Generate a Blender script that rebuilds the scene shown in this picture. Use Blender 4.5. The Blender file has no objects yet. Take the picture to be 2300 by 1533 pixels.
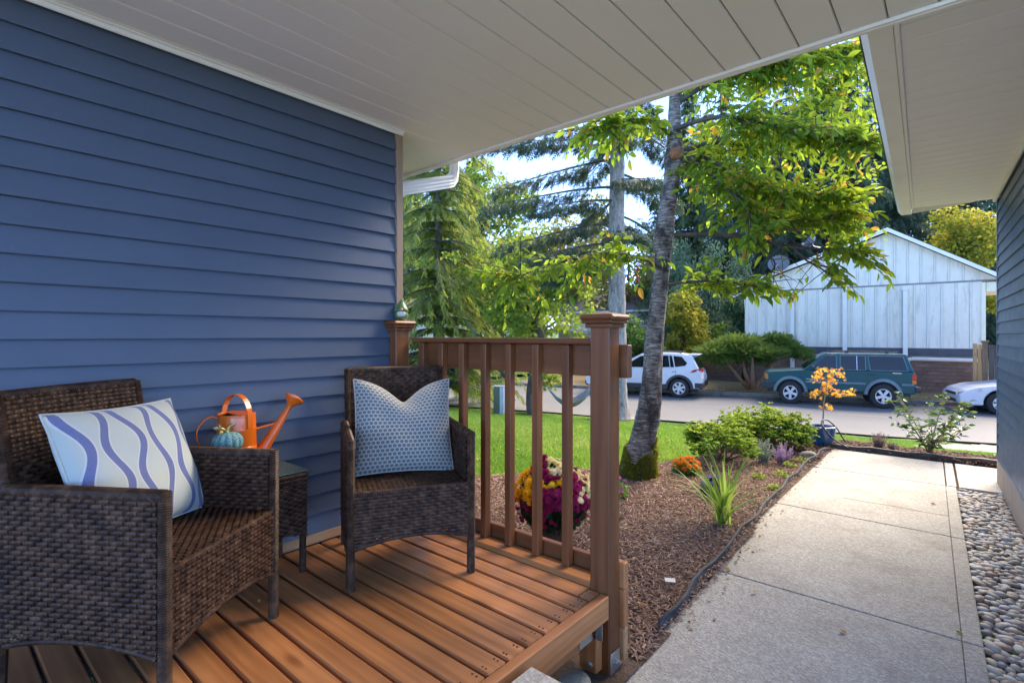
import bpy, bmesh, math, random
import numpy as np
from mathutils import Vector, Matrix
R = math.radians
rng = np.random.default_rng(7)
random.seed(7)
scene = bpy.context.scene
C = scene.collection

# ------------------------------------------------------------------ camera
F, CX, CY, CZ = 1160.0, 1150.0, 752.0, 1.40
YAW = math.atan2(990, 1160)
cam = bpy.data.cameras.new('camera')
cam.sensor_width = 36.0
cam.lens = F / 2300.0 * 36.0
cam.shift_y = -14.5 / 2300.0
cam.clip_start = 0.02
cam.clip_end = 1500.0
camo = bpy.data.objects.new('camera', cam)
camo.location = (0, 0, CZ)
camo.rotation_euler = (R(90), 0, YAW)
C.objects.link(camo)
scene.camera = camo

# ------------------------------------------------------------------ sky, sun, exposure
SUN_AZ = R(9)      # clockwise from +Y
SUN_EL = R(40)
world = bpy.data.worlds.new('World')
scene.world = world
world.use_nodes = True
wn = world.node_tree
wn.nodes.clear()
sky = wn.nodes.new('ShaderNodeTexSky')
sky.sky_type = 'NISHITA'
sky.sun_disc = False
sky.sun_elevation = SUN_EL
sky.sun_rotation = SUN_AZ
sky.altitude = 13000
sky.air_density = 1.0
sky.dust_density = 0.0
sky.ozone_density = 3.0
bg = wn.nodes.new('ShaderNodeBackground')
bg.inputs['Strength'].default_value = 0.10
wo = wn.nodes.new('ShaderNodeOutputWorld')
wn.links.new(sky.outputs[0], bg.inputs['Color'])
wn.links.new(bg.outputs[0], wo.inputs[0])
sl = bpy.data.lights.new('sun', 'SUN')
sl.energy = 0.64
sl.angle = R(40)
sl.color = (1.0, 0.91, 0.79)
so = bpy.data.objects.new('sun', sl)
sd = Vector((math.sin(SUN_AZ) * math.cos(SUN_EL), math.cos(SUN_AZ) * math.cos(SUN_EL), math.sin(SUN_EL)))
so.rotation_euler = sd.to_track_quat('Z', 'Y').to_euler()
so.location = (20, 12, 20)
C.objects.link(so)
vs = scene.view_settings
vs.view_transform = 'Standard'
vs.look = 'None'
vs.gamma = 1.0
vs.exposure = 4.38
try:
    vs.use_curve_mapping = False
except Exception:
    pass
# the camera's white balance, set for shade
vs.use_white_balance = True
vs.white_balance_temperature = 7500
vs.white_balance_tint = 10
scene.cycles.max_bounces = 8
scene.cycles.diffuse_bounces = 5
scene.cycles.transparent_max_bounces = 8
scene.cycles.sample_clamp_indirect = 6.0
scene.cycles.use_denoising = True

# ------------------------------------------------------------------ rays of the calibrated camera -> points of the place
fx, fy, rx, ry = -math.sin(YAW), math.cos(YAW), math.cos(YAW), math.sin(YAW)
def ray(px, py):
    a = (px - CX) / F
    return (fx + a * rx, fy + a * ry, (CY - py) / F)
def D(px, py, d):
    r = ray(px, py)
    return Vector((r[0] * d, r[1] * d, CZ + r[2] * d))
def Zp(px, py, z):
    return D(px, py, (z - CZ) / ray(px, py)[2])
def Xp(px, py, x):
    return D(px, py, x / ray(px, py)[0])
def Yp(px, py, y):
    return D(px, py, y / ray(px, py)[1])

def sm(t):
    t = np.clip(t, 0, 1)
    return t * t * (3 - 2 * t)
def gz(x, y):
    """height of the ground: level by the house, falling to the street"""
    s = -0.25 * np.asarray(x, float) + 0.968 * np.asarray(y, float)
    return -0.95 * sm((s - 6.8) / 7.9)

# ------------------------------------------------------------------ materials
MATS = {}
def lin(h):
    h = h.lstrip('#')
    out = []
    for i in (0, 2, 4):
        c = int(h[i:i + 2], 16) / 255
        out.append(c / 12.92 if c <= 0.04045 else ((c + 0.055) / 1.055) ** 2.4)
    return tuple(out)
def col4(c):
    if isinstance(c, str):
        c = lin(c)
    return (c[0], c[1], c[2], 1)
class NT:
    def __init__(s, name):
        s.m = bpy.data.materials.new(name)
        s.m.use_nodes = True
        s.t = s.m.node_tree
        s.b = s.t.nodes['Principled BSDF']
        s.out = s.t.nodes['Material Output']
        MATS[name] = s.m
    def n(s, typ, **kw):
        nd = s.t.nodes.new('ShaderNode' + typ)
        for k, v in kw.items():
            if k.startswith('i_'):
                nd.inputs[k[2:].replace('_', ' ')].default_value = v
            else:
                setattr(nd, k, v)
        return nd
    def l(s, a, b):
        s.t.links.new(a, b)
    def coord(s, kind='Object', scale=(1, 1, 1), rand=False, rot=(0, 0, 0)):
        tc = s.n('TexCoord')
        mp = s.n('Mapping')
        mp.inputs['Scale'].default_value = scale
        mp.inputs['Rotation'].default_value = rot
        if rand:
            oi = s.n('ObjectInfo')
            ad = s.n('VectorMath', operation='ADD')
            mu = s.n('Math', operation='MULTIPLY')
            mu.inputs[1].default_value = 37.0
            s.l(oi.outputs['Random'], mu.inputs[0])
            s.l(tc.outputs[kind], ad.inputs[0])
            s.l(mu.outputs[0], ad.inputs[1])
            s.l(ad.outputs[0], mp.inputs[0])
        else:
            s.l(tc.outputs[kind], mp.inputs[0])
        return mp.outputs[0]
    def noise(s, vec, scale, detail=5, rough=0.6, dist=0.0):
        nd = s.n('TexNoise')
        nd.inputs['Scale'].default_value = scale
        nd.inputs['Detail'].default_value = detail
        nd.inputs['Roughness'].default_value = rough
        nd.inputs['Distortion'].default_value = dist
        if vec is not None:
            s.l(vec, nd.inputs['Vector'])
        return nd.outputs['Fac']
    def ramp(s, fac, stops, interp='LINEAR'):
        nd = s.n('ValToRGB')
        cr = nd.color_ramp
        cr.interpolation = interp
        while len(cr.elements) < len(stops):
            cr.elements.new(0.5)
        for e, (p, c) in zip(cr.elements, stops):
            e.position = p
            e.color = col4(c)
        s.l(fac, nd.inputs[0])
        return nd.outputs[0]
    def mix(s, fac, a, b, blend='MIX'):
        nd = s.n('Mix', data_type='RGBA', blend_type=blend)
        for sock, v in ((nd.inputs[0], fac), (nd.inputs[6], a), (nd.inputs[7], b)):
            if isinstance(v, (int, float)):
                sock.default_value = v
            elif isinstance(v, (tuple, list, str)):
                sock.default_value = col4(v)
            else:
                s.l(v, sock)
        return nd.outputs[2]
    def math(s, op, a, b=None, c=None):
        nd = s.n('Math', operation=op)
        for i, v in enumerate((a, b, c)):
            if v is None:
                continue
            if isinstance(v, (int, float)):
                nd.inputs[i].default_value = v
            else:
                s.l(v, nd.inputs[i])
        return nd.outputs[0]
    def bump(s, h, strength=0.3, dist=0.01):
        nd = s.n('Bump')
        nd.inputs['Strength'].default_value = strength
        nd.inputs['Distance'].default_value = dist
        s.l(h, nd.inputs['Height'])
        s.l(nd.outputs[0], s.b.inputs['Normal'])
    def vary(s, col, amt=0.2):
        oi = s.n('ObjectInfo')
        hs = s.n('HueSaturation')
        v = s.math('MULTIPLY_ADD', oi.outputs['Random'], 2 * amt, 1 - amt)
        s.l(v, hs.inputs['Value'])
        s.l(col, hs.inputs['Color'])
        return hs.outputs[0]
    def base(s, c):
        if isinstance(c, (tuple, list, str)):
            s.b.inputs['Base Color'].default_value = col4(c)
        else:
            s.l(c, s.b.inputs['Base Color'])
    def set(s, rough=None, spec=None, metal=None, coat=None, trans=None, sheen=None):
        if rough is not None: s.b.inputs['Roughness'].default_value = rough
        if spec is not None: s.b.inputs['Specular IOR Level'].default_value = spec
        if metal is not None: s.b.inputs['Metallic'].default_value = metal
        if coat is not None: s.b.inputs['Coat Weight'].default_value = coat
        if trans is not None: s.b.inputs['Transmission Weight'].default_value = trans
        if sheen is not None: s.b.inputs['Sheen Weight'].default_value = sheen

def m_simple(name, c1, c2=None, rough=0.6, spec=0.5, metal=0, scale=4, vec=(1, 1, 1), bump=0, bscale=None, vary=0, detail=5, coat=0, lo=0.35, hi=0.65, rand=False):
    t = NT(name)
    v = t.coord(scale=vec, rand=rand)
    if c2 is None:
        c2 = tuple(x * 0.82 for x in (lin(c1) if isinstance(c1, str) else c1))
    f = t.noise(v, scale, detail)
    c = t.ramp(f, ((lo, c1), (hi, c2)))
    if vary:
        c = t.vary(c, vary)
    t.base(c)
    t.set(rough, spec, metal, coat)
    if bump:
        t.bump(t.noise(v, bscale or scale * 6, 6), bump, 0.005)
    return t.m

def m_wood(name, c1, c2, c3, axis, rough=0.5, vary=0.16, sheen_var=True):
    """stained softwood: long grain along one axis, knots, wear"""
    t = NT(name)
    sc = [9, 9, 9]
    sc[axis] = 0.55
    v = t.coord(scale=tuple(sc), rand=True)
    f = t.noise(v, 1.6, 7, 0.62, 0.6)
    wv = t.n('TexWave', wave_type='BANDS', bands_direction='XYZ'[(axis + 1) % 3])
    wv.inputs['Scale'].default_value = 0.9
    wv.inputs['Distortion'].default_value = 9.0
    wv.inputs['Detail'].default_value = 3
    t.l(v, wv.inputs['Vector'])
    g = t.math('MULTIPLY_ADD', wv.outputs['Fac'], 0.14, t.math('MULTIPLY', f, 0.9))
    c = t.ramp(g, ((0.25, c1), (0.55, c2), (0.85, c3)))
    k = t.n('TexVoronoi', feature='F1')
    k.inputs['Scale'].default_value = 1.0
    sk = [7, 7, 7]
    sk[axis] = 2.2
    t.l(t.coord(scale=tuple(sk), rand=True), k.inputs['Vector'])
    kn = t.ramp(k.outputs['Distance'], ((0.05, (1, 1, 1)), (0.16, (0, 0, 0))))
    c = t.mix(t.math('MULTIPLY', kn, 0.55), c, c1, 'MULTIPLY')
    st = t.noise(t.coord(scale=(1, 1, 1), rand=True), 5.0, 4)
    c = t.mix(t.ramp(st, ((0.45, (0, 0, 0)), (0.8, (0.35, 0.35, 0.35)))), c, tuple(x * 0.62 for x in col4(c2)[:3]))
    c = t.vary(c, vary)
    t.base(c)
    t.set(rough, 0.45)
    if sheen_var:
        t.l(t.math('MULTIPLY_ADD', t.noise(t.coord(rand=True), 9, 4), 0.4, rough - 0.2), t.b.inputs['Roughness'])
    t.bump(g, 0.15, 0.002)
    return t.m

def m_leaf(name, stops, trans=0.45, rough=0.6, tint=True, sat=1.0, spec=0.25, tv=2.1):
    """leaf: colour from a per-leaf tint, light passing through"""
    t = NT(name)
    if tint:
        at = t.n('Attribute', attribute_name='tint')
        c = t.ramp(at.outputs['Fac'], stops)
    else:
        oi = t.n('ObjectInfo')
        c = t.ramp(oi.outputs['Random'], stops)
    t.base(c)
    t.set(rough, spec)
    tl = t.n('BsdfTranslucent')
    hs = t.n('HueSaturation')
    hs.inputs['Value'].default_value = tv
    hs.inputs['Hue'].default_value = 0.485
    t.l(c, hs.inputs['Color'])
    t.l(hs.outputs[0], tl.inputs['Color'])
    mx = t.n('MixShader')
    mx.inputs[0].default_value = trans
    t.l(t.b.outputs[0], mx.inputs[1])
    t.l(tl.outputs[0], mx.inputs[2])
    t.l(mx.outputs[0], t.out.inputs['Surface'])
    return t.m

# ------------------------------------------------------------------ mesh building
class MB:
    def __init__(s):
        s.v, s.f, s.mi, s.cur, s.uv = [], [], [], 0, None
    def add(s, vs_, fs_):
        o = len(s.v)
        s.v.extend(tuple(p) for p in vs_)
        s.f.extend(tuple(i + o for i in q) for q in fs_)
        s.mi.extend([s.cur] * len(fs_))
        return s
    def box(s, x0, x1, y0, y1, z0, z1, M=None):
        p = [(x, y, z) for z in (z0, z1) for y in (y0, y1) for x in (x0, x1)]
        if M is not None:
            p = [M @ Vector(q) for q in p]
        return s.add(p, [(0, 2, 3, 1), (4, 5, 7, 6), (0, 1, 5, 4), (2, 6, 7, 3), (0, 4, 6, 2), (1, 3, 7, 5)])
    def cbox(s, x0, x1, y0, y1, z0, z1, c=0.004, M=None):
        """box with chamfered edges"""
        lo, hi = (x0, y0, z0), (x1, y1, z1)
        vs_, idx = [], {}
        for a in (0, 1):
            for b in (0, 1):
                for d in (0, 1):
                    sgn = (a, b, d)
                    cor = [hi[i] if sgn[i] else lo[i] for i in range(3)]
                    for ax in range(3):   # vertex lying on face ax
                        p = list(cor)
                        for i in range(3):
                            if i != ax:
                                p[i] += -c if sgn[i] else c
                        idx[(sgn, ax)] = len(vs_)
                        vs_.append(p)
        fs_ = []
        for ax in range(3):
            o1, o2 = (ax + 1) % 3, (ax + 2) % 3
            for sv in (0, 1):
                q = []
                for u, w in ((0, 0), (1, 0), (1, 1), (0, 1)):
                    sg = [0, 0, 0]
                    sg[ax], sg[o1], sg[o2] = sv, u, w
                    q.append(idx[(tuple(sg), ax)])
                fs_.append(tuple(q if sv else q[::-1]))
            for u in (0, 1):       # edges parallel to ax
                for w in (0, 1):
                    q = []
                    for sv in (0, 1):
                        sg = [0, 0, 0]
                        sg[ax], sg[o1], sg[o2] = sv, u, w
                        sg = tuple(sg)
                        q.append((idx[(sg, o1)], idx[(sg, o2)]))
                    f_ = (q[0][0], q[1][0], q[1][1], q[0][1])
                    fs_.append(f_ if (u ^ w) else f_[::-1])
        for sg in [(a, b, d) for a in (0, 1) for b in (0, 1) for d in (0, 1)]:
            f_ = tuple(idx[(sg, ax)] for ax in range(3))
            fs_.append(f_ if sum(sg) % 2 == 1 else f_[::-1])
        if M is not None:
            vs_ = [M @ Vector(q) for q in vs_]
        return s.add(vs_, fs_)
    def tube(s, pts, rad, n=10, caps=True, flat=None):
        pts = [Vector(p) for p in pts]
        if isinstance(rad, (int, float)):
            rad = [rad] * len(pts)
        vs_, fs_ = [], []
        up = None
        for i, p in enumerate(pts):
            a = pts[max(i - 1, 0)]
            b = pts[min(i + 1, len(pts) - 1)]
            t = (b - a).normalized() if (b - a).length > 1e-9 else Vector((0, 0, 1))
            if up is None:
                up = Vector((0, 0, 1)) if abs(t.z) < 0.9 else Vector((1, 0, 0))
            sd_ = t.cross(up).normalized()
            up = sd_.cross(t).normalized()
            r = rad[i]
            for k in range(n):
                an = 2 * math.pi * k / n
                vs_.append(p + sd_ * (math.cos(an) * r) + up * (math.sin(an) * r * (flat or 1)))
        for i in range(len(pts) - 1):
            for k in range(n):
                k2 = (k + 1) % n
                fs_.append((i * n + k, i * n + k2, (i + 1) * n + k2, (i + 1) * n + k))
        if caps:
            fs_.append(tuple(range(n))[::-1])
            fs_.append(tuple((len(pts) - 1) * n + k for k in range(n)))
        return s.add(vs_, fs_)
    def lathe(s, prof, n=24, M=None, lobes=0, amp=0, caps=True):
        vs_, fs_ = [], []
        for r, z in prof:
            for k in range(n):
                a = 2 * math.pi * k / n
                rr = r * (1 - amp * (1 - abs(math.sin(a * lobes / 2)) ** 0.6)) if lobes else r
                vs_.append(Vector((rr * math.cos(a), rr * math.sin(a), z)))
        m = len(prof)
        for i in range(m - 1):
            for k in range(n):
                k2 = (k + 1) % n
                fs_.append((i * n + k, i * n + k2, (i + 1) * n + k2, (i + 1) * n + k))
        if caps and prof[0][0] > 1e-5: fs_.append(tuple(range(n))[::-1])
        if caps and prof[-1][0] > 1e-5: fs_.append(tuple((m - 1) * n + k for k in range(n)))
        if M is not None:
            vs_ = [M @ q for q in vs_]
        return s.add(vs_, fs_)
    def prism(s, poly, M, depth):
        """2-D outline (x, y) extruded by depth along local z, placed by matrix M"""
        n = len(poly)
        vs_ = [M @ Vector((p[0], p[1], 0)) for p in poly] + [M @ Vector((p[0], p[1], depth)) for p in poly]
        fs_ = [tuple(range(n))[::-1], tuple(range(n, 2 * n))]
        fs_ += [(i, (i + 1) % n, n + (i + 1) % n, n + i) for i in range(n)]
        return s.add(vs_, fs_)
    def build(s, name, mats, parent=None, smooth=False, bevel=0, seg=2, loc=None, subd=0, angle=None):
        me = bpy.data.meshes.new(name)
        me.from_pydata([tuple(p) for p in s.v], [], s.f)
        if not isinstance(mats, (list, tuple)):
            mats = [mats]
        for m in mats:
            me.materials.append(MATS[m] if isinstance(m, str) else m)
        if max(s.mi, default=0):
            me.polygons.foreach_set('material_index', s.mi)
        me.update()
        o = bpy.data.objects.new(name, me)
        C.objects.link(o)
        if parent is not None: o.parent = parent
        if loc is not None: o.location = loc
        if bevel:
            b = o.modifiers.new('bevel', 'BEVEL')
            b.width = bevel
            b.segments = seg
            b.limit_method = 'ANGLE'
            b.angle_limit = R(30)
            b.harden_normals = False
        if subd:
            d = o.modifiers.new('subd', 'SUBSURF')
            d.levels = d.render_levels = subd
        if smooth:
            me.polygons.foreach_set('use_smooth', [True] * len(me.polygons))
            if angle:
                bpy.context.view_layer.objects.active = o
                me.set_sharp_from_angle(angle=R(angle))
        return o

def fixn(o):
    bm = bmesh.new()
    bm.from_mesh(o.data)
    bmesh.ops.recalc_face_normals(bm, faces=bm.faces)
    bm.to_mesh(o.data)
    bm.free()
    return o

def bulk(name, V, Fc, mats, parent=None, tint=None, smooth=False, mi=None):
    V = np.asarray(V, np.float32)
    Fc = np.asarray(Fc, np.int32)
    me = bpy.data.meshes.new(name)
    me.vertices.add(len(V))
    me.vertices.foreach_set('co', V.ravel())
    m, k = Fc.shape
    me.loops.add(m * k)
    me.loops.foreach_set('vertex_index', Fc.ravel())
    me.polygons.add(m)
    me.polygons.foreach_set('loop_start', np.arange(0, m * k, k, dtype=np.int32))
    if not isinstance(mats, (list, tuple)):
        mats = [mats]
    for q in mats:
        me.materials.append(MATS[q])
    if mi is not None:
        me.polygons.foreach_set('material_index', np.asarray(mi, np.int32))
    me.polygons.foreach_set('use_smooth', np.full(m, smooth))
    me.update(calc_edges=True)
    if tint is not None:
        a = me.attributes.new('tint', 'FLOAT', 'FACE')
        a.data.foreach_set('value', np.asarray(tint, np.float32))
    o = bpy.data.objects.new(name, me)
    C.objects.link(o)
    if parent is not None:
        o.parent = parent
    return o

def tag(o, label=None, cat=None, group=None, kind=None):
    if label: o['label'] = label
    if cat: o['category'] = cat
    if group: o['group'] = group
    if kind: o['kind'] = kind
    return o
def thing(name, label, cat, loc=(0, 0, 0), rz=0, group=None):
    o = bpy.data.objects.new(name, None)
    o.empty_display_size = 0.1
    C.objects.link(o)
    o.location = loc
    o.rotation_euler = (0, 0, rz)
    return tag(o, label, cat, group)
def struct(o):
    o['kind'] = 'structure'
    return o
def inst(src, parent, name=None, loc=(0, 0, 0), rot=(0, 0, 0), sc=(1, 1, 1), M=None):
    """another object with the same mesh"""
    o = src.copy()
    if name: o.name = name
    C.objects.link(o)
    o.parent = parent
    if M is not None:
        o.matrix_local = M
    else:
        o.location = loc
        o.rotation_euler = rot
        o.scale = sc
    return o
def copy_tree(o, parent=None):
    c = o.copy()
    C.objects.link(c)
    c.parent = parent
    for ch in list(o.children):
        copy_tree(ch, c)
    return c

LEAF8 = (np.array([(0, 0, 0), (.28, -.85, .06), (.28, .85, .06), (.62, -.8, .05), (.62, .8, .05), (1, 0, -.08), (.28, 0, -.04), (.62, 0, -.05)], float),
         np.array([(0, 1, 6), (0, 6, 2), (1, 3, 7), (1, 7, 6), (6, 7, 4), (6, 4, 2), (3, 5, 7), (7, 5, 4)]))
LEAF2 = (np.array([(0, 0, 0), (.45, -1, .08), (1, 0, -.05), (.45, 1, .08)], float), np.array([(0, 1, 2), (0, 2, 3)]))
SPRAY = (np.array([(0, 0, 0), (.35, -.55, -.04), (.3, .5, -.02), (.55, -1, -.16), (.6, .95, -.14), (1, 0, -.2), (.5, 0, 0)], float),
         np.array([(0, 1, 6), (0, 6, 2), (1, 3, 6), (2, 6, 4), (6, 3, 5), (6, 5, 4)]))
def _feather():
    T, tri = [], []
    for i in range(5):
        t = 0.04 + 0.17 * i
        w = 1.0 - 0.13 * i
        for s_ in (-1, 1):
            k = len(T)
            T += [(t, 0, 0), (t + 0.24, s_ * w, -0.06 - 0.02 * i), (t + 0.13, 0, 0)]
            tri.append((k, k + 1, k + 2))
    k = len(T)
    T += [(0.62, -0.12, -0.02), (0.62, 0.12, -0.02), (1.0, 0, -0.12)]
    tri.append((k, k + 1, k + 2))
    return np.array(T, float), np.array(tri)
FEATHER = _feather()
BLADE = (np.array([(0, -1, 0), (0, 1, 0), (1, 0, 0)], float), np.array([(0, 1, 2)]))
def unit(a):
    a = np.asarray(a, float)
    return a / np.maximum(np.linalg.norm(a, axis=-1, keepdims=True), 1e-9)
def leaf_mesh(P, d, nrm, L, W, tpl):
    """place a leaf template at every point: along d, facing nrm"""
    T, tri = tpl
    P = np.asarray(P, float)
    d = unit(d)
    sd_ = unit(np.cross(d, nrm))
    nn = np.cross(sd_, d)
    L = np.asarray(L, float).reshape(-1, 1, 1)
    W = np.asarray(W, float).reshape(-1, 1, 1)
    V = P[:, None, :] + T[None, :, 0:1] * L * d[:, None, :] + T[None, :, 1:2] * W * sd_[:, None, :] + T[None, :, 2:3] * L * nn[:, None, :]
    n, k = len(P), len(T)
    Fc = (tri[None, :, :] + (np.arange(n) * k)[:, None, None]).reshape(-1, 3)
    return V.reshape(-1, 3), Fc, len(tri)
def rdir(n, zlo=-1, zhi=1):
    z = rng.uniform(zlo, zhi, n)
    a = rng.uniform(0, 2 * np.pi, n)
    r = np.sqrt(np.maximum(0, 1 - z * z))
    return np.stack([r * np.cos(a), r * np.sin(a), z], 1)
def inside(poly, x, y):
    x, y = np.asarray(x), np.asarray(y)
    r = np.zeros(x.shape, bool)
    n = len(poly)
    for i in range(n):
        x1, y1 = poly[i]
        x2, y2 = poly[(i + 1) % n]
        c = ((y1 > y) != (y2 > y)) & (x < (x2 - x1) * (y - y1) / (y2 - y1 + 1e-12) + x1)
        r ^= c
    return r
def vnoise(x, y, seed=0, sc=1.0):
    """cheap smooth noise of sines"""
    g = np.random.default_rng(seed)
    o = 0
    for i in range(6):
        a = g.uniform(0, 6.28)
        f = sc * (1.0 + i * 0.8)
        o = o + np.sin(f * (np.cos(a) * x + np.sin(a) * y) + g.uniform(0, 6.28)) / (1 + i * 0.6)
    return o / 3.0
# ------------------------------------------------------------------ the materials of the place
def make_materials():
    # blue painted siding
    for nm, c1, c2 in (('siding_blue', (0.066, 0.087, 0.122), (0.076, 0.097, 0.134)), ('siding_slate', (0.060, 0.092, 0.130), (0.072, 0.106, 0.146))):
        t = NT(nm)
        v = t.coord(scale=(1, 1, 1))
        f = t.noise(v, 2.2, 5)
        c = t.ramp(f, ((0.3, c1), (0.7, c2)))
        sp = t.noise(v, 55, 3)
        c = t.mix(t.ramp(sp, ((0.70, (0, 0, 0)), (0.78, (0.35, 0.35, 0.35)))), c, (0.16, 0.2, 0.27))
        t.base(t.vary(c, 0.05))
        t.set(0.38, 0.5)
        t.l(t.math('MULTIPLY_ADD', t.noise(v, 7, 4), 0.25, 0.28), t.b.inputs['Roughness'])
        t.bump(t.noise(t.coord(scale=(40, 2.0, 40) if nm == 'siding_blue' else (40, 2, 40)), 3, 6), 0.12, 0.002)
    m_simple('trim_tan', (0.36, 0.235, 0.15), (0.30, 0.19, 0.12), 0.5, scale=3)
    m_simple('foundation', (0.42, 0.31, 0.22), (0.35, 0.26, 0.185), 0.85, scale=6, bump=0.3, bscale=60)
    m_simple('soffit_white', (0.89, 0.865, 0.82), (0.86, 0.835, 0.79), 0.55, scale=1.6, bump=0.06, bscale=300, lo=0.3, hi=0.7)
    m_simple('soffit_groove', (0.28, 0.28, 0.27), (0.24, 0.24, 0.23), 0.7)
    m_simple('gutter_white', (0.89, 0.865, 0.82), (0.80, 0.77, 0.70), 0.45, scale=2.5, lo=0.4, hi=0.75)
    m_simple('roofing', (0.055, 0.05, 0.045), (0.10, 0.085, 0.07), 0.9, scale=14, bump=0.4)
    m_simple('roofing_far', (0.13, 0.115, 0.11), (0.19, 0.165, 0.155), 0.9, scale=6, bump=0.4)
    # stained wood, grain along x / y / z
    dk = ((0.23, 0.082, 0.026), (0.41, 0.16, 0.056), (0.55, 0.24, 0.095))
    for ax, nm in enumerate(('wood_x', 'wood_y', 'wood_z')):
        m_wood(nm, *dk, ax, rough=0.42)
    rl = ((0.10, 0.029, 0.008), (0.19, 0.061, 0.017), (0.28, 0.10, 0.03))
    for ax, nm in enumerate(('rail_x', 'rail_y', 'rail_z')):
        m_wood(nm, *rl, ax, rough=0.5, vary=0.1)
    m_wood('cedar_pale', (0.30, 0.15, 0.065), (0.42, 0.235, 0.11), (0.52, 0.31, 0.16), 1, rough=0.55)
    m_wood('fence_wood', (0.12, 0.06, 0.03), (0.2, 0.105, 0.055), (0.28, 0.15, 0.08), 2, rough=0.7)
    m_wood('fence_orange', (0.36, 0.17, 0.06), (0.5, 0.26, 0.1), (0.6, 0.34, 0.14), 2, rough=0.6)  # brighter and more orange than the other fence woods
    m_wood('fence_grey', (0.075, 0.05, 0.04), (0.12, 0.085, 0.07), (0.16, 0.115, 0.095), 2, rough=0.8)
    m_simple('zinc', (0.46, 0.47, 0.46), (0.36, 0.37, 0.36), 0.42, metal=0.85, scale=20, bump=0.1)
    m_simple('screw', (0.05, 0.04, 0.035), None, 0.4, metal=0.7)
    # concrete with exposed aggregate
    for nm, a, b, sp in (('concrete', (0.32, 0.305, 0.275), (0.43, 0.41, 0.375), 0.24), ('concrete_clean', (0.44, 0.42, 0.385), (0.52, 0.50, 0.465), 0.25)):
        t = NT(nm)
        v = t.coord()
        big = t.noise(v, 1.5, 6, 0.65)
        c = t.ramp(big, ((0.3, a), (0.7, b)))
        vo = t.n('TexVoronoi', feature='F1')
        vo.inputs['Scale'].default_value = 85
        t.l(v, vo.inputs['Vector'])
        hs = t.n('SeparateColor')
        t.l(vo.outputs['Color'], hs.inputs[0])
        ag = t.ramp(hs.outputs[0], ((0.0, (0.10, 0.085, 0.07)), (0.35, (0.30, 0.265, 0.22)), (0.7, (0.50, 0.46, 0.40)), (1.0, (0.74, 0.70, 0.64))))
        c = t.mix(sp, c, ag)
        gr = t.noise(v, 130, 4, 0.7)
        c = t.mix(t.ramp(gr, ((0.38, (0.45, 0.45, 0.45)), (0.5, (0, 0, 0)))), c, (0.14, 0.12, 0.095))
        stn = t.noise(v, 3.5, 7, 0.7)
        c = t.mix(t.ramp(stn, ((0.50, (0, 0, 0)), (0.75, (0.6, 0.6, 0.6)))), c, (0.20, 0.175, 0.14))
        t.base(c)
        t.set(0.85, 0.3)
        t.bump(t.math('ADD', gr, t.math('MULTIPLY', vo.outputs['Distance'], 1.2)), 0.55, 0.004)
    t = NT('asphalt')
    v = t.coord()
    c = t.ramp(t.noise(v, 0.5, 6), ((0.3, (0.125, 0.122, 0.12)), (0.7, (0.165, 0.158, 0.152))))
    g = t.noise(v, 60, 3, 0.7)
    c = t.mix(t.ramp(g, ((0.42, (0, 0, 0)), (0.62, (0.8, 0.8, 0.8)))), c, (0.27, 0.26, 0.25))
    t.base(c)
    t.set(0.8, 0.3)
    t.bump(g, 0.4, 0.006)
    m_simple('kerb', (0.30, 0.28, 0.25), (0.20, 0.185, 0.16), 0.9, scale=3, bump=0.4)
    m_simple('road_seam', (0.38, 0.33, 0.27), (0.30, 0.26, 0.21), 0.9, scale=4)
    t = NT('ground_grass')
    v = t.coord()
    c = t.ramp(t.noise(v, 1.1, 6), ((0.3, (0.055, 0.125, 0.018)), (0.5, (0.085, 0.17, 0.028)), (0.72, (0.14, 0.185, 0.05))))
    c = t.mix(t.ramp(t.noise(v, 26, 4), ((0.45, (0, 0, 0)), (0.75, (0.7, 0.7, 0.7)))), c, (0.035, 0.055, 0.014))
    t.base(c)
    t.set(0.9, 0.2)
    t.bump(t.noise(v, 45, 5), 0.5, 0.02)
    t = NT('soil')
    v = t.coord()
    c = t.ramp(t.noise(v, 9, 6), ((0.3, (0.07, 0.046, 0.034)), (0.7, (0.15, 0.10, 0.075))))
    t.base(c)
    t.set(0.95, 0.2)
    t.bump(t.noise(v, 40, 6), 0.7, 0.02)
    m_simple('gravel', (0.24, 0.20, 0.165), (0.42, 0.375, 0.32), 0.95, scale=18, bump=0.6, bscale=40)
    m_simple('verge_soil', (0.20, 0.16, 0.06), (0.34, 0.20, 0.085), 0.95, scale=5, bump=0.6, bscale=25)
    m_leaf('mulch_chip', ((0.0, (0.10, 0.05, 0.034)), (0.4, (0.28, 0.165, 0.112)), (0.75, (0.42, 0.265, 0.19)), (1.0, (0.58, 0.43, 0.34))), 0.02, 0.8)
    m_leaf('bark_chip', ((0.0, (0.04, 0.018, 0.012)), (0.5, (0.12, 0.05, 0.03)), (1.0, (0.22, 0.10, 0.06))), 0.02, 0.8)
    m_simple('edging', (0.035, 0.036, 0.038), (0.075, 0.075, 0.078), 0.5, scale=8)
    m_simple('edging_grey', (0.050, 0.052, 0.056), (0.085, 0.087, 0.092), 0.85, 0.2, scale=8)
    t = NT('pebble')
    v = t.coord(rand=True)
    oi = t.n('ObjectInfo')
    c0 = t.ramp(oi.outputs['Random'], ((0, (0.34, 0.31, 0.27)), (0.2, (0.22, 0.215, 0.22)), (0.4, (0.46, 0.40, 0.33)), (0.6, (0.30, 0.215, 0.17)), (0.8, (0.56, 0.54, 0.50)), (1, (0.24, 0.25, 0.26))), 'CONSTANT')
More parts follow.
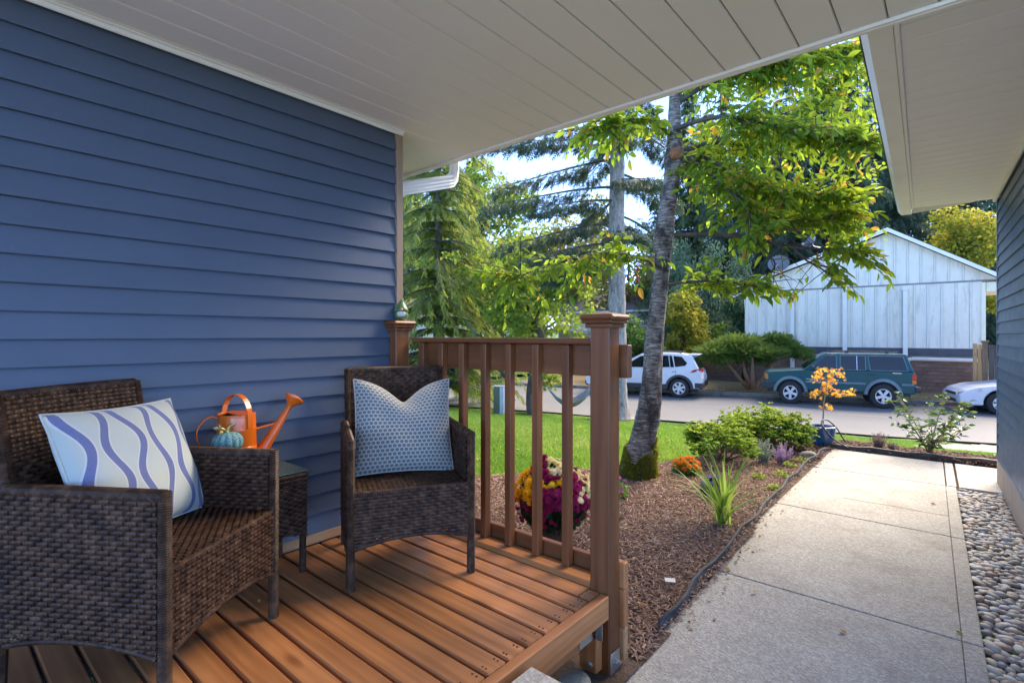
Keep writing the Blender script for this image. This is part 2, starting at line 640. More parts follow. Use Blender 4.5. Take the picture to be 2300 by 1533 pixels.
    c = t.mix(t.ramp(t.noise(v, 40, 5), ((0.4, (0, 0, 0)), (0.8, (0.6, 0.6, 0.6)))), c0, (0.13, 0.11, 0.10))
    t.base(c); t.set(0.6, 0.4)
    t.bump(t.noise(v, 120, 3), 0.15, 0.002)
    m_leaf('pebble_mass', ((0, (0.34, 0.31, 0.27)), (0.2, (0.22, 0.215, 0.22)), (0.4, (0.46, 0.40, 0.33)), (0.6, (0.30, 0.215, 0.17)), (0.8, (0.56, 0.54, 0.50)), (1, (0.24, 0.25, 0.26))), 0.0, 0.6)
    # wicker: flat resin strands
    for nm, a, b, c_ in (('wicker', (0.030, 0.014, 0.008), (0.058, 0.028, 0.015), (0.105, 0.056, 0.032)), ('wicker_upright', (0.035, 0.014, 0.007), (0.085, 0.034, 0.017), (0.16, 0.07, 0.038))):
        t = NT(nm)
        v = t.coord(scale=(1, 1, 1.0))
        f = t.noise(v, 34, 2, 0.5)
        g = t.noise(v, 9, 3)
        c = t.ramp(t.math('MULTIPLY_ADD', f, 0.75, t.math('MULTIPLY', g, 0.3)), ((0.40, a), (0.54, b), (0.70, c_)))
        t.base(c)
        t.set(0.45, 0.2)
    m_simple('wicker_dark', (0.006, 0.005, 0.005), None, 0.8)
    t = NT('glass_top')
    t.base((0.30, 0.40, 0.37)); t.set(0.06, 0.6, trans=0.85)
    m_simple('glass_edge', (0.06, 0.20, 0.16), None, 0.15)
    # watering can, pumpkin, gnome, pot
    m_simple('orange_enamel', (0.72, 0.135, 0.010), (0.66, 0.11, 0.008), 0.28, 0.5, scale=3, coat=0.4)
    m_simple('can_inside', (0.16, 0.03, 0.006), None, 0.6)
    t = NT('knit_teal')
    v = t.coord()
    vo = t.n('TexVoronoi', feature='F1')
    vo.inputs['Scale'].default_value = 190
    t.l(v, vo.inputs['Vector'])
    c = t.ramp(vo.outputs['Distance'], ((0.2, (0.21, 0.40, 0.38)), (0.7, (0.07, 0.17, 0.17))))
    t.base(c); t.set(0.75, 0.3)
    t.bump(vo.outputs['Distance'], 0.8, -0.003)
    m_simple('gold_stem', (0.55, 0.40, 0.16), (0.40, 0.27, 0.09), 0.35, metal=0.7, scale=40)
    m_simple('gnome_green', (0.07, 0.15, 0.045), (0.13, 0.21, 0.07), 0.35, scale=25)
    m_simple('gnome_white', (0.62, 0.59, 0.54), (0.42, 0.39, 0.35), 0.4, scale=60, vec=(3, 3, 0.6), bump=0.4)
    m_simple('gnome_skin', (0.48, 0.25, 0.16), None, 0.45)
    m_simple('pot_brown', (0.045, 0.030, 0.024), (0.075, 0.048, 0.036), 0.5, scale=5)
    m_simple('pot_blue', (0.010, 0.075, 0.19), (0.018, 0.12, 0.26), 0.16, 0.6, scale=4, coat=0.5)
    m_simple('hose', (0.02, 0.02, 0.022), None, 0.45)
    m_simple('paper', (0.62, 0.62, 0.60), None, 0.7)
    m_simple('rock', (0.36, 0.33, 0.25), (0.23, 0.21, 0.16), 0.9, scale=12, bump=0.5)
    # cushion prints
    t = NT('pillow_wave')
    uv = t.n('UVMap')
    uv.uv_map = 'uv'
    sx = t.n('SeparateXYZ')
    t.l(uv.outputs[0], sx.inputs[0])
    u, v_ = sx.outputs[0], sx.outputs[1]
    # upright ribbons that swing in and out, neighbours mirrored
    fcol = t.math('MULTIPLY', u, 6.0)
    ci = t.math('FLOOR', fcol)
    ph = t.math('MULTIPLY', ci, math.pi)
    sn = t.math('SINE', t.math('ADD', t.math('MULTIPLY', v_, 11.5), ph))
    cen = t.math('MULTIPLY_ADD', sn, 0.22, 0.5)
    fr = t.math('FRACT', fcol)
    dd = t.math('ABSOLUTE', t.math('SUBTRACT', fr, cen))
    ribbon = t.ramp(dd, ((0.0, (0.10, 0.125, 0.27)), (0.15, (0.10, 0.125, 0.27)), (0.165, (0.52, 0.51, 0.49)), (0.215, (0.52, 0.51, 0.49)), (0.23, (0.42, 0.45, 0.41)), (1, (0.42, 0.45, 0.41))))
    wv = t.noise(t.coord('Object'), 420, 2)
    c = t.mix(t.ramp(wv, ((0.4, (0, 0, 0)), (0.7, (0.15, 0.15, 0.15)))), ribbon, (0.5, 0.5, 0.48))
    t.base(c); t.set(0.9, 0.2, sheen=0.2)
    t.bump(wv, 0.3, 0.001)
    t = NT('pillow_scale')
    uv = t.n('UVMap')
    uv.uv_map = 'uv'
    mp = t.n('Mapping')
    mp.inputs['Scale'].default_value = (22, 25, 1)
    t.l(uv.outputs[0], mp.inputs[0])
    sx = t.n('SeparateXYZ')
    t.l(mp.outputs[0], sx.inputs[0])
    row = t.math('FLOOR', sx.outputs[1])
    xo = t.math('MULTIPLY_ADD', row, 0.5, sx.outputs[0])
    fxx = t.math('SUBTRACT', t.math('FRACT', xo), 0.5)
    fyy = t.math('SUBTRACT', t.math('FRACT', sx.outputs[1]), 0.5)
    ax_ = t.math('ABSOLUTE', fxx)
    # fan shape: round above, pointed below
    r1 = t.math('SQRT', t.math('ADD', t.math('POWER', ax_, 2.0), t.math('POWER', t.math('SUBTRACT', fyy, 0.02), 2.0)))
    r2 = t.math('ADD', t.math('MULTIPLY', ax_, 0.85), t.math('MULTIPLY', t.math('MULTIPLY', fyy, -1.0), 0.78))
    rr = t.math('MAXIMUM', r1, r2)
    ring = t.ramp(rr, ((0.0, (0.07, 0.11, 0.105)), (0.20, (0.105, 0.15, 0.145)), (0.29, (0.05, 0.08, 0.08)), (0.37, (0.045, 0.07, 0.072)), (0.40, (0.37, 0.325, 0.28)), (1.0, (0.40, 0.355, 0.31))))
    wv = t.noise(t.coord('Object'), 420, 2)
    c = t.mix(t.ramp(wv, ((0.45, (0, 0, 0)), (0.7, (0.2, 0.2, 0.2)))), ring, (0.45, 0.45, 0.43))
    t.base(c); t.set(0.9, 0.2, sheen=0.2)
    t.bump(wv, 0.3, 0.001)
    # vehicles
    for nm, c_, ro in (('paint_green', (0.001, 0.075, 0.085), 0.4), ('paint_white', (0.72, 0.73, 0.74), 0.3), ('paint_silver', (0.66, 0.66, 0.68), 0.35)):
        t = NT(nm)
        t.base(t.ramp(t.noise(t.coord(), 5, 3), ((0.3, c_), (0.75, tuple(x * 0.88 for x in c_)))))
        t.set(ro, 0.3, coat=0.15)
        t.b.inputs['Coat Roughness'].default_value = 0.05
    m_simple('tyre', (0.018, 0.018, 0.019), (0.035, 0.034, 0.033), 0.85, scale=20)
    m_simple('alloy', (0.72, 0.73, 0.74), (0.62, 0.63, 0.64), 0.35, metal=0.25)
    m_simple('car_glass', (0.010, 0.013, 0.015), None, 0.06, 0.45)
    m_simple('trim_grey', (0.13, 0.20, 0.22), (0.10, 0.15, 0.17), 0.5)
    m_simple('trim_black', (0.022, 0.024, 0.027), (0.04, 0.042, 0.045), 0.55)
    m_simple('chrome', (0.65, 0.66, 0.68), None, 0.2, metal=0.9)
    m_simple('lamp_red', (0.50, 0.012, 0.012), (0.36, 0.008, 0.01), 0.15, coat=0.5)
    m_simple('lamp_orange', (0.65, 0.16, 0.012), None, 0.2, coat=0.5)
    m_simple('lamp_clear', (0.58, 0.6, 0.62), (0.36, 0.38, 0.4), 0.12, coat=0.5, scale=30)
    m_simple('plate', (0.6, 0.62, 0.65), (0.3, 0.33, 0.4), 0.5, scale=40)
    m_simple('dish_grey', (0.14, 0.15, 0.165), (0.10, 0.105, 0.115), 0.5)
    m_simple('dish_metal', (0.42, 0.42, 0.41), None, 0.4, metal=0.6)
    # neighbours
    t = NT('board_white')
    v = t.coord(scale=(1, 1, 0.35), rand=False)
    c = t.ramp(t.noise(v, 2.5, 7, 0.65), ((0.3, (0.68, 0.61, 0.49)), (0.6, (0.78, 0.70, 0.57))))
    c = t.mix(t.ramp(t.noise(t.coord(scale=(3, 3, 0.5)), 2.2, 6, 0.7), ((0.52, (0, 0, 0)), (0.8, (0.7, 0.7, 0.7)))), c, (0.27, 0.32, 0.25))
    t.base(c); t.set(0.7, 0.3)
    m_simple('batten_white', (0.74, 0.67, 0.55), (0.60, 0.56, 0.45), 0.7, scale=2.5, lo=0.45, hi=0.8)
    m_simple('board_joint_shade', (0.50, 0.50, 0.43), (0.62, 0.61, 0.54), 0.9, scale=3)  # groove dirt and shadow line beside each batten put into one grey
    m_simple('band_dark', (0.075, 0.082, 0.095), (0.055, 0.06, 0.07), 0.7)
    m_simple('pvc_white', (0.76, 0.71, 0.63), (0.70, 0.65, 0.57), 0.45)
    m_simple('brick', (0.25, 0.15, 0.11), (0.18, 0.115, 0.088), 0.9, scale=8, vary=0.2, bump=0.3, rand=True)
    m_simple('mortar', (0.27, 0.21, 0.17), (0.21, 0.165, 0.14), 0.95)
    m_simple('cream_siding', (0.84, 0.76, 0.56), (0.76, 0.68, 0.49), 0.7)
    m_simple('white_siding', (0.84, 0.83, 0.80), (0.78, 0.77, 0.74), 0.7)
    m_simple('door_blue', (0.17, 0.22, 0.28), (0.14, 0.18, 0.23), 0.6)
    m_simple('grey_wall', (0.28, 0.25, 0.23), (0.22, 0.2, 0.185), 0.8)
    m_simple('metal_black', (0.02, 0.02, 0.021), None, 0.4, metal=0.4)
    t = NT('hammock_cloth')
    wv = t.n('TexWave', wave_type='BANDS', bands_direction='X')
    wv.inputs['Scale'].default_value = 2.2
    uvn = t.n('UVMap'); uvn.uv_map = 'uv'
    t.l(uvn.outputs[0], wv.inputs['Vector'])
    t.base(t.ramp(wv.outputs['Fac'], ((0.0, (0.03, 0.03, 0.032)), (0.4, (0.5, 0.5, 0.46)), (0.7, (0.62, 0.62, 0.56)), (0.85, (0.2, 0.24, 0.2))), 'CONSTANT'))
    t.set(0.9, 0.1)
    m_simple('post_green', (0.10, 0.13, 0.065), (0.16, 0.18, 0.1), 0.85, scale=9, bump=0.4)
    m_simple('red_bead', (0.50, 0.02, 0.015), (0.62, 0.14, 0.02), 0.25, scale=30)
    # bark
    t = NT('bark_cherry')
    v = t.coord(scale=(6.5, 6.5, 40))
    f = t.noise(v, 1.5, 8, 0.72, 0.5)
    c = t.ramp(f, ((0.36, (0.03, 0.022, 0.016)), (0.46, (0.13, 0.10, 0.075)), (0.56, (0.27, 0.225, 0.18)), (0.68, (0.52, 0.49, 0.44))))
    bl = t.noise(t.coord(scale=(2, 2, 1.5)), 2.4, 6, 0.7)
    c = t.mix(t.ramp(bl, ((0.46, (0, 0, 0)), (0.58, (0.95, 0.95, 0.95)))), c, (0.035, 0.026, 0.02))
    t.base(c); t.set(0.8, 0.3)
    t.bump(f, 0.5, 0.010)
    t = NT('bark_fir')
    v = t.coord(scale=(8, 8, 2.5))
    f = t.noise(v, 1.5, 8, 0.7, 0.8)
    c = t.ramp(f, ((0.3, (0.12, 0.09, 0.07)), (0.5, (0.30, 0.25, 0.21)), (0.7, (0.46, 0.42, 0.37))))
    t.base(c); t.set(0.9, 0.2)
    t.bump(f, 0.9, 0.03)
    m_simple('bark_dark', (0.055, 0.042, 0.032), (0.115, 0.09, 0.068), 0.9, scale=10, vec=(1, 1, 0.3), bump=0.6)
    m_simple('bark_orange', (0.22, 0.095, 0.045), (0.36, 0.19, 0.1), 0.8, scale=6, vec=(1, 1, 0.3), bump=0.5)
    m_simple('twig', (0.05, 0.035, 0.024), (0.09, 0.064, 0.045), 0.85, scale=20)
    m_simple('twig_red', (0.13, 0.055, 0.03), (0.09, 0.04, 0.024), 0.8, scale=20)
    m_simple('stem_pale', (0.24, 0.2, 0.1), (0.32, 0.24, 0.12), 0.7, scale=20)
    m_simple('knot_wood', (0.36, 0.14, 0.05), (0.18, 0.07, 0.03), 0.8, scale=30, bump=0.6)
    # leaves
    m_leaf('leaf_cherry', ((0.0, (0.075, 0.15, 0.018)), (0.45, (0.135, 0.225, 0.02)), (0.85, (0.21, 0.29, 0.024)), (0.97, (0.30, 0.27, 0.025)), (1.0, (0.36, 0.22, 0.03))), 0.55)
    m_leaf('leaf_cherry_one', ((0.0, (0.055, 0.12, 0.016)), (0.45, (0.09, 0.17, 0.018)), (0.95, (0.145, 0.22, 0.02)), (1.0, (0.28, 0.25, 0.02))), 0.55, tint=False)
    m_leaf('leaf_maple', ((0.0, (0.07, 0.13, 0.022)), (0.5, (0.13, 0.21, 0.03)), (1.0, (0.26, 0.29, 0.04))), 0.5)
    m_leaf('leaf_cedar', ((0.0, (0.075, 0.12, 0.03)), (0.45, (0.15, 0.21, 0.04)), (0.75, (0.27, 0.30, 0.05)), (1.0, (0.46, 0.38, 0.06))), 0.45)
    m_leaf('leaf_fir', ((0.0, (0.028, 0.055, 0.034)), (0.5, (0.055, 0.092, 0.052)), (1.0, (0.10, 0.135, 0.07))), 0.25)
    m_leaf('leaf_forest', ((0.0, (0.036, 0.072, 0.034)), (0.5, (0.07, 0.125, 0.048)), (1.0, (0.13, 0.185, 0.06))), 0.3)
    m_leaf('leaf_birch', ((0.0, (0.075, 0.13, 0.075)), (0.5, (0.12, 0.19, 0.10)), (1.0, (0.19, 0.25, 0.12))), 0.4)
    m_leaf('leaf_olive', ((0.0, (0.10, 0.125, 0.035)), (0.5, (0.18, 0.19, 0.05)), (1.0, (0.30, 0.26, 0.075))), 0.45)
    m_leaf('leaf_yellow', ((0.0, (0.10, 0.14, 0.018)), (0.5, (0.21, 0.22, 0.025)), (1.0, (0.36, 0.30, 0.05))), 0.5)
    m_leaf('leaf_laurel', ((0.0, (0.05, 0.11, 0.026)), (0.6, (0.105, 0.195, 0.036)), (1.0, (0.18, 0.27, 0.06))), 0.35, 0.45)
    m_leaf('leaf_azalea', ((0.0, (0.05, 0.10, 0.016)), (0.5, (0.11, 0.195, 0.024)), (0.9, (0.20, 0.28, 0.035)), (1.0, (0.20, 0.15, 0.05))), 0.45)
    m_leaf('leaf_juniper', ((0.0, (0.05, 0.10, 0.022)), (0.5, (0.11, 0.18, 0.035)), (1.0, (0.24, 0.29, 0.045))), 0.35)
    m_leaf('leaf_camellia', ((0.0, (0.03, 0.07, 0.022)), (0.6, (0.07, 0.125, 0.035)), (1.0, (0.13, 0.18, 0.05))), 0.3, 0.25, tint=False)
    m_leaf('leaf_acer', ((0.0, (0.34, 0.14, 0.03)), (0.5, (0.46, 0.24, 0.03)), (1.0, (0.42, 0.27, 0.04))), 0.5)
    m_leaf('leaf_lily', ((0.0, (0.10, 0.19, 0.025)), (0.6, (0.17, 0.27, 0.04)), (1.0, (0.26, 0.33, 0.075))), 0.4, tint=False)
    m_leaf('leaf_mum', ((0.0, (0.012, 0.028, 0.010)), (1.0, (0.03, 0.058, 0.018))), 0.2)
    m_leaf('litter', ((0.0, (0.14, 0.075, 0.03)), (0.5, (0.34, 0.17, 0.05)), (0.8, (0.46, 0.32, 0.09)), (1.0, (0.5, 0.42, 0.2))), 0.15)
    m_leaf('leaf_fallen', ((0.0, (0.34, 0.26, 0.06)), (0.5, (0.42, 0.33, 0.13)), (1.0, (0.30, 0.15, 0.05))), 0.2, tint=False)
    m_leaf('heather_silver', ((0.0, (0.16, 0.21, 0.155)), (1.0, (0.34, 0.39, 0.31))), 0.2)
    m_leaf('heather_pink', ((0.0, (0.24, 0.16, 0.23)), (1.0, (0.44, 0.31, 0.44))), 0.2)
    m_leaf('heather_brown', ((0.0, (0.11, 0.085, 0.065)), (1.0, (0.26, 0.2, 0.19))), 0.2)
    m_leaf('grass_blade', ((0.0, (0.055, 0.15, 0.016)), (0.45, (0.105, 0.225, 0.026)), (0.85, (0.175, 0.285, 0.045)), (1.0, (0.33, 0.31, 0.12))), 0.4)
    m_leaf('moss', ((0.0, (0.08, 0.10, 0.012)), (0.6, (0.19, 0.20, 0.022)), (1.0, (0.30, 0.27, 0.04))), 0.25, 0.9)
    for nm, a, b in (('bloom_purple', (0.27, 0.007, 0.05), (0.42, 0.025, 0.11)), ('bloom_yellow', (0.80, 0.48, 0.01), (0.85, 0.58, 0.03)), ('bloom_cream', (0.75, 0.66, 0.33), (0.8, 0.74, 0.5)), ('bloom_orange', (0.62, 0.17, 0.012), (0.72, 0.28, 0.025)), ('bloom_violet', (0.17, 0.10, 0.42), (0.26, 0.17, 0.52)), ('bloom_pink', (0.5, 0.07, 0.33), (0.6, 0.14, 0.42))):
        m_leaf(nm, ((0, a), (1, b)), 0.25, 0.7, tint=False)
make_materials()
# ------------------------------------------------------------------ ground, street, path
def ground_sheet():
    def axis(lo, a, b, hi, step):
        l = [lo]
        while l[-1] < a: l.append(min(a, l[-1] + max(2.0, (a - l[-1]) * 0.35)))
        l += list(np.arange(a + step, b, step))
        while l[-1] < hi: l.append(min(hi, l[-1] + max(2.0, (l[-1] - b) * 0.5 + 1)))
        return np.array(l)
    xs = axis(-260, -20, 8, 260, 0.4)
    ys = axis(-120, -2, 26, 320, 0.4)
    X, Y = np.meshgrid(xs, ys)
    Zg = gz(X, Y) - 0.03 + 0.012 * vnoise(X, Y, 3, 0.9)
    s = -0.25 * X + 0.968 * Y
    Zg = np.where(s > 14.55, -1.0, Zg)
    Zg = Zg + np.where(s > 30, 0.03 * (s - 30), 0).clip(0, 3.5)
    V = np.stack([X, Y, Zg], -1).reshape(-1, 3)
    ny, nx = X.shape
    i = (np.arange(ny - 1)[:, None] * nx + np.arange(nx - 1)[None, :]).ravel()
    Fc = np.stack([i, i + 1, i + nx + 1, i + nx], 1)
    return struct(bulk('ground', V, Fc, 'ground_grass', smooth=True))
ground_sheet()

ST = Vector((0.968, 0.25, 0)).normalized()      # along the street
SN = Vector((-0.25, 0.968, 0)).normalized()     # across it, away from us
def sxy(a, s, z=0.0):
    p = ST * a + SN * s
    return (p.x, p.y, z)
# street: a sheet along ST, and a side street that leaves it
mb = MB()
na = 60
def band(mb, a0, a1, s0, s1, z, n=40):
    vs_, fs_ = [], []
    for i in range(n + 1):
        a = a0 + (a1 - a0) * i / n
        wob = 0.05 * math.sin(a * 1.7) + 0.03 * math.sin(a * 4.3)
        vs_ += [sxy(a, s0 + wob, z), sxy(a, s1, z)]
    for i in range(n):
        fs_.append((2 * i, 2 * i + 2, 2 * i + 3, 2 * i + 1))
    mb.add(vs_, fs_)
band(mb, -80, 60, 14.65, 21.75, -0.95, 160)
struct(mb.build('street', 'asphalt'))
mb = MB()
mb.add([(-16.6, 18.6, -0.946), (-10.6, 19.6, -0.946), (-16, 60, -0.946), (-26, 60, -0.946)], [(0, 1, 2, 3)])
struct(mb.build('side_street', 'asphalt'))
mb = MB()
band(mb, -8.5, 16, 18.0, 18.06, -0.946, 30)
sm_ = struct(mb.build('street_seam', 'road_seam'))
def kerb_strip(name, a0, a1, s0):
    mb = MB()
    M = Matrix(((ST.x, SN.x, 0, 0), (ST.y, SN.y, 0, 0), (0, 0, 1, 0), (0, 0, 0, 1)))
    a = a0
    while a < a1:
        e = min(a + 3.0, a1)
        mb.cbox(a + 0.006, e - 0.006, s0, s0 + 0.16, -1.0, -0.815, 0.02, M)
        a = e
    return struct(mb.build(name, 'kerb'))
kerb_strip('kerb', -10.5, 40, 21.75)
kerb_strip('kerb', -60, -12.9, 21.75)
# verge between kerb and the white house
def patch(name, mat_, poly, step, zf, noise=0.02, seed=1):
    xs = np.arange(min(p[0] for p in poly), max(p[0] for p in poly) + step, step)
    ys = np.arange(min(p[1] for p in poly), max(p[1] for p in poly) + step, step)
    X, Y = np.meshgrid(xs, ys)
    Zv = zf(X, Y) + noise * vnoise(X, Y, seed, 3.0) + noise * 0.5 * vnoise(X, Y, seed + 5, 11.0)
    ny, nx = X.shape
    V = np.stack([X, Y, Zv], -1).reshape(-1, 3)
    i = (np.arange(ny - 1)[:, None] * nx + np.arange(nx - 1)[None, :])
    cx, cy = X[:-1, :-1] + step / 2, Y[:-1, :-1] + step / 2
    i = i[inside(poly, cx, cy)]
    Fc = np.stack([i, i + 1, i + nx + 1, i + nx], 1)
    return struct(bulk(name, V, Fc, mat_, smooth=True))
vp = [sxy(-10.5, 21.9)[:2], sxy(30, 21.9)[:2], sxy(30, 34)[:2], sxy(-10.5, 34)[:2]]
patch('verge', 'verge_soil', vp, 0.5, lambda X, Y: -0.84 + 0.03 * (-0.25 * X + 0.968 * Y - 22).clip(0, 4), 0.03)
vp2 = [sxy(-60, 21.9)[:2], sxy(-13.1, 21.9)[:2], (-21.5, 45), (-60, 45)]
patch('far_lawn', 'ground_grass', vp2, 0.8, lambda X, Y: -0.84 + 0 * X, 0.02)
# gravelly worn patch where the lawn meets the street
gp = [(-0.9, 11.2), (0.4, 10.0), (3.5, 10.0), (6, 15.9), (0.6, 14.95), (-0.4, 14.3)]
patch('gravel_patch', 'gravel', gp, 0.15, lambda X, Y: gz(X, Y) + 0.0, 0.012)

# planting bed
BED = [(-1.02, 2.02), (-1.03, 2.3), (-1.06, 3.4), (-1.14, 4.8), (-1.15, 7.15), (-1.12, 7.46), (0.0, 7.47), (1.4, 7.55), (1.4, 8.15), (0.2, 8.35), (-0.9, 8.45), (-1.6, 8.5),
       (-2.05, 8.0), (-2.15, 6.6), (-2.22, 5.62), (-2.40, 5.2), (-2.68, 4.85), (-3.3, 3.95), (-3.62, 3.5), (-4.6, 2.6), (-4.6, 2.02)]
def bz(X, Y):
    return gz(X, Y) + 0.012 + 0.018 * vnoise(X, Y, 11, 2.2)
bed = patch('mulch_bed', 'soil', BED, 0.06, bz, 0.006)
def scatter(poly, n, dens=None):
    out = []
    x0, x1 = min(p[0] for p in poly), max(p[0] for p in poly)
    y0, y1 = min(p[1] for p in poly), max(p[1] for p in poly)
    tot = 0
    while tot < n:
        x = rng.uniform(x0, x1, n)
        y = rng.uniform(y0, y1, n)
        k = inside(poly, x, y)
        if dens is not None:
            k &= rng.random(n) < dens(x, y)
        out.append(np.stack([x[k], y[k]], 1))
        tot += k.sum()
    return np.concatenate(out)[:n]
CHIP = (np.array([(0, -1, 0), (0, 1, 0), (.5, 1.1, .07), (.5, -1.1, .07), (1, .6, .0), (1, -.6, .0), (.5, 0, .16)], float),
        np.array([(0, 6, 3), (0, 1, 6), (1, 2, 6), (3, 6, 5), (6, 4, 5), (6, 2, 4)]))
def chips(name, poly, n, mat_, parent, Lr, Wr, zf, dens=None):
    p = scatter(poly, n, dens)
    z = zf(p[:, 0], p[:, 1]) + rng.uniform(-0.004, 0.022, n)
    P = np.column_stack([p, z])
    d = rdir(n, -0.28, 0.38)
    nr = unit(np.array([0, 0, 1.0]) + 0.45 * rdir(n))
    V, Fc, k = leaf_mesh(P, d, nr, rng.uniform(*Lr, n), rng.uniform(*Wr, n), CHIP)
    o = bulk(name, V, Fc, mat_, parent, tint=np.repeat(rng.beta(2, 2.2, n), k))
    o['kind'] = 'stuff'
    return o
near = [(-1.02, 2.02), (-1.06, 3.4), (-1.14, 4.8), (-1.15, 6.2), (-2.15, 6.2), (-2.22, 5.62), (-2.40, 5.2), (-2.68, 4.85), (-3.3, 3.95), (-3.62, 3.5), (-4.2, 2.9), (-4.0, 2.02)]
chips('mulch', near, 74000, 'mulch_chip', bed, (0.012, 0.055), (0.0015, 0.0042), bz)
far_ = [(-1.15, 6.2), (-1.15, 7.15), (-1.12, 7.46), (0.0, 7.47), (1.4, 7.55), (1.4, 8.15), (0.2, 8.35), (-0.9, 8.45), (-1.6, 8.5), (-2.05, 8.0), (-2.15, 6.2)]
chips('bark_mulch', far_, 14000, 'bark_chip', bed, (0.03, 0.08), (0.004, 0.012), bz)

# lawn grass
def lawn_ok(x, y):
    return ~inside(BED, x, y) & ~inside(gp, x, y)
LAWN = [(-16, 2.4), (-4.5, 2.4), (-3.3, 3.8), (-2.3, 5.0), (-2.0, 8.0), (1.6, 8.1), (2.6, 10.0), (0.2, 14.8), (-7, 13.05), (-15, 11.0)]
def grass(name, n, h, w, dens):
    p = scatter(LAWN, n, lambda x, y: lawn_ok(x, y) * dens(x, y))
    P = np.column_stack([p, gz(p[:, 0], p[:, 1]) - 0.035 + 0.012 * vnoise(p[:, 0], p[:, 1], 3, 0.9)])
    d = unit(np.array([0, 0, 1.0]) + 0.75 * rdir(n, -0.3, 0.3))
    V, Fc, k = leaf_mesh(P, d, rdir(n, -.2, .2), rng.uniform(*h, n), rng.uniform(*w, n), BLADE)
    tn = 0.5 + 0.30 * vnoise(p[:, 0], p[:, 1], 21, 1.3) + 0.16 * vnoise(p[:, 0], p[:, 1], 27, 5.0) + rng.normal(0, 0.2, n) + 0.5 * (rng.random(n) < 0.05)
    o = bulk(name, V, Fc, 'grass_blade', None, tint=np.clip(tn, 0, 1))
    return tag(o, 'short mown green grass covering the lawn behind the porch', 'grass', kind='stuff')
grass('grass', 330000, (0.035, 0.075), (0.0028, 0.0055), lambda x, y: np.clip(9.0 / ((x * x + y * y) * 0.3 + 1), 0.10, 1))

# concrete path: slabs with joints
path = thing('path', None, None)
path['kind'] = 'structure'
def lx(y):   # left edge
    return np.interp(y, [1.2, 2.3, 3.44, 4.8, 7.42], [-1.0, -1.045, -1.075, -1.155, -1.16])
def rx_(y):
    return 0.19 - 0.0265 * y
def slab(y0, y1, xa, xb, mat_='concrete', nm='slab'):
    ys = np.linspace(y0, y1, 9)
    poly = [(xa(y), y) for y in ys] + [(xb(y), y) for y in ys[::-1]]
    mb = MB()
    mb.prism(poly, Matrix.Translation((0, 0, -0.10)), 0.10)
    return fixn(mb.build(nm, mat_, path, bevel=0.006, seg=2))
js = [1.29, 3.14, 4.715, 6.28, 7.41]
for a, b in zip(js[:-1], js[1:]):
    slab(a + 0.004, b - 0.004, lambda y: float(lx(y)), lambda y: float(rx_(y)) - 0.075)
for a, b in zip(js[:-2], js[1:-1]):
    slab(a + 0.0035, b - 0.0035, lambda y: float(rx_(y)) - 0.0738, lambda y: float(rx_(y)), nm='border_slab')
slab(6.30, 7.41, lambda y: float(rx_(y)) - 0.066, lambda y: float(rx_(y)) + 0.004, 'concrete_clean', 'border_slab')
slab(6.30, 7.43, lambda y: float(rx_(y)) + 0.022, lambda y: 1.1, 'concrete_clean')
mb = MB()
mb.box(-1.3, 0.75, 1.25, 7.5, -0.13, -0.03)
mb.build('joint_fill', 'soil', path)
# hairline crack across the third slab
mb = MB()
pts = [(-0.72, 5.24), (-0.55, 5.225), (-0.38, 5.25), (-0.2, 5.228), (-0.02, 5.235)]
for (xa, ya), (xb, yb) in zip(pts[:-1], pts[1:]):
    mb.add([(xa, ya - .003, .0012), (xb, yb - .003, .0012), (xb, yb + .003, .0012), (xa, ya + .003, .0012)], [(0, 1, 2, 3)])
mb.build('crack', 'soil', path)

# landing slab by the door (only its corner shows)
mb = MB()
mb.cbox(-1.042, 0.25, -1.2, 1.315, -0.05, 0.335, 0.012)
tag(mb.build('landing_step', 'concrete_clean'), 'pale concrete landing step touching the deck edge at bottom of picture', 'step')

mb = MB(); mb.box(-9, 9, -16, -1.21, -0.3, -0.004)  # unseen pale slab behind the camera, added to bounce light onto the soffit
struct(mb.build('bounce_slab', 'concrete_clean'))
# river pebbles
pb = thing('pebble_strip', None, None)
pb['kind'] = 'structure'
PEB = [(float(rx_(2.2)) + 0.004, 2.2), (float(rx_(6.29)) + 0.004, 6.29), (0.345, 6.29), (0.50, 2.2)]
mb = MB()
mb.add([(p[0] - 0.02 * (i < 2) + 0.1 * (i > 1), p[1], -0.045) for i, p in enumerate(PEB)], [(3, 2, 1, 0)])
mb.build('pebble_base', 'soil', pb)
def pebble_mesh(seed):
    bm = bmesh.new()
    bmesh.ops.create_icosphere(bm, subdivisions=2, radius=1.0)
    g = np.random.default_rng(seed)
    ph = g.uniform(0, 6.28, 6)
    for v in bm.verts:
        c = v.co
        k = 1 + 0.09 * math.sin(2.1 * c.x + ph[0]) + 0.08 * math.sin(2.6 * c.y + ph[1]) + 0.06 * math.sin(3 * c.z + ph[2])
        v.co = c * k
    for f in bm.faces:
        f.smooth = True
    me = bpy.data.meshes.new('pebble')
    bm.to_mesh(me)
    bm.free()
    me.materials.append(MATS['pebble'])
    return me
PM = [pebble_mesh(i) for i in range(7)]
pts = []
grid = {}
for _ in range(30000):
    y = 2.25 + (6.26 - 2.25) * random.random()
    x = float(rx_(y)) + 0.012 + random.random() * 0.42
    if x > 0.325 + 0.032 * (6.3 - y): continue
    r = random.choice((0.017, 0.02, 0.023, 0.026, 0.030))
    ok = True
    gx, gy = int(x / 0.06), int(y / 0.06)
    for i in (-1, 0, 1):
        for j in (-1, 0, 1):
            for (qx, qy, qr) in grid.get((gx + i, gy + j), ()):
                if (qx - x) ** 2 + (qy - y) ** 2 < (0.72 * (qr + r)) ** 2:
                    ok = False
    if ok:
        grid.setdefault((gx, gy), []).append((x, y, r))
        pts.append((x, y, r))
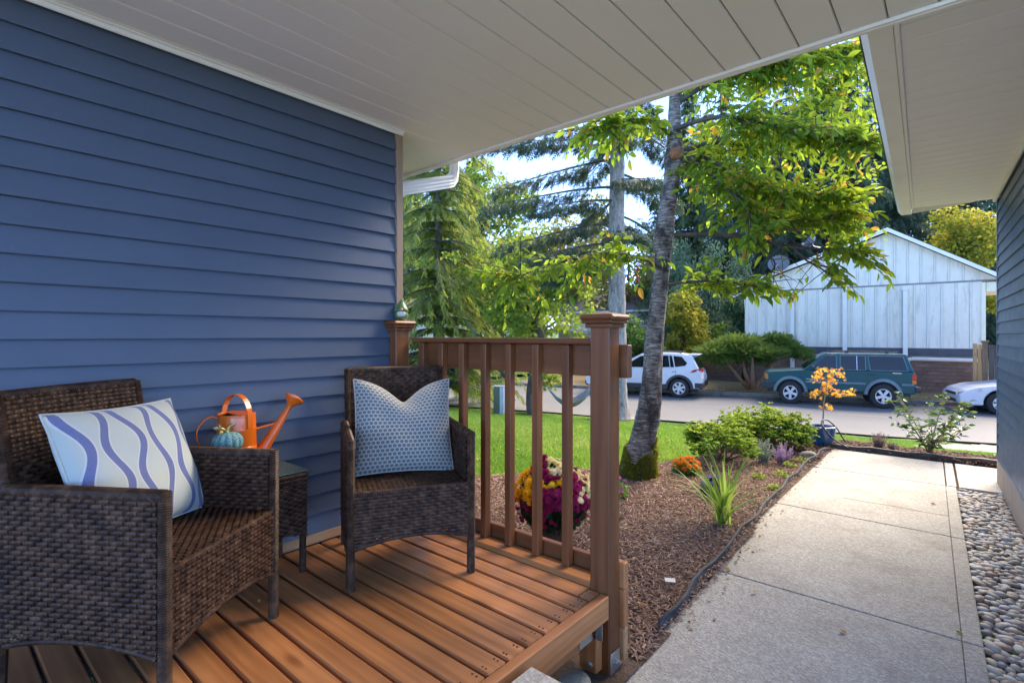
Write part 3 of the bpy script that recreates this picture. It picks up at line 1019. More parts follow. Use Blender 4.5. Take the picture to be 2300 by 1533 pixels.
pts.sort(key=lambda p: p[0] ** 2 + p[1] ** 2)
vis = [p for p in pts if (p[0] * rx + p[1] * ry) / (p[0] * fx + p[1] * fy) * F + CX < 2330 and CY + F * CZ / (p[0] * fx + p[1] * fy) < 1560]
chosen = set(vis[:300])
rest = [p for p in pts if p not in chosen and p in set(vis)]
def pmat(p, g):
    x, y, r = p
    e = r * g.uniform(1.05, 1.55)
    return Matrix.Translation((x, y, -0.024 + g.uniform(-0.006, 0.012))) @ Matrix.Rotation(g.uniform(0, 6.28), 4, 'Z') @ Matrix.Rotation(g.uniform(-.3, .3), 4, 'X') @ Matrix.Diagonal((e, r * g.uniform(.85, 1.1), r * g.uniform(.5, .75), 1))
g = random.Random(3)
for p in vis[:300]:
    o = bpy.data.objects.new('pebble', PM[g.randrange(7)])
    C.objects.link(o)
    o.parent = pb
    o.matrix_local = pmat(p, g)
VV, FF, TT = [], [], []
off = 0
for p in rest:
    me = PM[g.randrange(7)]
    M = pmat(p, g)
    co = np.empty(len(me.vertices) * 3); me.vertices.foreach_get('co', co)
    co = co.reshape(-1, 3) @ np.array(M.to_3x3()).T + np.array(M.translation)
    fi = np.empty(len(me.polygons) * 3, np.int32); me.polygons.foreach_get('vertices', fi)
    VV.append(co); FF.append(fi.reshape(-1, 3) + off); off += len(co)
    TT.append(np.full(len(me.polygons), g.random()))
# a dark second layer underneath so that no soil shows through
for p in pts[::1]:
    if p not in chosen and p not in set(): pass
if VV:
    o = bulk('pebbles', np.concatenate(VV), np.concatenate(FF), 'pebble_mass', pb, tint=np.concatenate(TT), smooth=True)
    o['kind'] = 'stuff'

# edging strips
def strip(name, pts, z0, z1, th, mat_, label):
    mb = MB()
    n = len(pts)
    vs_, fs_ = [], []
    for i, (x, y) in enumerate(pts):
        a = Vector(pts[max(i - 1, 0)]); b = Vector(pts[min(i + 1, n - 1)])
        t = (b - a).normalized(); nr = Vector((-t.y, t.x)) * th / 2
        g_ = float(gz(x, y))
        lean = 0.012 * math.sin(i * 1.3)
        hh = z1 + 0.008 * math.sin(i * 2.1 + 1)
        for sx_, zz in ((-1, z0), (1, z0), (1, hh), (-1, hh)):
            k = lean if zz != z0 else 0
            vs_.append((x + nr.x * sx_ + k, y + nr.y * sx_, zz + g_))
    for i in range(n - 1):
        for k in range(4):
            k2 = (k + 1) % 4
            fs_.append((i * 4 + k, i * 4 + k2, i * 4 + 4 + k2, i * 4 + 4 + k))
    fs_ += [(3, 2, 1, 0), tuple((n - 1) * 4 + k for k in range(4))]
    mb.add(vs_, fs_)
    o = fixn(mb.build(name, mat_, smooth=False))
    # rolled bead along the top
    mb = MB()
    mb.tube([(x + 0.012 * math.sin(i * 1.3), y, z1 + 0.008 * math.sin(i * 2.1 + 1) + float(gz(x, y)) + 0.002) for i, (x, y) in enumerate(pts)], th * 0.9, 8)
    mb.build('bead', mat_, o, smooth=True)
    return tag(o, label, 'edging')
ye = np.linspace(2.29, 7.2, 30)
strip('lawn_edging', [(float(lx(y)) - 0.012 - 0.012 * math.sin(y * 2.3), y) for y in ye], -0.03, 0.055, 0.009, 'edging_grey', 'grey plastic edging strip between the mulch bed and the left side of the path')
xe = np.linspace(-1.22, 1.2, 16)
strip('lawn_edging', [(x, 7.445 + 0.055 * (x + 1.2) + 0.01 * math.sin(x * 5)) for x in xe], -0.04, 0.06, 0.014, 'edging', 'black plastic edging strip across the far end of the concrete path')
# ------------------------------------------------------------------ our house: blue wall, soffit, eave
DK = 0.34
WX = -2.478
house = thing('blue_house', 'blue lap-sided house wall with white panelled porch soffit overhead', 'house', (WX, 1.85, 0))
def P_(o, parent=house):      # put a mesh that is built in world coordinates under a root that stands elsewhere
    o.matrix_parent_inverse = parent.matrix_world.inverted()
    return o
bpy.context.view_layer.update()
mb = MB()
mb.box(WX - 0.14, WX - 0.012, -1.6, 1.85, 0.1, 2.62)
sid = mb.build('siding', 'siding_blue', house)
sid.matrix_parent_inverse = house.matrix_world.inverted()
bpy.context.view_layer.update()
def clap(y0, y1, x, z0, ex, mat_, parent, M=None, name='clapboard'):
    """one lap board: thick lower edge, thin upper edge"""
    prof = [(x - 0.010, z0 + 0.004), (x + 0.014, z0), (x + 0.015, z0 + 0.003), (x - 0.004, z0 + ex + 0.012), (x - 0.010, z0 + ex + 0.012)]
    mb = MB()
    vs_ = [(p[0], y0, p[1]) for p in prof] + [(p[0], y1, p[1]) for p in prof]
    n = len(prof)
    fs_ = [tuple(range(n)), tuple(range(2 * n - 1, n - 1, -1))] + [((i + 1) % n, i, n + i, n + (i + 1) % n) for i in range(n)]
    mb.add(vs_, fs_)
    o = fixn(mb.build(name, mat_, parent))
    return o
EX = 0.0992
k = 0
z = 0.392
while z < 2.53:
    ex = min(EX, 2.58 - z)
    o = clap(-1.6, 1.848, WX, z, ex, 'siding_blue', sid)
    o.matrix_parent_inverse = sid.matrix_world.inverted()
    z += EX
mb = MB(); mb.cbox(WX - 0.03, WX + 0.022, 1.85, 1.893, 0.2, 2.588, 0.003)
P_(mb.build('corner_board', 'trim_tan', house))
mb = MB(); mb.cbox(WX - 0.008, WX + 0.016, -1.0, 1.80, DK + 0.002, 0.395, 0.004)
P_(mb.build('base_board', 'cedar_pale', house))
mb = MB(); mb.box(-6, WX - 0.145, 1.70, 1.868, 0.0, 2.6); mb.box(-6, WX - 0.145, -1.6, -1.45, 0.0, 2.6)
P_(mb.build('front_wall', 'siding_blue', house))
# soffit
mb = MB(); mb.box(-6, 0.16, -0.3, 2.418, 2.606, 2.63)
sof = P_(mb.build('soffit', 'soffit_groove', house))
bpy.context.view_layer.update()
xg = -0.485 - 0.1495 * 60
mb = MB()
ppw = 0.1495
prof = [(0.0025, 0.011), (0.0025, 0.004), (0.006, 0), (ppw - 0.006, 0), (ppw - 0.0025, 0.004), (ppw - 0.0025, 0.011)]
vs_ = [(p[0], -0.3, p[1]) for p in prof] + [(p[0], 2.412, p[1]) for p in prof]
n = len(prof)
mb.add(vs_, [tuple(range(n)), tuple(range(2 * n - 1, n - 1, -1))] + [((i + 1) % n, i, n + i, n + (i + 1) % n) for i in range(n)])
proto = fixn(mb.build('soffit_panel', 'soffit_white', sof))
first = True
for k in range(-24, 10):
    x = -0.485 + 0.1495 * k
    if x < -3.6 or x > 0.0: continue
    M = sof.matrix_world.inverted() @ Matrix.Translation((x, 0, 2.593))
    if first:
        proto.matrix_local = M
        first = False
    else:
        inst(proto, sof, M=M)
mb = MB()
mb.cbox(-6, 0.16, 2.413, 2.437, 2.574, 2.74, 0.004)
mb.cbox(-6, 0.16, 2.398, 2.412, 2.576, 2.592, 0.002)
P_(mb.build('fascia', 'gutter_white', house))
mb = MB()
mb.cbox(WX + 0.012, WX + 0.026, -0.3, 1.895, 2.566, 2.5925, 0.004)
mb.cbox(WX + 0.026, WX + 0.040, -0.3, 1.895, 2.583, 2.5925, 0.003)
P_(mb.build('soffit_trim', 'soffit_white', house))
# gutter behind the fascia and the downspout with its elbow
mb = MB()
gpf = [(2.4375, 2.74), (2.4375, 2.64), (2.50, 2.64), (2.53, 2.68), (2.53, 2.74), (2.522, 2.74), (2.522, 2.685), (2.497, 2.648), (2.445, 2.648), (2.445, 2.74)]
n = len(gpf)
mb.add([(-6, p[0], p[1]) for p in gpf] + [(0.1, p[0], p[1]) for p in gpf], [tuple(range(n)), tuple(range(2 * n - 1, n - 1, -1))] + [((i + 1) % n, i, n + i, n + (i + 1) % n) for i in range(n)])
P_(fixn(mb.build('gutter', 'gutter_white', house)))
def rect_tube(mb, pts, w, d, ribs=3):
    """ribbed rectangular downspout swept along points"""
    pts = [Vector(p) for p in pts]
    prof = []
    for sx_, sy_ in ((1, 1), (-1, 1), (-1, -1), (1, -1)):
        prof.append((sx_ * w / 2, sy_ * d / 2))
    full = []
    for i in range(4):
        a, b = Vector(prof[i]), Vector(prof[(i + 1) % 4])
        out = Vector(((a + b) / 2)).normalized()
        m = ribs * 2 + 1
        for j in range(m):
            p = a.lerp(b, j / m)
            full.append(p - out * (0.004 if j % 2 == 0 and j else 0))
    n = len(full)
    vs_, fs_ = [], []
    up = Vector((0.75, 0.66, 0))
    for i, p in enumerate(pts):
        t = (pts[min(i + 1, len(pts) - 1)] - pts[max(i - 1, 0)]).normalized()
        sd_ = t.cross(up).normalized()
        u2 = sd_.cross(t).normalized()
        for q in full:
            vs_.append(p + sd_ * q.x + u2 * q.y)
    for i in range(len(pts) - 1):
        for k in range(n):
            fs_.append((i * n + k, i * n + (k + 1) % n, (i + 1) * n + (k + 1) % n, (i + 1) * n + k))
    fs_ += [tuple(range(n)), tuple((len(pts) - 1) * n + k for k in range(n))]
    mb.add(vs_, fs_)
a = Vector((-2.635, 2.47, 2.64)); b = Vector((-2.635, 2.47, 2.475)); c = Vector((-2.655, 1.985, 2.315)); d_ = Vector((-2.655, 1.96, 0.0))
pts = [a, a.lerp(b, 0.6), b + Vector((0, -0.008, 0.02)), b + Vector((0.0, -0.035, -0.012)), b + Vector((0.005, -0.07, -0.028)), c + Vector((0, 0.05, 0.012)), c + Vector((0, 0.015, -0.01)), c + Vector((0, -0.01, -0.05)), d_ + Vector((0, 0, 1.2)), d_]
mb = MB(); rect_tube(mb, pts, 0.075, 0.06)
P_(fixn(mb.build('downspout', 'gutter_white', house)))
# roof above the porch
mb = MB(); mb.cbox(-6.1, 0.2, -0.35, 2.56, 2.745, 2.83, 0.01)
P_(fixn(mb.build('roof', 'roofing', house)))

# ------------------------------------------------------------------ the wing on the right
WA = R(1.9)
wing = thing('house_wing', 'slate blue lap-sided house wing with white gutter and tan foundation', 'house', (0.33, 6.776, 0), WA)
L0 = -4.35     # how far it comes towards us
mb = MB(); mb.box(0.012, 0.2, L0, -0.02, 0.255, 2.72); mb.box(0.2, 5.0, -0.2, -0.02, 0.0, 2.72)
ws = mb.build('siding', 'siding_slate', wing)
z = 0.262
g = random.Random(5)
row = 0
while z < 2.62:
    cuts = [L0, -0.045]
    q = -0.2 - 0.45 * g.random() - (0.5 if row % 2 else 0)
    js_ = []
    while q > L0 + 0.4:
        js_.append(q)
        q -= 1.1 + g.random() * 0.5
    ed = [-0.045] + js_ + [L0]
    for a, b in zip(ed[:-1], ed[1:]):
        # outer face looks to -x: mirror the board
        prof = [(0.012, z), (-0.010, z), (-0.011, z + 0.003), (0.004, z + 0.1045 + 0.012), (0.012, z + 0.1045 + 0.012)]
        mb = MB()
        n = 5
        mb.add([(p[0], b + 0.0012, p[1]) for p in prof] + [(p[0], a - 0.0012, p[1]) for p in prof],
               [tuple(range(n)), tuple(range(2 * n - 1, n - 1, -1))] + [((i + 1) % n, i, n + i, n + (i + 1) % n) for i in range(n)])
        fixn(mb.build('clapboard', 'siding_slate', ws))
    z += 0.1045
    row += 1
mb = MB(); mb.cbox(-0.012, 0.05, -0.043, 0.0, 0.235, 2.70, 0.003)
mb.build('corner_board', 'siding_slate', wing)
mb = MB(); mb.cbox(-0.016, 0.012, L0, 0.004, 0.232, 0.262, 0.005)
mb.build('skirt_board', 'siding_blue', wing)
mb = MB(); mb.cbox(-0.010, 0.25, L0, -0.005, -0.2, 0.231, 0.004); mb.box(0.25, 5.0, -0.25, -0.006, -0.2, 0.229)
mb.build('foundation', 'foundation', wing)
mb = MB(); mb.box(-0.63, 0.30, L0 + 0.0, -0.004, 2.715, 2.74)
wsf = mb.build('soffit', 'soffit_groove', wing)
pw = 0.155
prof = [(0.003, 0.010), (0.003, 0.004), (0.006, 0), (pw - 0.006, 0), (pw - 0.003, 0.004), (pw - 0.003, 0.010)]
mb = MB(); n = 6
mb.add([(-0.632, p[0], p[1]) for p in prof] + [(-0.006, p[0], p[1]) for p in prof], [tuple(range(n)), tuple(range(2 * n - 1, n - 1, -1))] + [((i + 1) % n, i, n + i, n + (i + 1) % n) for i in range(n)])
proto = fixn(mb.build('soffit_panel', 'soffit_white', wsf))
ny = int(-L0 / pw)
for k in range(ny):
    M = Matrix.Translation((0, -0.004 - pw * (k + 1), 2.703))
    if k == 0: proto.matrix_local = M
    else: inst(proto, wsf, M=M)
mb = MB(); mb.cbox(-0.04, -0.012, L0, -0.006, 2.672, 2.702, 0.006)
mb.cbox(-0.655, -0.633, L0, 0.004, 2.692, 2.72, 0.004)
mb.build('soffit_trim', 'soffit_white', wing)
mb = MB()
gpf = [(-0.657, 2.82), (-0.657, 2.694), (-0.745, 2.694), (-0.775, 2.735), (-0.778, 2.81), (-0.79, 2.815), (-0.79, 2.825), (-0.768, 2.825), (-0.768, 2.738), (-0.742, 2.702), (-0.665, 2.702), (-0.665, 2.82)]
n = len(gpf)
mb.add([(p[0], L0, p[1]) for p in gpf] + [(p[0], 0.25, p[1]) for p in gpf], [tuple(range(n)), tuple(range(2 * n - 1, n - 1, -1))] + [((i + 1) % n, i, n + i, n + (i + 1) % n) for i in range(n)])
fixn(mb.build('gutter', 'gutter_white', wing))
mb = MB(); mb.add([(-0.63, 0.0, 2.70), (-0.2, 0.0, 2.70), (0.0, 0.0, 2.74), (0.0, 0.02, 2.74), (-0.2, 0.02, 2.70), (-0.63, 0.02, 2.66), (-0.655, 0.02, 2.66), (-0.655, 0, 2.66), (-0.655, 0.02, 2.82), (-0.655, 0, 2.82)],
                  [(0, 7, 9), (0, 1, 2, 9), (3, 4, 5, 8), (5, 6, 8), (0, 5, 4, 1), (1, 4, 3, 2), (9, 8, 3, 2)])
mb.build('rake_board', 'gutter_white', wing)
mb = MB()
mb.add([(-0.80, L0, 2.83), (-0.80, 0.28, 2.83), (5.2, 0.28, 3.75), (5.2, L0, 3.75), (-0.80, L0, 2.88), (-0.80, 0.28, 2.88), (5.2, 0.28, 3.8), (5.2, L0, 3.8), (11, 0.28, 2.83), (11, L0, 2.83), (11, 0.28, 2.88), (11, L0, 2.88)],
       [(0, 1, 2, 3), (7, 6, 5, 4), (0, 4, 5, 1), (1, 5, 6, 2), (3, 7, 4, 0), (3, 2, 8, 9), (7, 11, 10, 6), (2, 6, 10, 8), (8, 10, 11, 9), (9, 11, 7, 3)])
fixn(mb.build('roof', 'roofing', wing))
mb = MB(); mb.add([(0.0, -0.03, 2.72), (5.0, -0.03, 2.72), (10.4, -0.03, 2.72), (10.4, -0.03, 2.9), (5.2, -0.03, 3.74), (0, -0.03, 2.9)], [(0, 1, 2, 3, 4, 5)]); mb.box(5.0, 10.4, -0.2, -0.03, -0.4, 2.72)
mb.build('gable', 'siding_slate', wing)

# ------------------------------------------------------------------ deck and railing
deck = thing('porch_deck', 'low stained wooden porch deck with square baluster railing', 'deck', (-1.78, 0.5, 0))
bpy.context.view_layer.update()
def PD(o, parent=deck):
    o.matrix_parent_inverse = parent.matrix_world.inverted()
    return o
mb = MB()
PW = 0.0995
mb.cbox(-2.462, -1.105, 0.0052, PW - 0.0052, -0.026, 0, 0.0055)
proto = mb.build('deck_board', 'wood_x', deck)
k = 0
y = 1.769
first = True
boards = []
while y > -1.0:
    M = deck.matrix_world.inverted() @ Matrix.Translation((0, y - PW, DK + random.uniform(-0.0008, 0.0008)))
    if first: proto.matrix_local = M; b = proto; first = False
    else: b = inst(proto, deck, M=M)
    boards.append(b)
    y -= PW
mb = MB(); mb.cbox(-2.462, -1.162, 0, 0.092, -0.026, 0, 0.0035)
b = mb.build('deck_board', 'wood_x', deck); b.matrix_local = deck.matrix_world.inverted() @ Matrix.Translation((0, 1.773, DK)); boards.append(b)
mb = MB(); mb.cbox(-1.158, -1.105, 0, 0.078, -0.026, 0, 0.0035)
b = mb.build('deck_board', 'wood_x', deck); b.matrix_local = deck.matrix_world.inverted() @ Matrix.Translation((0, 1.773, DK))
mb = MB(); mb.cbox(-2.44, -1.159, 1.868, 1.957, DK - 0.012, DK + 0.022, 0.004)
PD(mb.build('edge_board', 'wood_x', deck))
# screws near the board ends
mb = MB()
for k in range(9):
    yc = 1.769 - PW * k - PW / 2
    for dx in (0.02, 0.036):
        for dy in (-0.027, 0.027):
            mb.lathe([(0.0, 0.0006), (0.0035, 0.0006), (0.0042, 0.0002), (0.0042, -0.001)], 8, Matrix.Translation((-1.105 - dx - random.uniform(0, .004), yc + dy, DK + 0.0008)))
PD(mb.build('screws', 'screw', deck))['kind'] = 'stuff'
mb = MB(); mb.cbox(-1.101, -1.062, -1.0, 1.852, 0.245, DK + 0.001, 0.004)
PD(mb.build('rim_board', 'wood_y', deck))
mb = MB(); mb.cbox(-1.145, -1.108, -1.0, 1.79, 0.165, 0.312, 0.004)
PD(mb.build('beam', 'wood_y', deck))
for y0 in (0.2, 0.75, 1.3):
    mb = MB(); mb.cbox(-2.45, -1.147, y0, y0 + 0.038, 0.17, 0.312, 0.004); PD(mb.build('joist', 'wood_x', deck))
mb = MB(); mb.cbox(-2.45, -1.165, 1.872, 1.910, 0.17, 0.326, 0.004); PD(mb.build('joist', 'wood_x', deck))
PX0, PX1, PY0, PY1 = -1.157, -1.064, 1.856, 1.944
mb = MB(); mb.cbox(PX0, PX1, PY0, PY1, 0.005, 1.447, 0.006)
post = PD(mb.build('post', 'rail_z', deck))
bpy.context.view_layer.update()
def cap(x0, x1, y0, y1, z, parent, ov=0.034):
    mb = MB()
    mb.cbox(x0 - ov * 0.45, x1 + ov * 0.45, y0 - ov * 0.45, y1 + ov * 0.45, z - 0.012, z + 0.006, 0.004)
    mb.cbox(x0 - ov * 0.8, x1 + ov * 0.8, y0 - ov * 0.8, y1 + ov * 0.8, z + 0.0065, z + 0.02, 0.005)
    mb.cbox(x0 - ov, x1 + ov, y0 - ov, y1 + ov, z + 0.0205, z + 0.043, 0.009)
    a, b_, c_, d2 = x0 - ov * .7, x1 + ov * .7, y0 - ov * .7, y1 + ov * .7
    mx_, my_ = (a + b_) / 2, (c_ + d2) / 2
    mb.add([(a, c_, z + .0435), (b_, c_, z + .0435), (b_, d2, z + .0435), (a, d2, z + .0435), (mx_, my_, z + .056)], [(0, 1, 4), (1, 2, 4), (2, 3, 4), (3, 0, 4)])
    o = mb.build('post_cap', 'rail_x', parent)
    o.matrix_parent_inverse = parent.matrix_world.inverted()
    return o
cap(PX0, PX1, PY0, PY1, 1.442, post)
# post base bracket with bolt
mb = MB()
mb.cbox(PX1 + 0.0005, PX1 + 0.005, PY0 + 0.006, PY1 - 0.006, 0.012, 0.098, 0.002)
Mx = Matrix.Translation((PX1 + 0.005, (PY0 + PY1) / 2, 0.055)) @ Matrix.Rotation(R(90), 4, 'Y')
mb.lathe([(0.024, 0), (0.024, 0.003), (0.013, 0.003), (0.013, 0.012), (0.007, 0.012), (0.007, 0.022), (0, 0.022)], 12, Mx)
o = mb.build('bracket', 'zinc', post); o.matrix_parent_inverse = post.matrix_world.inverted()
# block beside the post, hanger, spacer stack behind
mb = MB(); mb.cbox(PX0 - 0.02, PX1 - 0.03, PY0 - 0.05, PY0 - 0.0015, 0.03, 0.24, 0.004)
PD(mb.build('post_block', 'wood_z', deck))
for zz in (0.06, 0.17):
    mb = MB(); mb.lathe([(0.012, 0), (0.012, 0.004), (0.007, 0.006), (0, 0.006)], 10, Matrix.Translation((PX0 + 0.035, PY0 - 0.05, zz)) @ Matrix.Rotation(R(90), 4, 'X'))
    PD(mb.build('bolt', 'zinc', deck))
mb = MB(); mb.cbox(-1.1065, -1.103, 1.70, 1.79, 0.172, 0.242, 0.002); mb.cbox(-1.107, -1.066, 1.806, 1.8095, 0.172, 0.24, 0.0015)
PD(mb.build('joist_hanger', 'zinc', deck))
for i, (z0, z1, m_) in enumerate(((0.335, 0.445, 'wood_z'), (0.172, 0.333, 'wood_z'), (0.035, 0.170, 'cedar_pale'))):
    mb = MB(); mb.cbox(-1.13, -1.043 - 0.001 * i, 1.9465, 1.982, z0, z1, 0.004)
    PD(mb.build('spacer_block', m_, deck))
# post at the wall
mb = MB(); mb.cbox(WX + 0.012, WX + 0.075, 1.802, 1.896, DK, 1.447, 0.005)
wpost = PD(mb.build('post', 'rail_z', deck))
bpy.context.view_layer.update()
cap(WX + 0.016, WX + 0.075, 1.802, 1.896, 1.436, wpost, 0.032)
# rails
mb = MB(); mb.cbox(WX + 0.077, -1.033, 1.9585, 1.996, 1.219, 1.359, 0.004)
PD(mb.build('rail_board', 'rail_x', deck))
mb = MB(); mb.cbox(WX + 0.077, PX0 - 0.001, 1.905, 2.004, 1.36, 1.386, 0.005)
PD(mb.build('top_rail', 'rail_x', deck))
mb = MB(); mb.cbox(WX + 0.03, PX0 + 0.02, 1.9695, 2.004, 0.24, 0.425, 0.004)
PD(mb.build('bottom_rail', 'rail_x', deck))
mb = MB()
mb.cbox(-0.019, 0.019, -0.0395, 0.0, DK + 0.0225, 1.357, 0.0035)
proto = mb.build('baluster', 'rail_z', deck)
for i, x in enumerate((-2.325, -2.163, -1.997, -1.833, -1.668, -1.497, -1.325)):
    M = deck.matrix_world.inverted() @ Matrix.Translation((x, 1.9575, 0))
    if i == 0: proto.matrix_local = M
    else: inst(proto, deck, M=M)
# fibreglass of the ground below the deck: bare soil
mb = MB(); mb.add([(-2.6, -1.0, 0.004), (-1.0, -1.0, 0.004), (-1.0, 2.02, 0.012), (-2.6, 2.02, 0.012)], [(0, 1, 2, 3)])
struct(mb.build('soil_under_deck', 'soil'))
# ------------------------------------------------------------------ woven resin panels
def weave(fn, ul, vl, pitch=0.0142, sp=0.0215, amp=0.003, mask=None):
    nr = max(2, int(round(vl / pitch))); p = vl / nr
    nk = max(2, int(round(ul / sp))); s = ul / nk
    nu = nk * 4 + 1
    u = np.linspace(0, ul, nu)
    j = np.arange(nr)
    off = amp * np.cos(np.pi * u[None, :] / s + np.pi * j[:, None])
    Vs, Fs, Ms = [], [], []
    U = np.repeat(np.repeat(u[None, :, None], nr, 0), 3, 2)
    dv = np.array([-0.47, 0, 0.47]) * p
    Vv = ((j + 0.5) * p)[:, None, None] + dv[None, None, :] + 0 * U
    N = off[:, :, None] + np.array([0, 0.0017, 0])[None, None, :]
    Vs.append(fn(U.ravel(), Vv.ravel(), N.ravel()))
    idx = np.arange(nr * nu * 3).reshape(nr, nu, 3)
    q = np.stack([idx[:, :-1, :-1], idx[:, 1:, :-1], idx[:, 1:, 1:], idx[:, :-1, 1:]], -1).reshape(-1, 4)
    if mask is not None:
        uc = (U[:, :-1, :-1] + U[:, 1:, 1:]).ravel() / 2
        vc = (Vv[:, :-1, :-1] + Vv[:, 1:, 1:]).ravel() / 2
        q = q[mask(uc, vc)]
    Fs.append(q); Ms.append(np.zeros(len(q), int))
    nb = nr * nu * 3
    # upright strands, two thin ones side by side
    k = np.arange(0, nk + 1)
    nv = nr * 2 + 1
    vv = np.linspace(0, vl, nv)
    ph = -amp * np.cos(np.pi * k[:, None] + np.pi * (vv[None, :] / p - 0.5))
    for c0 in (-0.0022, 0.0022):
        du = np.array([-0.0017, 0.0017]) + c0
        U2 = np.clip((k * s)[:, None, None] + du[None, None, :] + np.zeros((1, nv, 1)), 0, ul)
        V2 = vv[None, :, None] + 0 * U2
        N2 = ph[:, :, None] + 0 * U2
        Vs.append(fn(U2.ravel(), V2.ravel(), N2.ravel()))
        idx = nb + np.arange((nk + 1) * nv * 2).reshape(nk + 1, nv, 2)
        q = np.stack([idx[:, :-1, 0], idx[:, :-1, 1], idx[:, 1:, 1], idx[:, 1:, 0]], -1).reshape(-1, 4)
        if mask is not None:
            uc = ((U2[:, :-1, 0] + U2[:, 1:, 1]) / 2).ravel()
            vc = ((V2[:, :-1, 0] + V2[:, 1:, 1]) / 2).ravel()
            q = q[mask(uc, vc)]
        Fs.append(q); Ms.append(np.ones(len(q), int))
        nb += (nk + 1) * nv * 2
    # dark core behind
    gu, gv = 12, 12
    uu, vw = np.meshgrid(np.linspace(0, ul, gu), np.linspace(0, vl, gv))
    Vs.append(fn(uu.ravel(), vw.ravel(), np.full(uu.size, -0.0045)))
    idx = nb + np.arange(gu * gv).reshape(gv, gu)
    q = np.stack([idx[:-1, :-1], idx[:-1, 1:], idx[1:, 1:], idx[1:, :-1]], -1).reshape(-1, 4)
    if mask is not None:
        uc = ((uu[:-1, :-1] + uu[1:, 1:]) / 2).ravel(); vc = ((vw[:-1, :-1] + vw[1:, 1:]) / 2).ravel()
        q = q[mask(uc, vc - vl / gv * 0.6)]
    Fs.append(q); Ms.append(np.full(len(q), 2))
    return np.concatenate(Vs), np.concatenate(Fs), np.concatenate(Ms)
def panel(name, parts, parent):
    V, Fc, M, off = [], [], [], 0
    for v, f, m in parts:
        V.append(v); Fc.append(f + off); M.append(m); off += len(v)
    o = bulk(name, np.concatenate(V), np.concatenate(Fc), ['wicker', 'wicker_upright', 'wicker_dark'], parent, mi=np.concatenate(M), smooth=False)
    return o
def plane(o, u, v, n=None):
    o, u, v = (np.array(a, float) for a in (o, u, v))
    n = np.cross(u, v) if n is None else np.array(n, float)
    n = n / np.linalg.norm(n)
    return lambda U, V, N: o + U[:, None] * u + V[:, None] * v + N[:, None] * n
def wrap(mb, a, b, r, pitch=0.0065, n=8, bend=None):
    a, b = Vector(a), Vector(b)
    k = max(4, int((b - a).length / pitch)) * 2
    pts, rad = [], []
    for i in range(k + 1):
        t = i / k
        p = a.lerp(b, t)
        if bend is not None: p = p + Vector(bend) * (4 * t * (1 - t))
        pts.append(p)
        rad.append(r * (1.0 if i % 2 else 0.88))
    mb.tube(pts, rad, n)
HW, DP, SZ, AZ, BZ = 0.2585, 0.515, 0.405, 0.628, 0.885
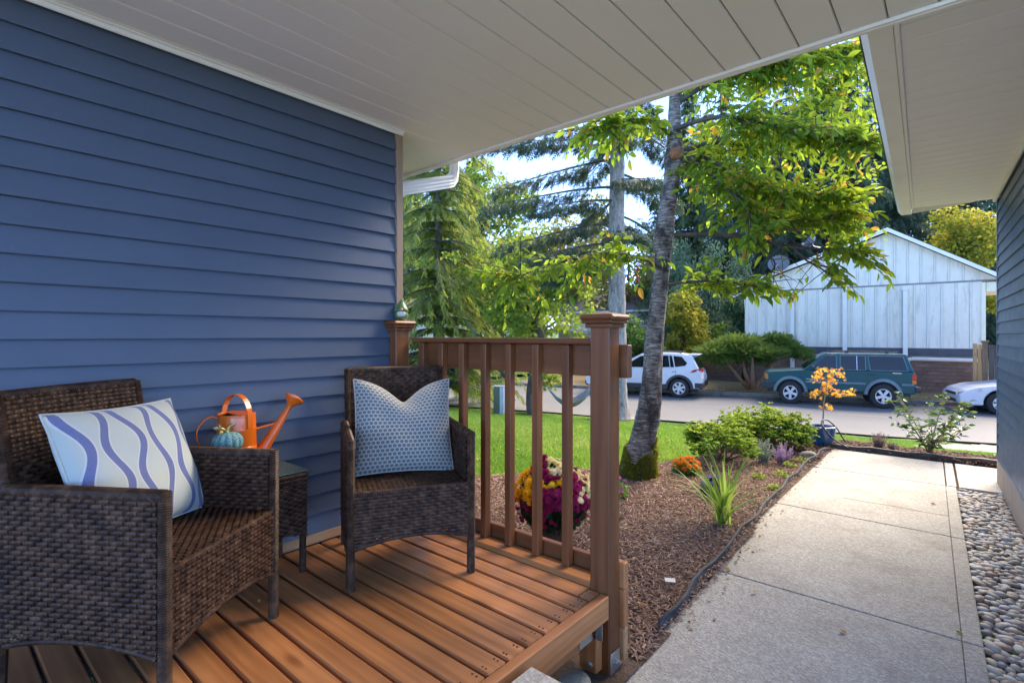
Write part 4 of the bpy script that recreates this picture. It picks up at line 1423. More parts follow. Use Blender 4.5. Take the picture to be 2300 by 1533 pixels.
def make_chair(label):
    ch = thing('wicker_armchair', label, 'armchair', group='wicker armchairs on the porch')
    w = HW * 2 - 0.03
    x0 = -HW + 0.015
    # front apron, arched below
    h0 = 0.165
    panel('front_apron', [weave(plane((x0, -0.006, h0), (1, 0, 0), (0, 0, 1), (0, -1, 0)), w, SZ - h0 - 0.004, mask=lambda u, v: v > 0.034 * np.sin(np.pi * u / w))], ch)
    mb = MB(); wrap(mb, (x0, -0.004, h0 + 0.004), (x0 + w, -0.004, h0 + 0.004), 0.009, 0.008, bend=(0, 0, 0.034))
    mb.build('apron_edge', 'wicker', ch)
    panel('seat', [weave(plane((x0, 0.0, SZ), (1, 0, 0), (0, 1, 0)), w, 0.47, pitch=0.0125)], ch)
    for sx_ in (-1, 1):
        lo = 0.165
        al = DP - 0.02
        mk = lambda u, v: v > 0.03 * np.sin(np.pi * u / al)
        ps = [weave(plane((sx_ * (HW + 0.0165), 0.01, lo), (0, 1, 0), (0, 0, 1), (sx_, 0, 0)), al, AZ - 0.012 - lo, mask=mk),
              weave(plane((sx_ * (HW - 0.0165), 0.01, SZ), (0, 1, 0), (0, 0, 1), (-sx_, 0, 0)), al, AZ - 0.012 - SZ)]
        arm = panel('arm', ps, ch)
        mb = MB()
        wrap(mb, (sx_ * (HW + 0.014), 0.01, lo + 0.004), (sx_ * (HW + 0.014), al, lo + 0.004), 0.009, 0.008, bend=(0, 0, 0.03))
        mb.build('arm_lower_edge', 'wicker', arm); mb = MB()
        wrap(mb, (sx_ * HW, -0.005, AZ - 0.016), (sx_ * HW, DP, AZ - 0.016), 0.021, n=10)
        mb.build('arm_rim', 'wicker', arm, smooth=False)
    # backrest leans back
    by, ty = 0.468, 0.545
    hb = BZ - SZ + 0.06
    up = unit(np.array([0, ty - by, BZ - SZ]))
    bw = 2 * HW - 0.035
    def bf(side):
        nrm = np.array([0, -up[2], up[1]])
        def f(U, V, N):
            t = (U / bw * 2 - 1)
            p = np.array([-bw / 2, by, SZ - 0.05])[None, :] + U[:, None] * np.array([1.0, 0, 0]) + V[:, None] * up
            p[:, 1] += 0.022 * (1 - t * t) * 1.0
            return p + (N[:, None] * nrm if side < 0 else -N[:, None] * nrm - 0.030 * nrm)
        return f
    bk = panel('backrest', [weave(bf(-1), bw, hb - 0.012), weave(bf(1), bw, hb - 0.012)], ch)
    mb = MB()
    q = np.array([0, by, SZ - 0.05]) + up * (hb - 0.012)
    wrap(mb, (-bw / 2, q[1] + 0.015, q[2]), (bw / 2, q[1] + 0.015, q[2]), 0.0185, n=10, bend=(0, 0.02, 0))
    for sx_ in (-1, 1):
        wrap(mb, (sx_ * bw / 2, by + 0.012, SZ), (sx_ * bw / 2, q[1] + 0.013, q[2] + 0.008), 0.0185, n=10)
    mb.build('back_rim', 'wicker', bk)
    # edge where seat turns down
    mb = MB()
    wrap(mb, (x0, -0.002, SZ - 0.004), (x0 + w, -0.002, SZ - 0.004), 0.008, 0.010)
    mb.build('seat_edge', 'wicker', ch)
    for sx_ in (-1, 1):
        mb = MB(); wrap(mb, (sx_ * HW, 0, 0.0), (sx_ * HW, 0, AZ - 0.002), 0.0195, n=10)
        mb.build('leg', 'wicker', ch)
        mb = MB(); wrap(mb, (sx_ * HW, DP + 0.015, 0.0), (sx_ * HW, DP - 0.012, AZ), 0.018, n=8)
        mb.build('leg', 'wicker', ch)
    return ch
chair_r = make_chair('brown wicker armchair at the railing, holding the dotted teal cushion')
chair_l = copy_tree(chair_r)
chair_l['label'] = 'brown wicker armchair nearest us, holding the blue wavy-striped cushion'
chair_r.location = (-1.7685, 1.416, DK); chair_r.rotation_euler = (0, 0, R(60.97))
chair_l.location = (-1.8035, 0.68, DK); chair_l.rotation_euler = (0, 0, R(123.2))

# ------------------------------------------------------------------ side table
tb = thing('side_table', 'small brown wicker side table with glass top against the blue wall', 'table', (-2.335, 0.972, DK))
tw, td, th = 0.125, 0.195, 0.455       # half sizes in x, y
for sx_, sy_ in ((-1, -1), (1, -1), (1, 1), (-1, 1)):
    mb = MB(); wrap(mb, (sx_ * (tw - 0.012), sy_ * (td - 0.012), 0), (sx_ * (tw - 0.012), sy_ * (td - 0.012), th - 0.02), 0.016, n=8)
    mb.build('leg', 'wicker', tb)
lo = 0.16
for o_, u_, n_, L_ in (((tw, -td, lo), (0, 1, 0), (1, 0, 0), 2 * td), ((-tw, -td, lo), (0, 1, 0), (-1, 0, 0), 2 * td), ((-tw, td, lo), (1, 0, 0), (0, 1, 0), 2 * tw), ((-tw, -td, lo), (1, 0, 0), (0, -1, 0), 2 * tw)):
    panel('side_panel', [weave(plane(o_, u_, (0, 0, 1), n_), L_, th - lo - 0.02, pitch=0.0105, mask=lambda u, v, L_=L_: v > 0.03 * np.sin(np.pi * u / L_))], tb)
panel('table_top', [weave(plane((-tw, -td, th - 0.012), (1, 0, 0), (0, 1, 0)), 2 * tw, 2 * td)], tb)
mb = MB()
for a, b in (((-tw, -td), (tw, -td)), ((tw, -td), (tw, td)), ((tw, td), (-tw, td)), ((-tw, td), (-tw, -td))):
    wrap(mb, (*a, th - 0.018), (*b, th - 0.018), 0.012, n=8)
    wrap(mb, (a[0] * 1.0, a[1], th - 0.036), (b[0], b[1], th - 0.036), 0.010, n=8)
mb.build('rim', 'wicker', tb)
mb = MB(); mb.cbox(-tw - 0.004, tw + 0.004, -td - 0.004, td + 0.004, th - 0.004, th + 0.002, 0.0015)
mb.build('glass_pane', 'glass_top', tb)
mb = MB()
for a, b in (((tw + 0.0045, -td), (tw + 0.0055, td)), ((-tw, td + 0.0045), (tw, td + 0.0055))):
    mb.box(a[0], b[0], a[1], b[1], th - 0.003, th + 0.001)
mb.build('glass_edge', 'glass_edge', tb)
TZ = DK + th + 0.0025

# ------------------------------------------------------------------ watering can
wc = thing('watering_can', 'bright orange enamel watering can standing on the side table', 'watering can', (-2.352, 0.925, TZ))
zt = 0.262
mb = MB()
mb.lathe([(0.0, 0.001), (0.086, 0.001), (0.088, 0.004), (0.088, 0.012), (0.085, 0.014), (0.078, 0.125), (0.0765, 0.127), (0.0775, 0.131), (0.076, 0.195), (0.0775, 0.2), (0.0755, 0.205), (0.0735, zt), (0.0755, zt + 0.002), (0.0735, zt + 0.004), (0.071, zt + 0.002), (0.0705, zt - 0.02), (0.0, zt - 0.024)], 40)
body = mb.build('body', 'orange_enamel', wc, smooth=True, angle=40)
mb = MB()     # half lid over the spout side
pl = [(0.0715 * math.cos(a), 0.0715 * math.sin(a)) for a in np.linspace(R(-12), R(192), 24)]
mb.prism(pl, Matrix.Translation((0, 0, zt - 0.001)), 0.003)
mb.build('lid', 'orange_enamel', wc)
mb = MB(); mb.lathe([(0.0, zt - 0.006), (0.070, zt - 0.006)], 24)
mb.build('opening', 'can_inside', wc)
def ribbon(mb, pts, w, th_, wd):
    """flat metal strap through points; wd = width direction"""
    pts = [Vector(p) for p in pts]; wd = Vector(wd).normalized()
    vs_, fs_ = [], []
    for i, p in enumerate(pts):
        t = (pts[min(i + 1, len(pts) - 1)] - pts[max(i - 1, 0)]).normalized()
        nn = t.cross(wd).normalized()
        for a, b in ((-1, -1), (1, -1), (1, 1), (-1, 1)):
            vs_.append(p + wd * (a * w / 2) + nn * (b * th_ / 2))
    for i in range(len(pts) - 1):
        for k in range(4):
            fs_.append((i * 4 + k, i * 4 + (k + 1) % 4, i * 4 + 4 + (k + 1) % 4, i * 4 + 4 + k))
    fs_ += [(3, 2, 1, 0), tuple((len(pts) - 1) * 4 + k for k in range(4))]
    mb.add(vs_, fs_)
mb = MB()
pts = []
ca, sa = math.cos(R(-20)), math.sin(R(-20))
for i in range(21):
    t = i / 20
    a = math.pi * t
    xx = 0.0775 * math.cos(a); zz = 0.222 + 0.125 * math.sin(a) ** 0.8
    pts.append((xx * ca, xx * sa * -1, zz))
pts = [(pts[0][0], pts[0][1], 0.205)] + pts + [(pts[-1][0], pts[-1][1], 0.205)]
ribbon(mb, pts, 0.026, 0.0035, (sa, ca, 0))
fixn(mb.build('carry_handle', 'orange_enamel', wc, bevel=0.001))
mb = MB()
pts = [(0, -0.074, 0.25), (0, -0.10, 0.262), (0, -0.13, 0.25), (0, -0.152, 0.222), (0, -0.158, 0.19), (0, -0.15, 0.155), (0, -0.125, 0.105), (0, -0.095, 0.06), (0, -0.083, 0.045)]
from mathutils.geometry import interpolate_bezier
def spline(pts, n=6):
    P = [Vector(p) for p in pts]
    out = []
    for i in range(len(P) - 1):
        p0, p1, p2, p3 = P[max(i - 1, 0)], P[i], P[i + 1], P[min(i + 2, len(P) - 1)]
        for k in range(n):
            t = k / n
            out.append(0.5 * ((2 * p1) + (p2 - p0) * t + (2 * p0 - 5 * p1 + 4 * p2 - p3) * t * t + (3 * p1 - p0 - 3 * p2 + p3) * t ** 3))
    out.append(P[-1])
    return out
ribbon(mb, spline(pts), 0.016, 0.004, (1, 0, 0))
fixn(mb.build('back_handle', 'orange_enamel', wc, bevel=0.001))
mb = MB(); mb.tube([(0, 0.07, 0.035), (0, 0.12, 0.105), (0, 0.235, 0.275)], [0.030, 0.025, 0.0125], 20)
mb.build('spout', 'orange_enamel', wc, smooth=True, angle=50)
mb = MB(); mb.tube([(0, 0.07, 0.185), (0, 0.175, 0.2)], 0.006, 10)
mb.build('brace', 'orange_enamel', wc, smooth=True, angle=50)
dr = Vector((0, 0.56, 0.83)).normalized()
Mr = Matrix.Translation((0, 0.232, 0.27)) @ dr.to_track_quat('Z', 'Y').to_matrix().to_4x4()
mb = MB(); mb.lathe([(0.013, 0), (0.015, 0.006), (0.022, 0.014), (0.043, 0.036), (0.045, 0.040), (0.045, 0.046), (0.041, 0.049), (0.02, 0.055), (0, 0.057)], 28, Mr)
mb.build('rose', 'orange_enamel', wc, smooth=True, angle=40)

# ------------------------------------------------------------------ knitted pumpkins, one on the other
pk = thing('pumpkin_ornament', 'teal knitted pumpkin with gold stem stacked on another, beside the watering can', 'ornament', (-2.262, 0.853, TZ))
def pumpkin(z0, r, h, parent):
    prof = []
    for i in range(17):
        a = -math.pi / 2 + math.pi * i / 16
        prof.append((max(0.0, r * (0.12 * (i in (16,)) + math.cos(a) ** 0.75 if math.cos(a) > 1e-6 else 0.0)), z0 + h / 2 + h / 2 * math.sin(a) * (0.93 if i == 16 else 1)))
    mb = MB(); mb.lathe(prof, 96, lobes=12, amp=0.13)
    return mb.build('pumpkin', 'knit_teal', parent, smooth=True)
pumpkin(0.0, 0.070, 0.128, pk)
pumpkin(0.120, 0.060, 0.086, pk)
mb = MB()
mb.tube(spline([(0, 0, 0.195), (0.0, 0.002, 0.218), (0.004, 0.012, 0.231), (0.004, 0.024, 0.233)]), [0.0125 - 0.0065 * min(1, i / 12) for i in range(19)], 10)
mb.tube(spline([(0, -0.004, 0.205), (0.01, -0.016, 0.218), (0.012, -0.03, 0.226), (0.006, -0.036, 0.219)]), [0.006 - 0.0035 * i / 18 for i in range(19)], 8)
mb.build('stem', 'gold_stem', pk, smooth=True)
mb = MB()
for i, (yy, zz, s_) in enumerate(((-0.026, 0.196, 1), (-0.034, 0.19, -1), (-0.02, 0.188, 1), (-0.03, 0.178, -1))):
    v, f, _ = leaf_mesh([(0.008, yy, zz + 0.033)], [(0.3 * s_, -0.4, 0.5 - 0.4 * i)], [(1, 0.2, 0.3)], [0.024], [0.009], LEAF8)
    mb.add([tuple(q) for q in v], [tuple(q) for q in f])
mb.build('leaf', 'gold_stem', pk)

# ------------------------------------------------------------------ gnome on the wall post
gn = thing('gnome_figurine', 'small garden gnome with green pointed hat and white beard on the wall post', 'figurine', (WX + 0.050, 1.858, 1.4925), R(52))
mb = MB(); mb.lathe([(0.0, 0.0), (0.024, 0.0), (0.032, 0.010), (0.0335, 0.026), (0.028, 0.044), (0.018, 0.06), (0.0, 0.068)], 24)
mb.build('body', 'gnome_green', gn, smooth=True)
mb = MB()   # hat: leans a little, brim wraps the shoulders
mb.tube([(0, 0.002, 0.036), (0, 0.003, 0.05), (0, 0.003, 0.066), (0.001, 0.002, 0.082), (0.004, 0.0, 0.096), (0.007, -0.001, 0.106)], [0.0345, 0.033, 0.025, 0.0145, 0.006, 0.0015], 20)
mb.build('hat', 'gnome_green', gn, smooth=True)
mb = MB(); mb.lathe([(0.0, -0.03), (0.014, -0.026), (0.024, -0.013), (0.0255, 0.0), (0.018, 0.016), (0.0, 0.024)], 20, Matrix.Translation((0.0, -0.0135, 0.028)) @ Matrix.Diagonal((1, 0.85, 1, 1)))
mb.build('beard', 'gnome_white', gn, smooth=True)
mb = MB(); mb.lathe([(0, -0.008), (0.006, -0.006), (0.0085, 0), (0.006, 0.006), (0, 0.008)], 14, Matrix.Translation((0, -0.034, 0.047)))
mb.build('nose', 'gnome_skin', gn, smooth=True)

# ------------------------------------------------------------------ cushions
def pillow(name, label, mat_, w, h, t, dip=0.0, crease=1.0):
    n = 34
    u = np.linspace(-1, 1, n)
    U, Vv = np.meshgrid(u, u)
    prof = (np.clip(1 - np.abs(U) ** 2.6, 0, 1) * np.clip(1 - np.abs(Vv) ** 2.6, 0, 1)) ** 0.55
    pin = 0.055
    x = U * w / 2 * (1 - pin * (1 - Vv ** 2) * np.abs(U) ** 3)
    y = Vv * h / 2 * (1 - pin * (1 - U ** 2) * np.abs(Vv) ** 3)
    if dip:
        k = np.clip((Vv + 0.35) / 1.35, 0, 1) ** 2.2
        y = y - dip * k * np.exp(-np.abs(U / 0.42) ** 1.35)
        prof = prof * (1 - 0.35 * k * np.exp(-(U / 0.30) ** 2))
    wr = 0.012 * np.sin(7 * U + 3 * Vv + 1) * np.sin(4 * Vv - 2 * U) * crease
    V, Fc, uv = [], [], []
    vs_ = []
    for sgn in (1, -1):
        z = sgn * (t / 2 * prof) + wr * prof * 0.6
        vs_.append(np.stack([x, z * -1, y], -1).reshape(-1, 3))
    V = np.concatenate(vs_)
    i = (np.arange(n - 1)[:, None] * n + np.arange(n - 1)[None, :]).ravel()
    q = np.stack([i, i + 1, i + n + 1, i + n], 1)
    q2 = np.stack([i, i + n, i + n + 1, i + 1], 1) + n * n
    Fc = np.concatenate([q, q2])
    o = bulk(name, V, Fc, mat_, None, smooth=True)
    lay = o.data.uv_layers.new(name='uv')
    uvv = np.stack([(U + 1) / 2, (Vv + 1) / 2], -1).reshape(-1, 2)
    uvv = np.concatenate([uvv, uvv])
    lay.data.foreach_set('uv', uvv[Fc.ravel()].astype(np.float32).ravel())
    # piped seam
    mb = MB()
    e = [(0, k) for k in range(n)] + [(k, n - 1) for k in range(1, n)] + [(n - 1, k) for k in range(n - 2, -1, -1)] + [(k, 0) for k in range(n - 2, 0, -1)]
    ring = [(x[a, b], 0.0, y[a, b]) for a, b in e]
    mb.tube(ring + ring[:1], 0.0035, 6, caps=False)
    mb.build('seam', mat_, o, smooth=True)
    return tag(o, label, 'cushion', 'cushions on the wicker chairs')
gn.scale = (1.2, 1.2, 1.12)
pr = pillow('throw_pillow', 'square cushion with teal fan-scale print and dented top on the railing-side armchair', 'pillow_scale', 0.47, 0.46, 0.15, dip=0.115)
ml = chair_r.matrix_basis
pr.matrix_world = ml @ Matrix.Translation((0.005, 0.30, SZ + 0.222)) @ Matrix.Rotation(R(-19), 4, 'X') @ Matrix.Rotation(R(1.5), 4, 'Y')
pl_ = pillow('throw_pillow', 'pale aqua cushion with wavy blue stripes on the armchair nearest us', 'pillow_wave', 0.52, 0.44, 0.15, crease=0.8)
pl_.matrix_world = chair_l.matrix_basis @ Matrix.Translation((0.02, 0.352, SZ + 0.21)) @ Matrix.Rotation(R(4), 4, 'Z') @ Matrix.Rotation(R(-22), 4, 'X') @ Matrix.Rotation(R(2), 4, 'Y')
# ------------------------------------------------------------------ vehicles (local: x forward, y to its left, z up)
def wheel(parent, x, y, r, w, rim_r, spokes, side):
    o = bpy.data.objects.new('wheel', None); C.objects.link(o); o.parent = parent
    o.location = (x, y, r); o.rotation_euler = (R(-90) * side, 0, 0)
    mb = MB(); mb.lathe([(rim_r, -w / 2), (r * 0.93, -w / 2), (r, -w / 2 + 0.03), (r, w / 2 - 0.03), (r * 0.93, w / 2), (rim_r + 0.005, w / 2 + 0.004), (rim_r, w / 2 - 0.005)], 36, caps=False)
    mb.build('tyre', 'tyre', o, smooth=True, angle=35)
    mb = MB(); mb.lathe([(rim_r - 0.004, -w / 2 + 0.02), (rim_r + 0.004, w / 2), (rim_r - 0.012, w / 2 + 0.003), (rim_r - 0.022, w / 2 - 0.03), (rim_r - 0.03, w / 2 - 0.05)], 30, caps=False)
    mb.lathe([(0, w / 2 - 0.012), (0.05, w / 2 - 0.014), (0.062, w / 2 - 0.03)], 16)
    for k in range(spokes):
        a = 2 * math.pi * k / spokes + 0.3
        M = Matrix.Rotation(a, 4, 'Z')
        mb.add([M @ Vector(q) for q in ((0.03, -0.030, w / 2 - 0.018), (0.03, 0.030, w / 2 - 0.018), (rim_r - 0.012, 0.042, w / 2 - 0.012), (rim_r - 0.012, -0.042, w / 2 - 0.012), (0.03, -0.036, w / 2 - 0.05), (0.03, 0.036, w / 2 - 0.05), (rim_r - 0.012, 0.05, w / 2 - 0.05), (rim_r - 0.012, -0.05, w / 2 - 0.05))],
               [(0, 3, 2, 1), (0, 4, 7, 3), (1, 2, 6, 5), (3, 7, 6, 2)])
    fixn(mb.build('rim', 'alloy', o, smooth=True, angle=30))
    mb = MB(); mb.lathe([(0, w / 2 - 0.06), (rim_r - 0.01, w / 2 - 0.06)], 24)
    mb.build('brake_disc', 'tyre', o)
def arch_poly(top, x0, x1, zb, arches, n=14):
    """side outline: given the upper line from rear (x0) to front (x1), close it below with wheel openings"""
    low = []
    for xc, r, zc in sorted(arches, reverse=True):      # going from front to rear
        ex = math.sqrt(max(0.0, r * r - (zb - zc) ** 2))
        for i in range(n + 1):
            a0 = math.asin((zb - zc) / r)
            a = a0 + (math.pi - 2 * a0) * i / n
            low.append((xc + r * math.cos(a), zc + r * math.sin(a)))
    return top + low
XZ = Matrix(((1, 0, 0, 0), (0, 0, -1, 0), (0, 1, 0, 0), (0, 0, 0, 1)))   # outline (x, z) -> x, z with depth along -y
def extrude_side(poly, hw, mb):
    mb.prism(poly, Matrix.Translation((0, hw, 0)) @ XZ, 2 * hw)
class Cab:
    """glasshouse: frustum between belt and roof"""
    def __init__(s, zb, zt, hb, ht):
        s.zb, s.zt, s.hb, s.ht = zb, zt, hb, ht
    def y(s, z, off=0.0):
        return s.hb + (s.ht - s.hb) * (z - s.zb) / (s.zt - s.zb) + off
    def side(s, mb, poly, sgn, off, back=None):
        v = [(x, sgn * s.y(z, off), z) for x, z in poly]
        b = [(x, sgn * s.y(z, off - 0.012), z) for x, z in poly]
        n = len(v)
        mb.add(v + b, [tuple(range(n))] + [(i, (i + 1) % n, n + (i + 1) % n, n + i) for i in range(n)])
def flare(mb, xc, zc, r0, r1, hw, out, a0=-8, a1=188, sgn=1):
    n = 18
    vs_, fs_ = [], []
    for i in range(n + 1):
        a = R(a0 + (a1 - a0) * i / n)
        c, s_ = math.cos(a), math.sin(a)
        for r, y in ((r0, hw - 0.03), (r0, hw + out), (r1, hw + out * 0.6), (r1 + 0.01, hw - 0.01)):
            vs_.append((xc + r * c, sgn * y, zc + r * s_))
    for i in range(n):
        for k in range(3):
            fs_.append((i * 4 + k, i * 4 + 4 + k, i * 4 + 5 + k, i * 4 + 1 + k))
    fs_ += [(0, 1, 2, 3), tuple(n * 4 + k for k in (3, 2, 1, 0))]
    mb.add(vs_, fs_)
def inner_box(mb, x0, x1, hw, z0, z1):
    mb.box(x0, x1, -hw, hw, z0, z1)
def put(root, a, s, z=-0.95):
    p = ST * a + SN * s
    root.location = (p.x, p.y, z)
    root.rotation_euler = (0, 0, math.atan2(-ST.y, -ST.x))

# --- green boxy off-roader
car = thing('parked_car', 'dark green boxy four-door off-road car parked before the white gabled house', 'car', group='cars parked along the far kerb')
put(car, 2.117, 20.83); car.scale = (1, 1, 1.09)
wr, wb, hw = 0.36, 1.309, 0.86
mb = MB()
top = [(-2.14, 0.45), (-2.15, 0.62), (-2.14, 1.04), (-2.12, 1.09), (0.88, 1.09), (0.98, 1.075), (1.95, 1.0), (2.05, 0.97), (2.07, 0.9), (2.07, 0.60), (2.05, 0.45)]
extrude_side(arch_poly(top, 0, 0, 0.45, [(wb, 0.45, wr), (-wb, 0.45, wr)]), hw - 0.04, mb)
fixn(mb.build('body', 'paint_green', car, bevel=0.035, seg=3))
cb = Cab(1.088, 1.60, hw - 0.055, hw - 0.155)
mb = MB()
pts_b = [(-2.13, 1.088), (0.90, 1.088)]
mb.add([(-2.12, -cb.hb, 1.085), (0.92, -cb.hb, 1.085), (0.92, cb.hb, 1.085), (-2.12, cb.hb, 1.085), (-1.93, -cb.ht, 1.60), (0.26, -cb.ht, 1.60), (0.26, cb.ht, 1.60), (-1.93, cb.ht, 1.60)],
       [(3, 2, 1, 0), (4, 5, 6, 7), (0, 1, 5, 4), (1, 2, 6, 5), (2, 3, 7, 6), (3, 0, 4, 7)])
mb.build('cabin', 'paint_green', car, bevel=0.05, seg=3)
wins = [[(0.74, 1.12), (0.26, 1.53), (-0.03, 1.53), (-0.03, 1.12)], [(-0.16, 1.12), (-0.16, 1.53), (-0.83, 1.53), (-0.83, 1.12)], [(-0.98, 1.12), (-0.93, 1.53), (-1.83, 1.52), (-1.95, 1.12)]]
for sgn in (1, -1):
    for wpoly in wins:
        mb = MB()
        cx_ = sum(p[0] for p in wpoly) / 4; cz_ = sum(p[1] for p in wpoly) / 4
        big = [(cx_ + (x - cx_) * (1 + 0.022 / max(abs(x - cx_), 0.2)), cz_ + (zz - cz_) * 1.09) for x, zz in wpoly]
        cb.side(mb, big, sgn, 0.004)
        f = fixn(mb.build('window_frame', 'trim_grey', car))
        mb = MB(); cb.side(mb, wpoly, sgn, 0.009)
        fixn(mb.build('window', 'car_glass', car))
mb = MB(); cb.side(mb, [(-0.60, 1.12), (-0.60, 1.53), (-0.615, 1.53), (-0.615, 1.12)], 1, 0.012); mb.build('window_bar', 'chrome', car)
mb = MB()
mb.add([(0.905, -0.68, 1.14), (0.905, 0.68, 1.14), (0.36, 0.6, 1.545), (0.36, -0.6, 1.545)], [(0, 1, 2, 3)])
mb.build('windscreen', 'car_glass', car)
mb = MB(); mb.add([(-2.127, -0.62, 1.14), (-2.127, 0.62, 1.14), (-1.975, 0.56, 1.52), (-1.975, -0.56, 1.52)], [(3, 2, 1, 0)])
mb.build('rear_window', 'car_glass', car)
for sgn in (1, -1):
    for xc in (wb, -wb):
        mb = MB(); flare(mb, xc, wr, 0.43, 0.515, hw - 0.04, 0.05, 5, 175, sgn)
        fixn(mb.build('wheel_flare', 'trim_grey', car, smooth=True, angle=40))
for sgn in (1, -1):
    for xa, xb in ((-0.84, 0.86), (-2.1, -1.78)):
        mb = MB(); mb.cbox(xa, xb, min(sgn * 0.815, sgn * 0.845), max(sgn * 0.815, sgn * 0.845), 0.685, 0.745, 0.008)
        mb.build('side_moulding', 'trim_grey', car)
mb = MB(); mb.cbox(2.02, 2.17, -0.86, 0.86, 0.50, 0.67, 0.03); mb.cbox(1.72, 2.1, 0.80, 0.845, 0.50, 0.66, 0.01); mb.build('front_bumper', 'trim_black', car)
mb = MB(); mb.cbox(-2.28, -2.12, -0.86, 0.86, 0.50, 0.66, 0.03); mb.build('rear_bumper', 'trim_black', car)
mb = MB(); mb.box(-2.05, 2.0, -0.66, 0.66, 0.36, 0.75)
mb.build('underbody', 'trim_black', car)
for sgn in (1, -1):
    mb = MB(); mb.cbox(1.98, 2.073, min(sgn * 0.73, sgn * 0.825), max(sgn * 0.73, sgn * 0.825), 0.76, 0.93, 0.008)
    mb.build('marker_lamp', 'lamp_orange', car)
mb = MB(); mb.cbox(2.06, 2.085, -0.45, 0.45, 0.72, 0.95, 0.01); mb.build('grille', 'trim_black', car)
for sgn in (1, -1):
    mb = MB(); mb.lathe([(0.09, 0), (0.09, 0.02), (0, 0.03)], 16, Matrix.Translation((2.062, sgn * 0.58, 0.84)) @ Matrix.Rotation(R(90), 4, 'Y'))
    mb.build('headlight', 'lamp_clear', car)
for sgn in (1, -1):
    mb = MB(); mb2 = MB()
    mb.cbox(-2.165, -2.05, min(sgn * 0.70, sgn * 0.827), max(sgn * 0.70, sgn * 0.827), 0.86, 1.03, 0.01)
    mb2.cbox(-2.165, -2.05, min(sgn * 0.70, sgn * 0.827), max(sgn * 0.70, sgn * 0.827), 0.74, 0.858, 0.01)
    mb.build('tail_lamp', 'lamp_red', car); mb2.build('turn_lamp', 'lamp_orange', car)
mb = MB()
for x in (0.02, -0.88): mb.box(x - 0.004, x + 0.004, 0.8195, 0.8215, 0.47, 1.08)
mb.box(1.0, 1.006, 0.8195, 0.8215, 0.7, 1.06)
mb.build('door_seam', 'trim_black', car)
for x in (-0.12, -0.92):
    mb = MB(); mb.cbox(x - 0.16, x, 0.8185, 0.845, 0.965, 1.0, 0.006); mb.build('door_handle', 'trim_black', car)
mb = MB(); mb.cbox(0.58, 0.70, 0.81, 0.95, 1.10, 1.22, 0.02); mb.build('mirror', 'trim_black', car)
mb = MB(); mb.cbox(-1.78, -1.55, 0.8185, 0.823, 1.035, 1.055, 0.001); mb.cbox(0.50, 0.84, 0.8185, 0.8225, 0.79, 0.81, 0.001); mb.build('badge', 'chrome', car)
mb = MB()
for y_ in (-0.52, 0.52):
    mb.tube(spline([(0.1, y_, 1.60), (0.0, y_, 1.645), (-1.6, y_, 1.645), (-1.75, y_, 1.60)], 4), 0.014, 8)
for x in (-0.35, -1.45): mb.tube([(x, -0.56, 1.66), (x, 0.56, 1.66)], 0.018, 8); mb.cbox(x - 0.05, x + 0.05, 0.50, 0.58, 1.61, 1.69, 0.015)
mb.build('roof_rack', 'trim_black', car)
for sgn in (1, -1):
    for xc in (wb, -wb): wheel(car, xc, sgn * (hw - 0.135), wr, 0.23, 0.215, 5, sgn)

# --- white crossover
car = thing('parked_car', 'white crossover with grey wheel arches parked beyond the cherry trunk', 'car', group='cars parked along the far kerb')
put(car, -4.2, 21.0)
wr, wb, hw = 0.355, 1.345, 0.92
top = [(-2.10, 0.36), (-2.16, 0.55), (-2.17, 0.72), (-2.12, 0.95), (-2.06, 1.08), (-1.6, 1.13), (0.9, 1.06), (1.15, 1.05), (1.95, 0.93), (2.22, 0.80), (2.30, 0.62), (2.26, 0.40), (2.2, 0.36)]
mb = MB(); extrude_side(arch_poly(top, 0, 0, 0.36, [(wb, 0.44, wr), (-wb, 0.44, wr)]), hw - 0.03, mb)
fixn(mb.build('body', 'paint_white', car, bevel=0.06, seg=3))
cb = Cab(1.06, 1.66, hw - 0.06, hw - 0.23)
mb = MB()
lo_ = [(-2.06, 1.05), (1.12, 1.03)]
prof_t = [(-1.78, 1.58), (-1.3, 1.645), (-0.5, 1.67), (0.1, 1.62)]
n = 4
V_ = []
bx = [-2.06, -1.3, -0.4, 1.15]
for sgn in (-1, 1):
    for i in range(4): V_.append((bx[i], sgn * cb.hb, 1.05))
    for i in range(4): V_.append((prof_t[i][0], sgn * cb.y(prof_t[i][1]), prof_t[i][1]))
fs_ = []
for i in range(3):
    fs_ += [(i, i + 1, 5 + i, 4 + i), (8 + i, 12 + i, 13 + i, 9 + i), (4 + i, 5 + i, 13 + i, 12 + i)]
fs_ += [(0, 4, 12, 8), (3, 11, 15, 7)]
mb.add(V_, fs_)
fixn(mb.build('cabin', 'paint_white', car, bevel=0.04, seg=3))
for sgn in (1, -1):
    for wpoly in ([(0.80, 1.10), (0.12, 1.53), (-0.25, 1.57), (-0.25, 1.12)], [(-0.33, 1.12), (-0.33, 1.575), (-0.93, 1.57), (-1.0, 1.14)], [(-1.03, 1.14), (-0.97, 1.57), (-1.06, 1.565), (-1.16, 1.14)], [(-1.20, 1.15), (-1.12, 1.56), (-1.42, 1.53), (-1.62, 1.30), (-1.56, 1.20)]):
        mb = MB(); cb.side(mb, wpoly, sgn, 0.014)
        fixn(mb.build('window', 'car_glass', car))
mb = MB(); mb.add([(1.10, -0.72, 1.09), (1.10, 0.72, 1.09), (0.2, 0.6, 1.585), (0.2, -0.6, 1.585)], [(0, 1, 2, 3)]); mb.build('windscreen', 'car_glass', car)
mb = MB(); mb.add([(-2.085, -0.70, 1.10), (-2.085, 0.70, 1.10), (-1.86, 0.60, 1.50), (-1.86, -0.60, 1.50)], [(3, 2, 1, 0)]); mb.build('rear_window', 'car_glass', car)
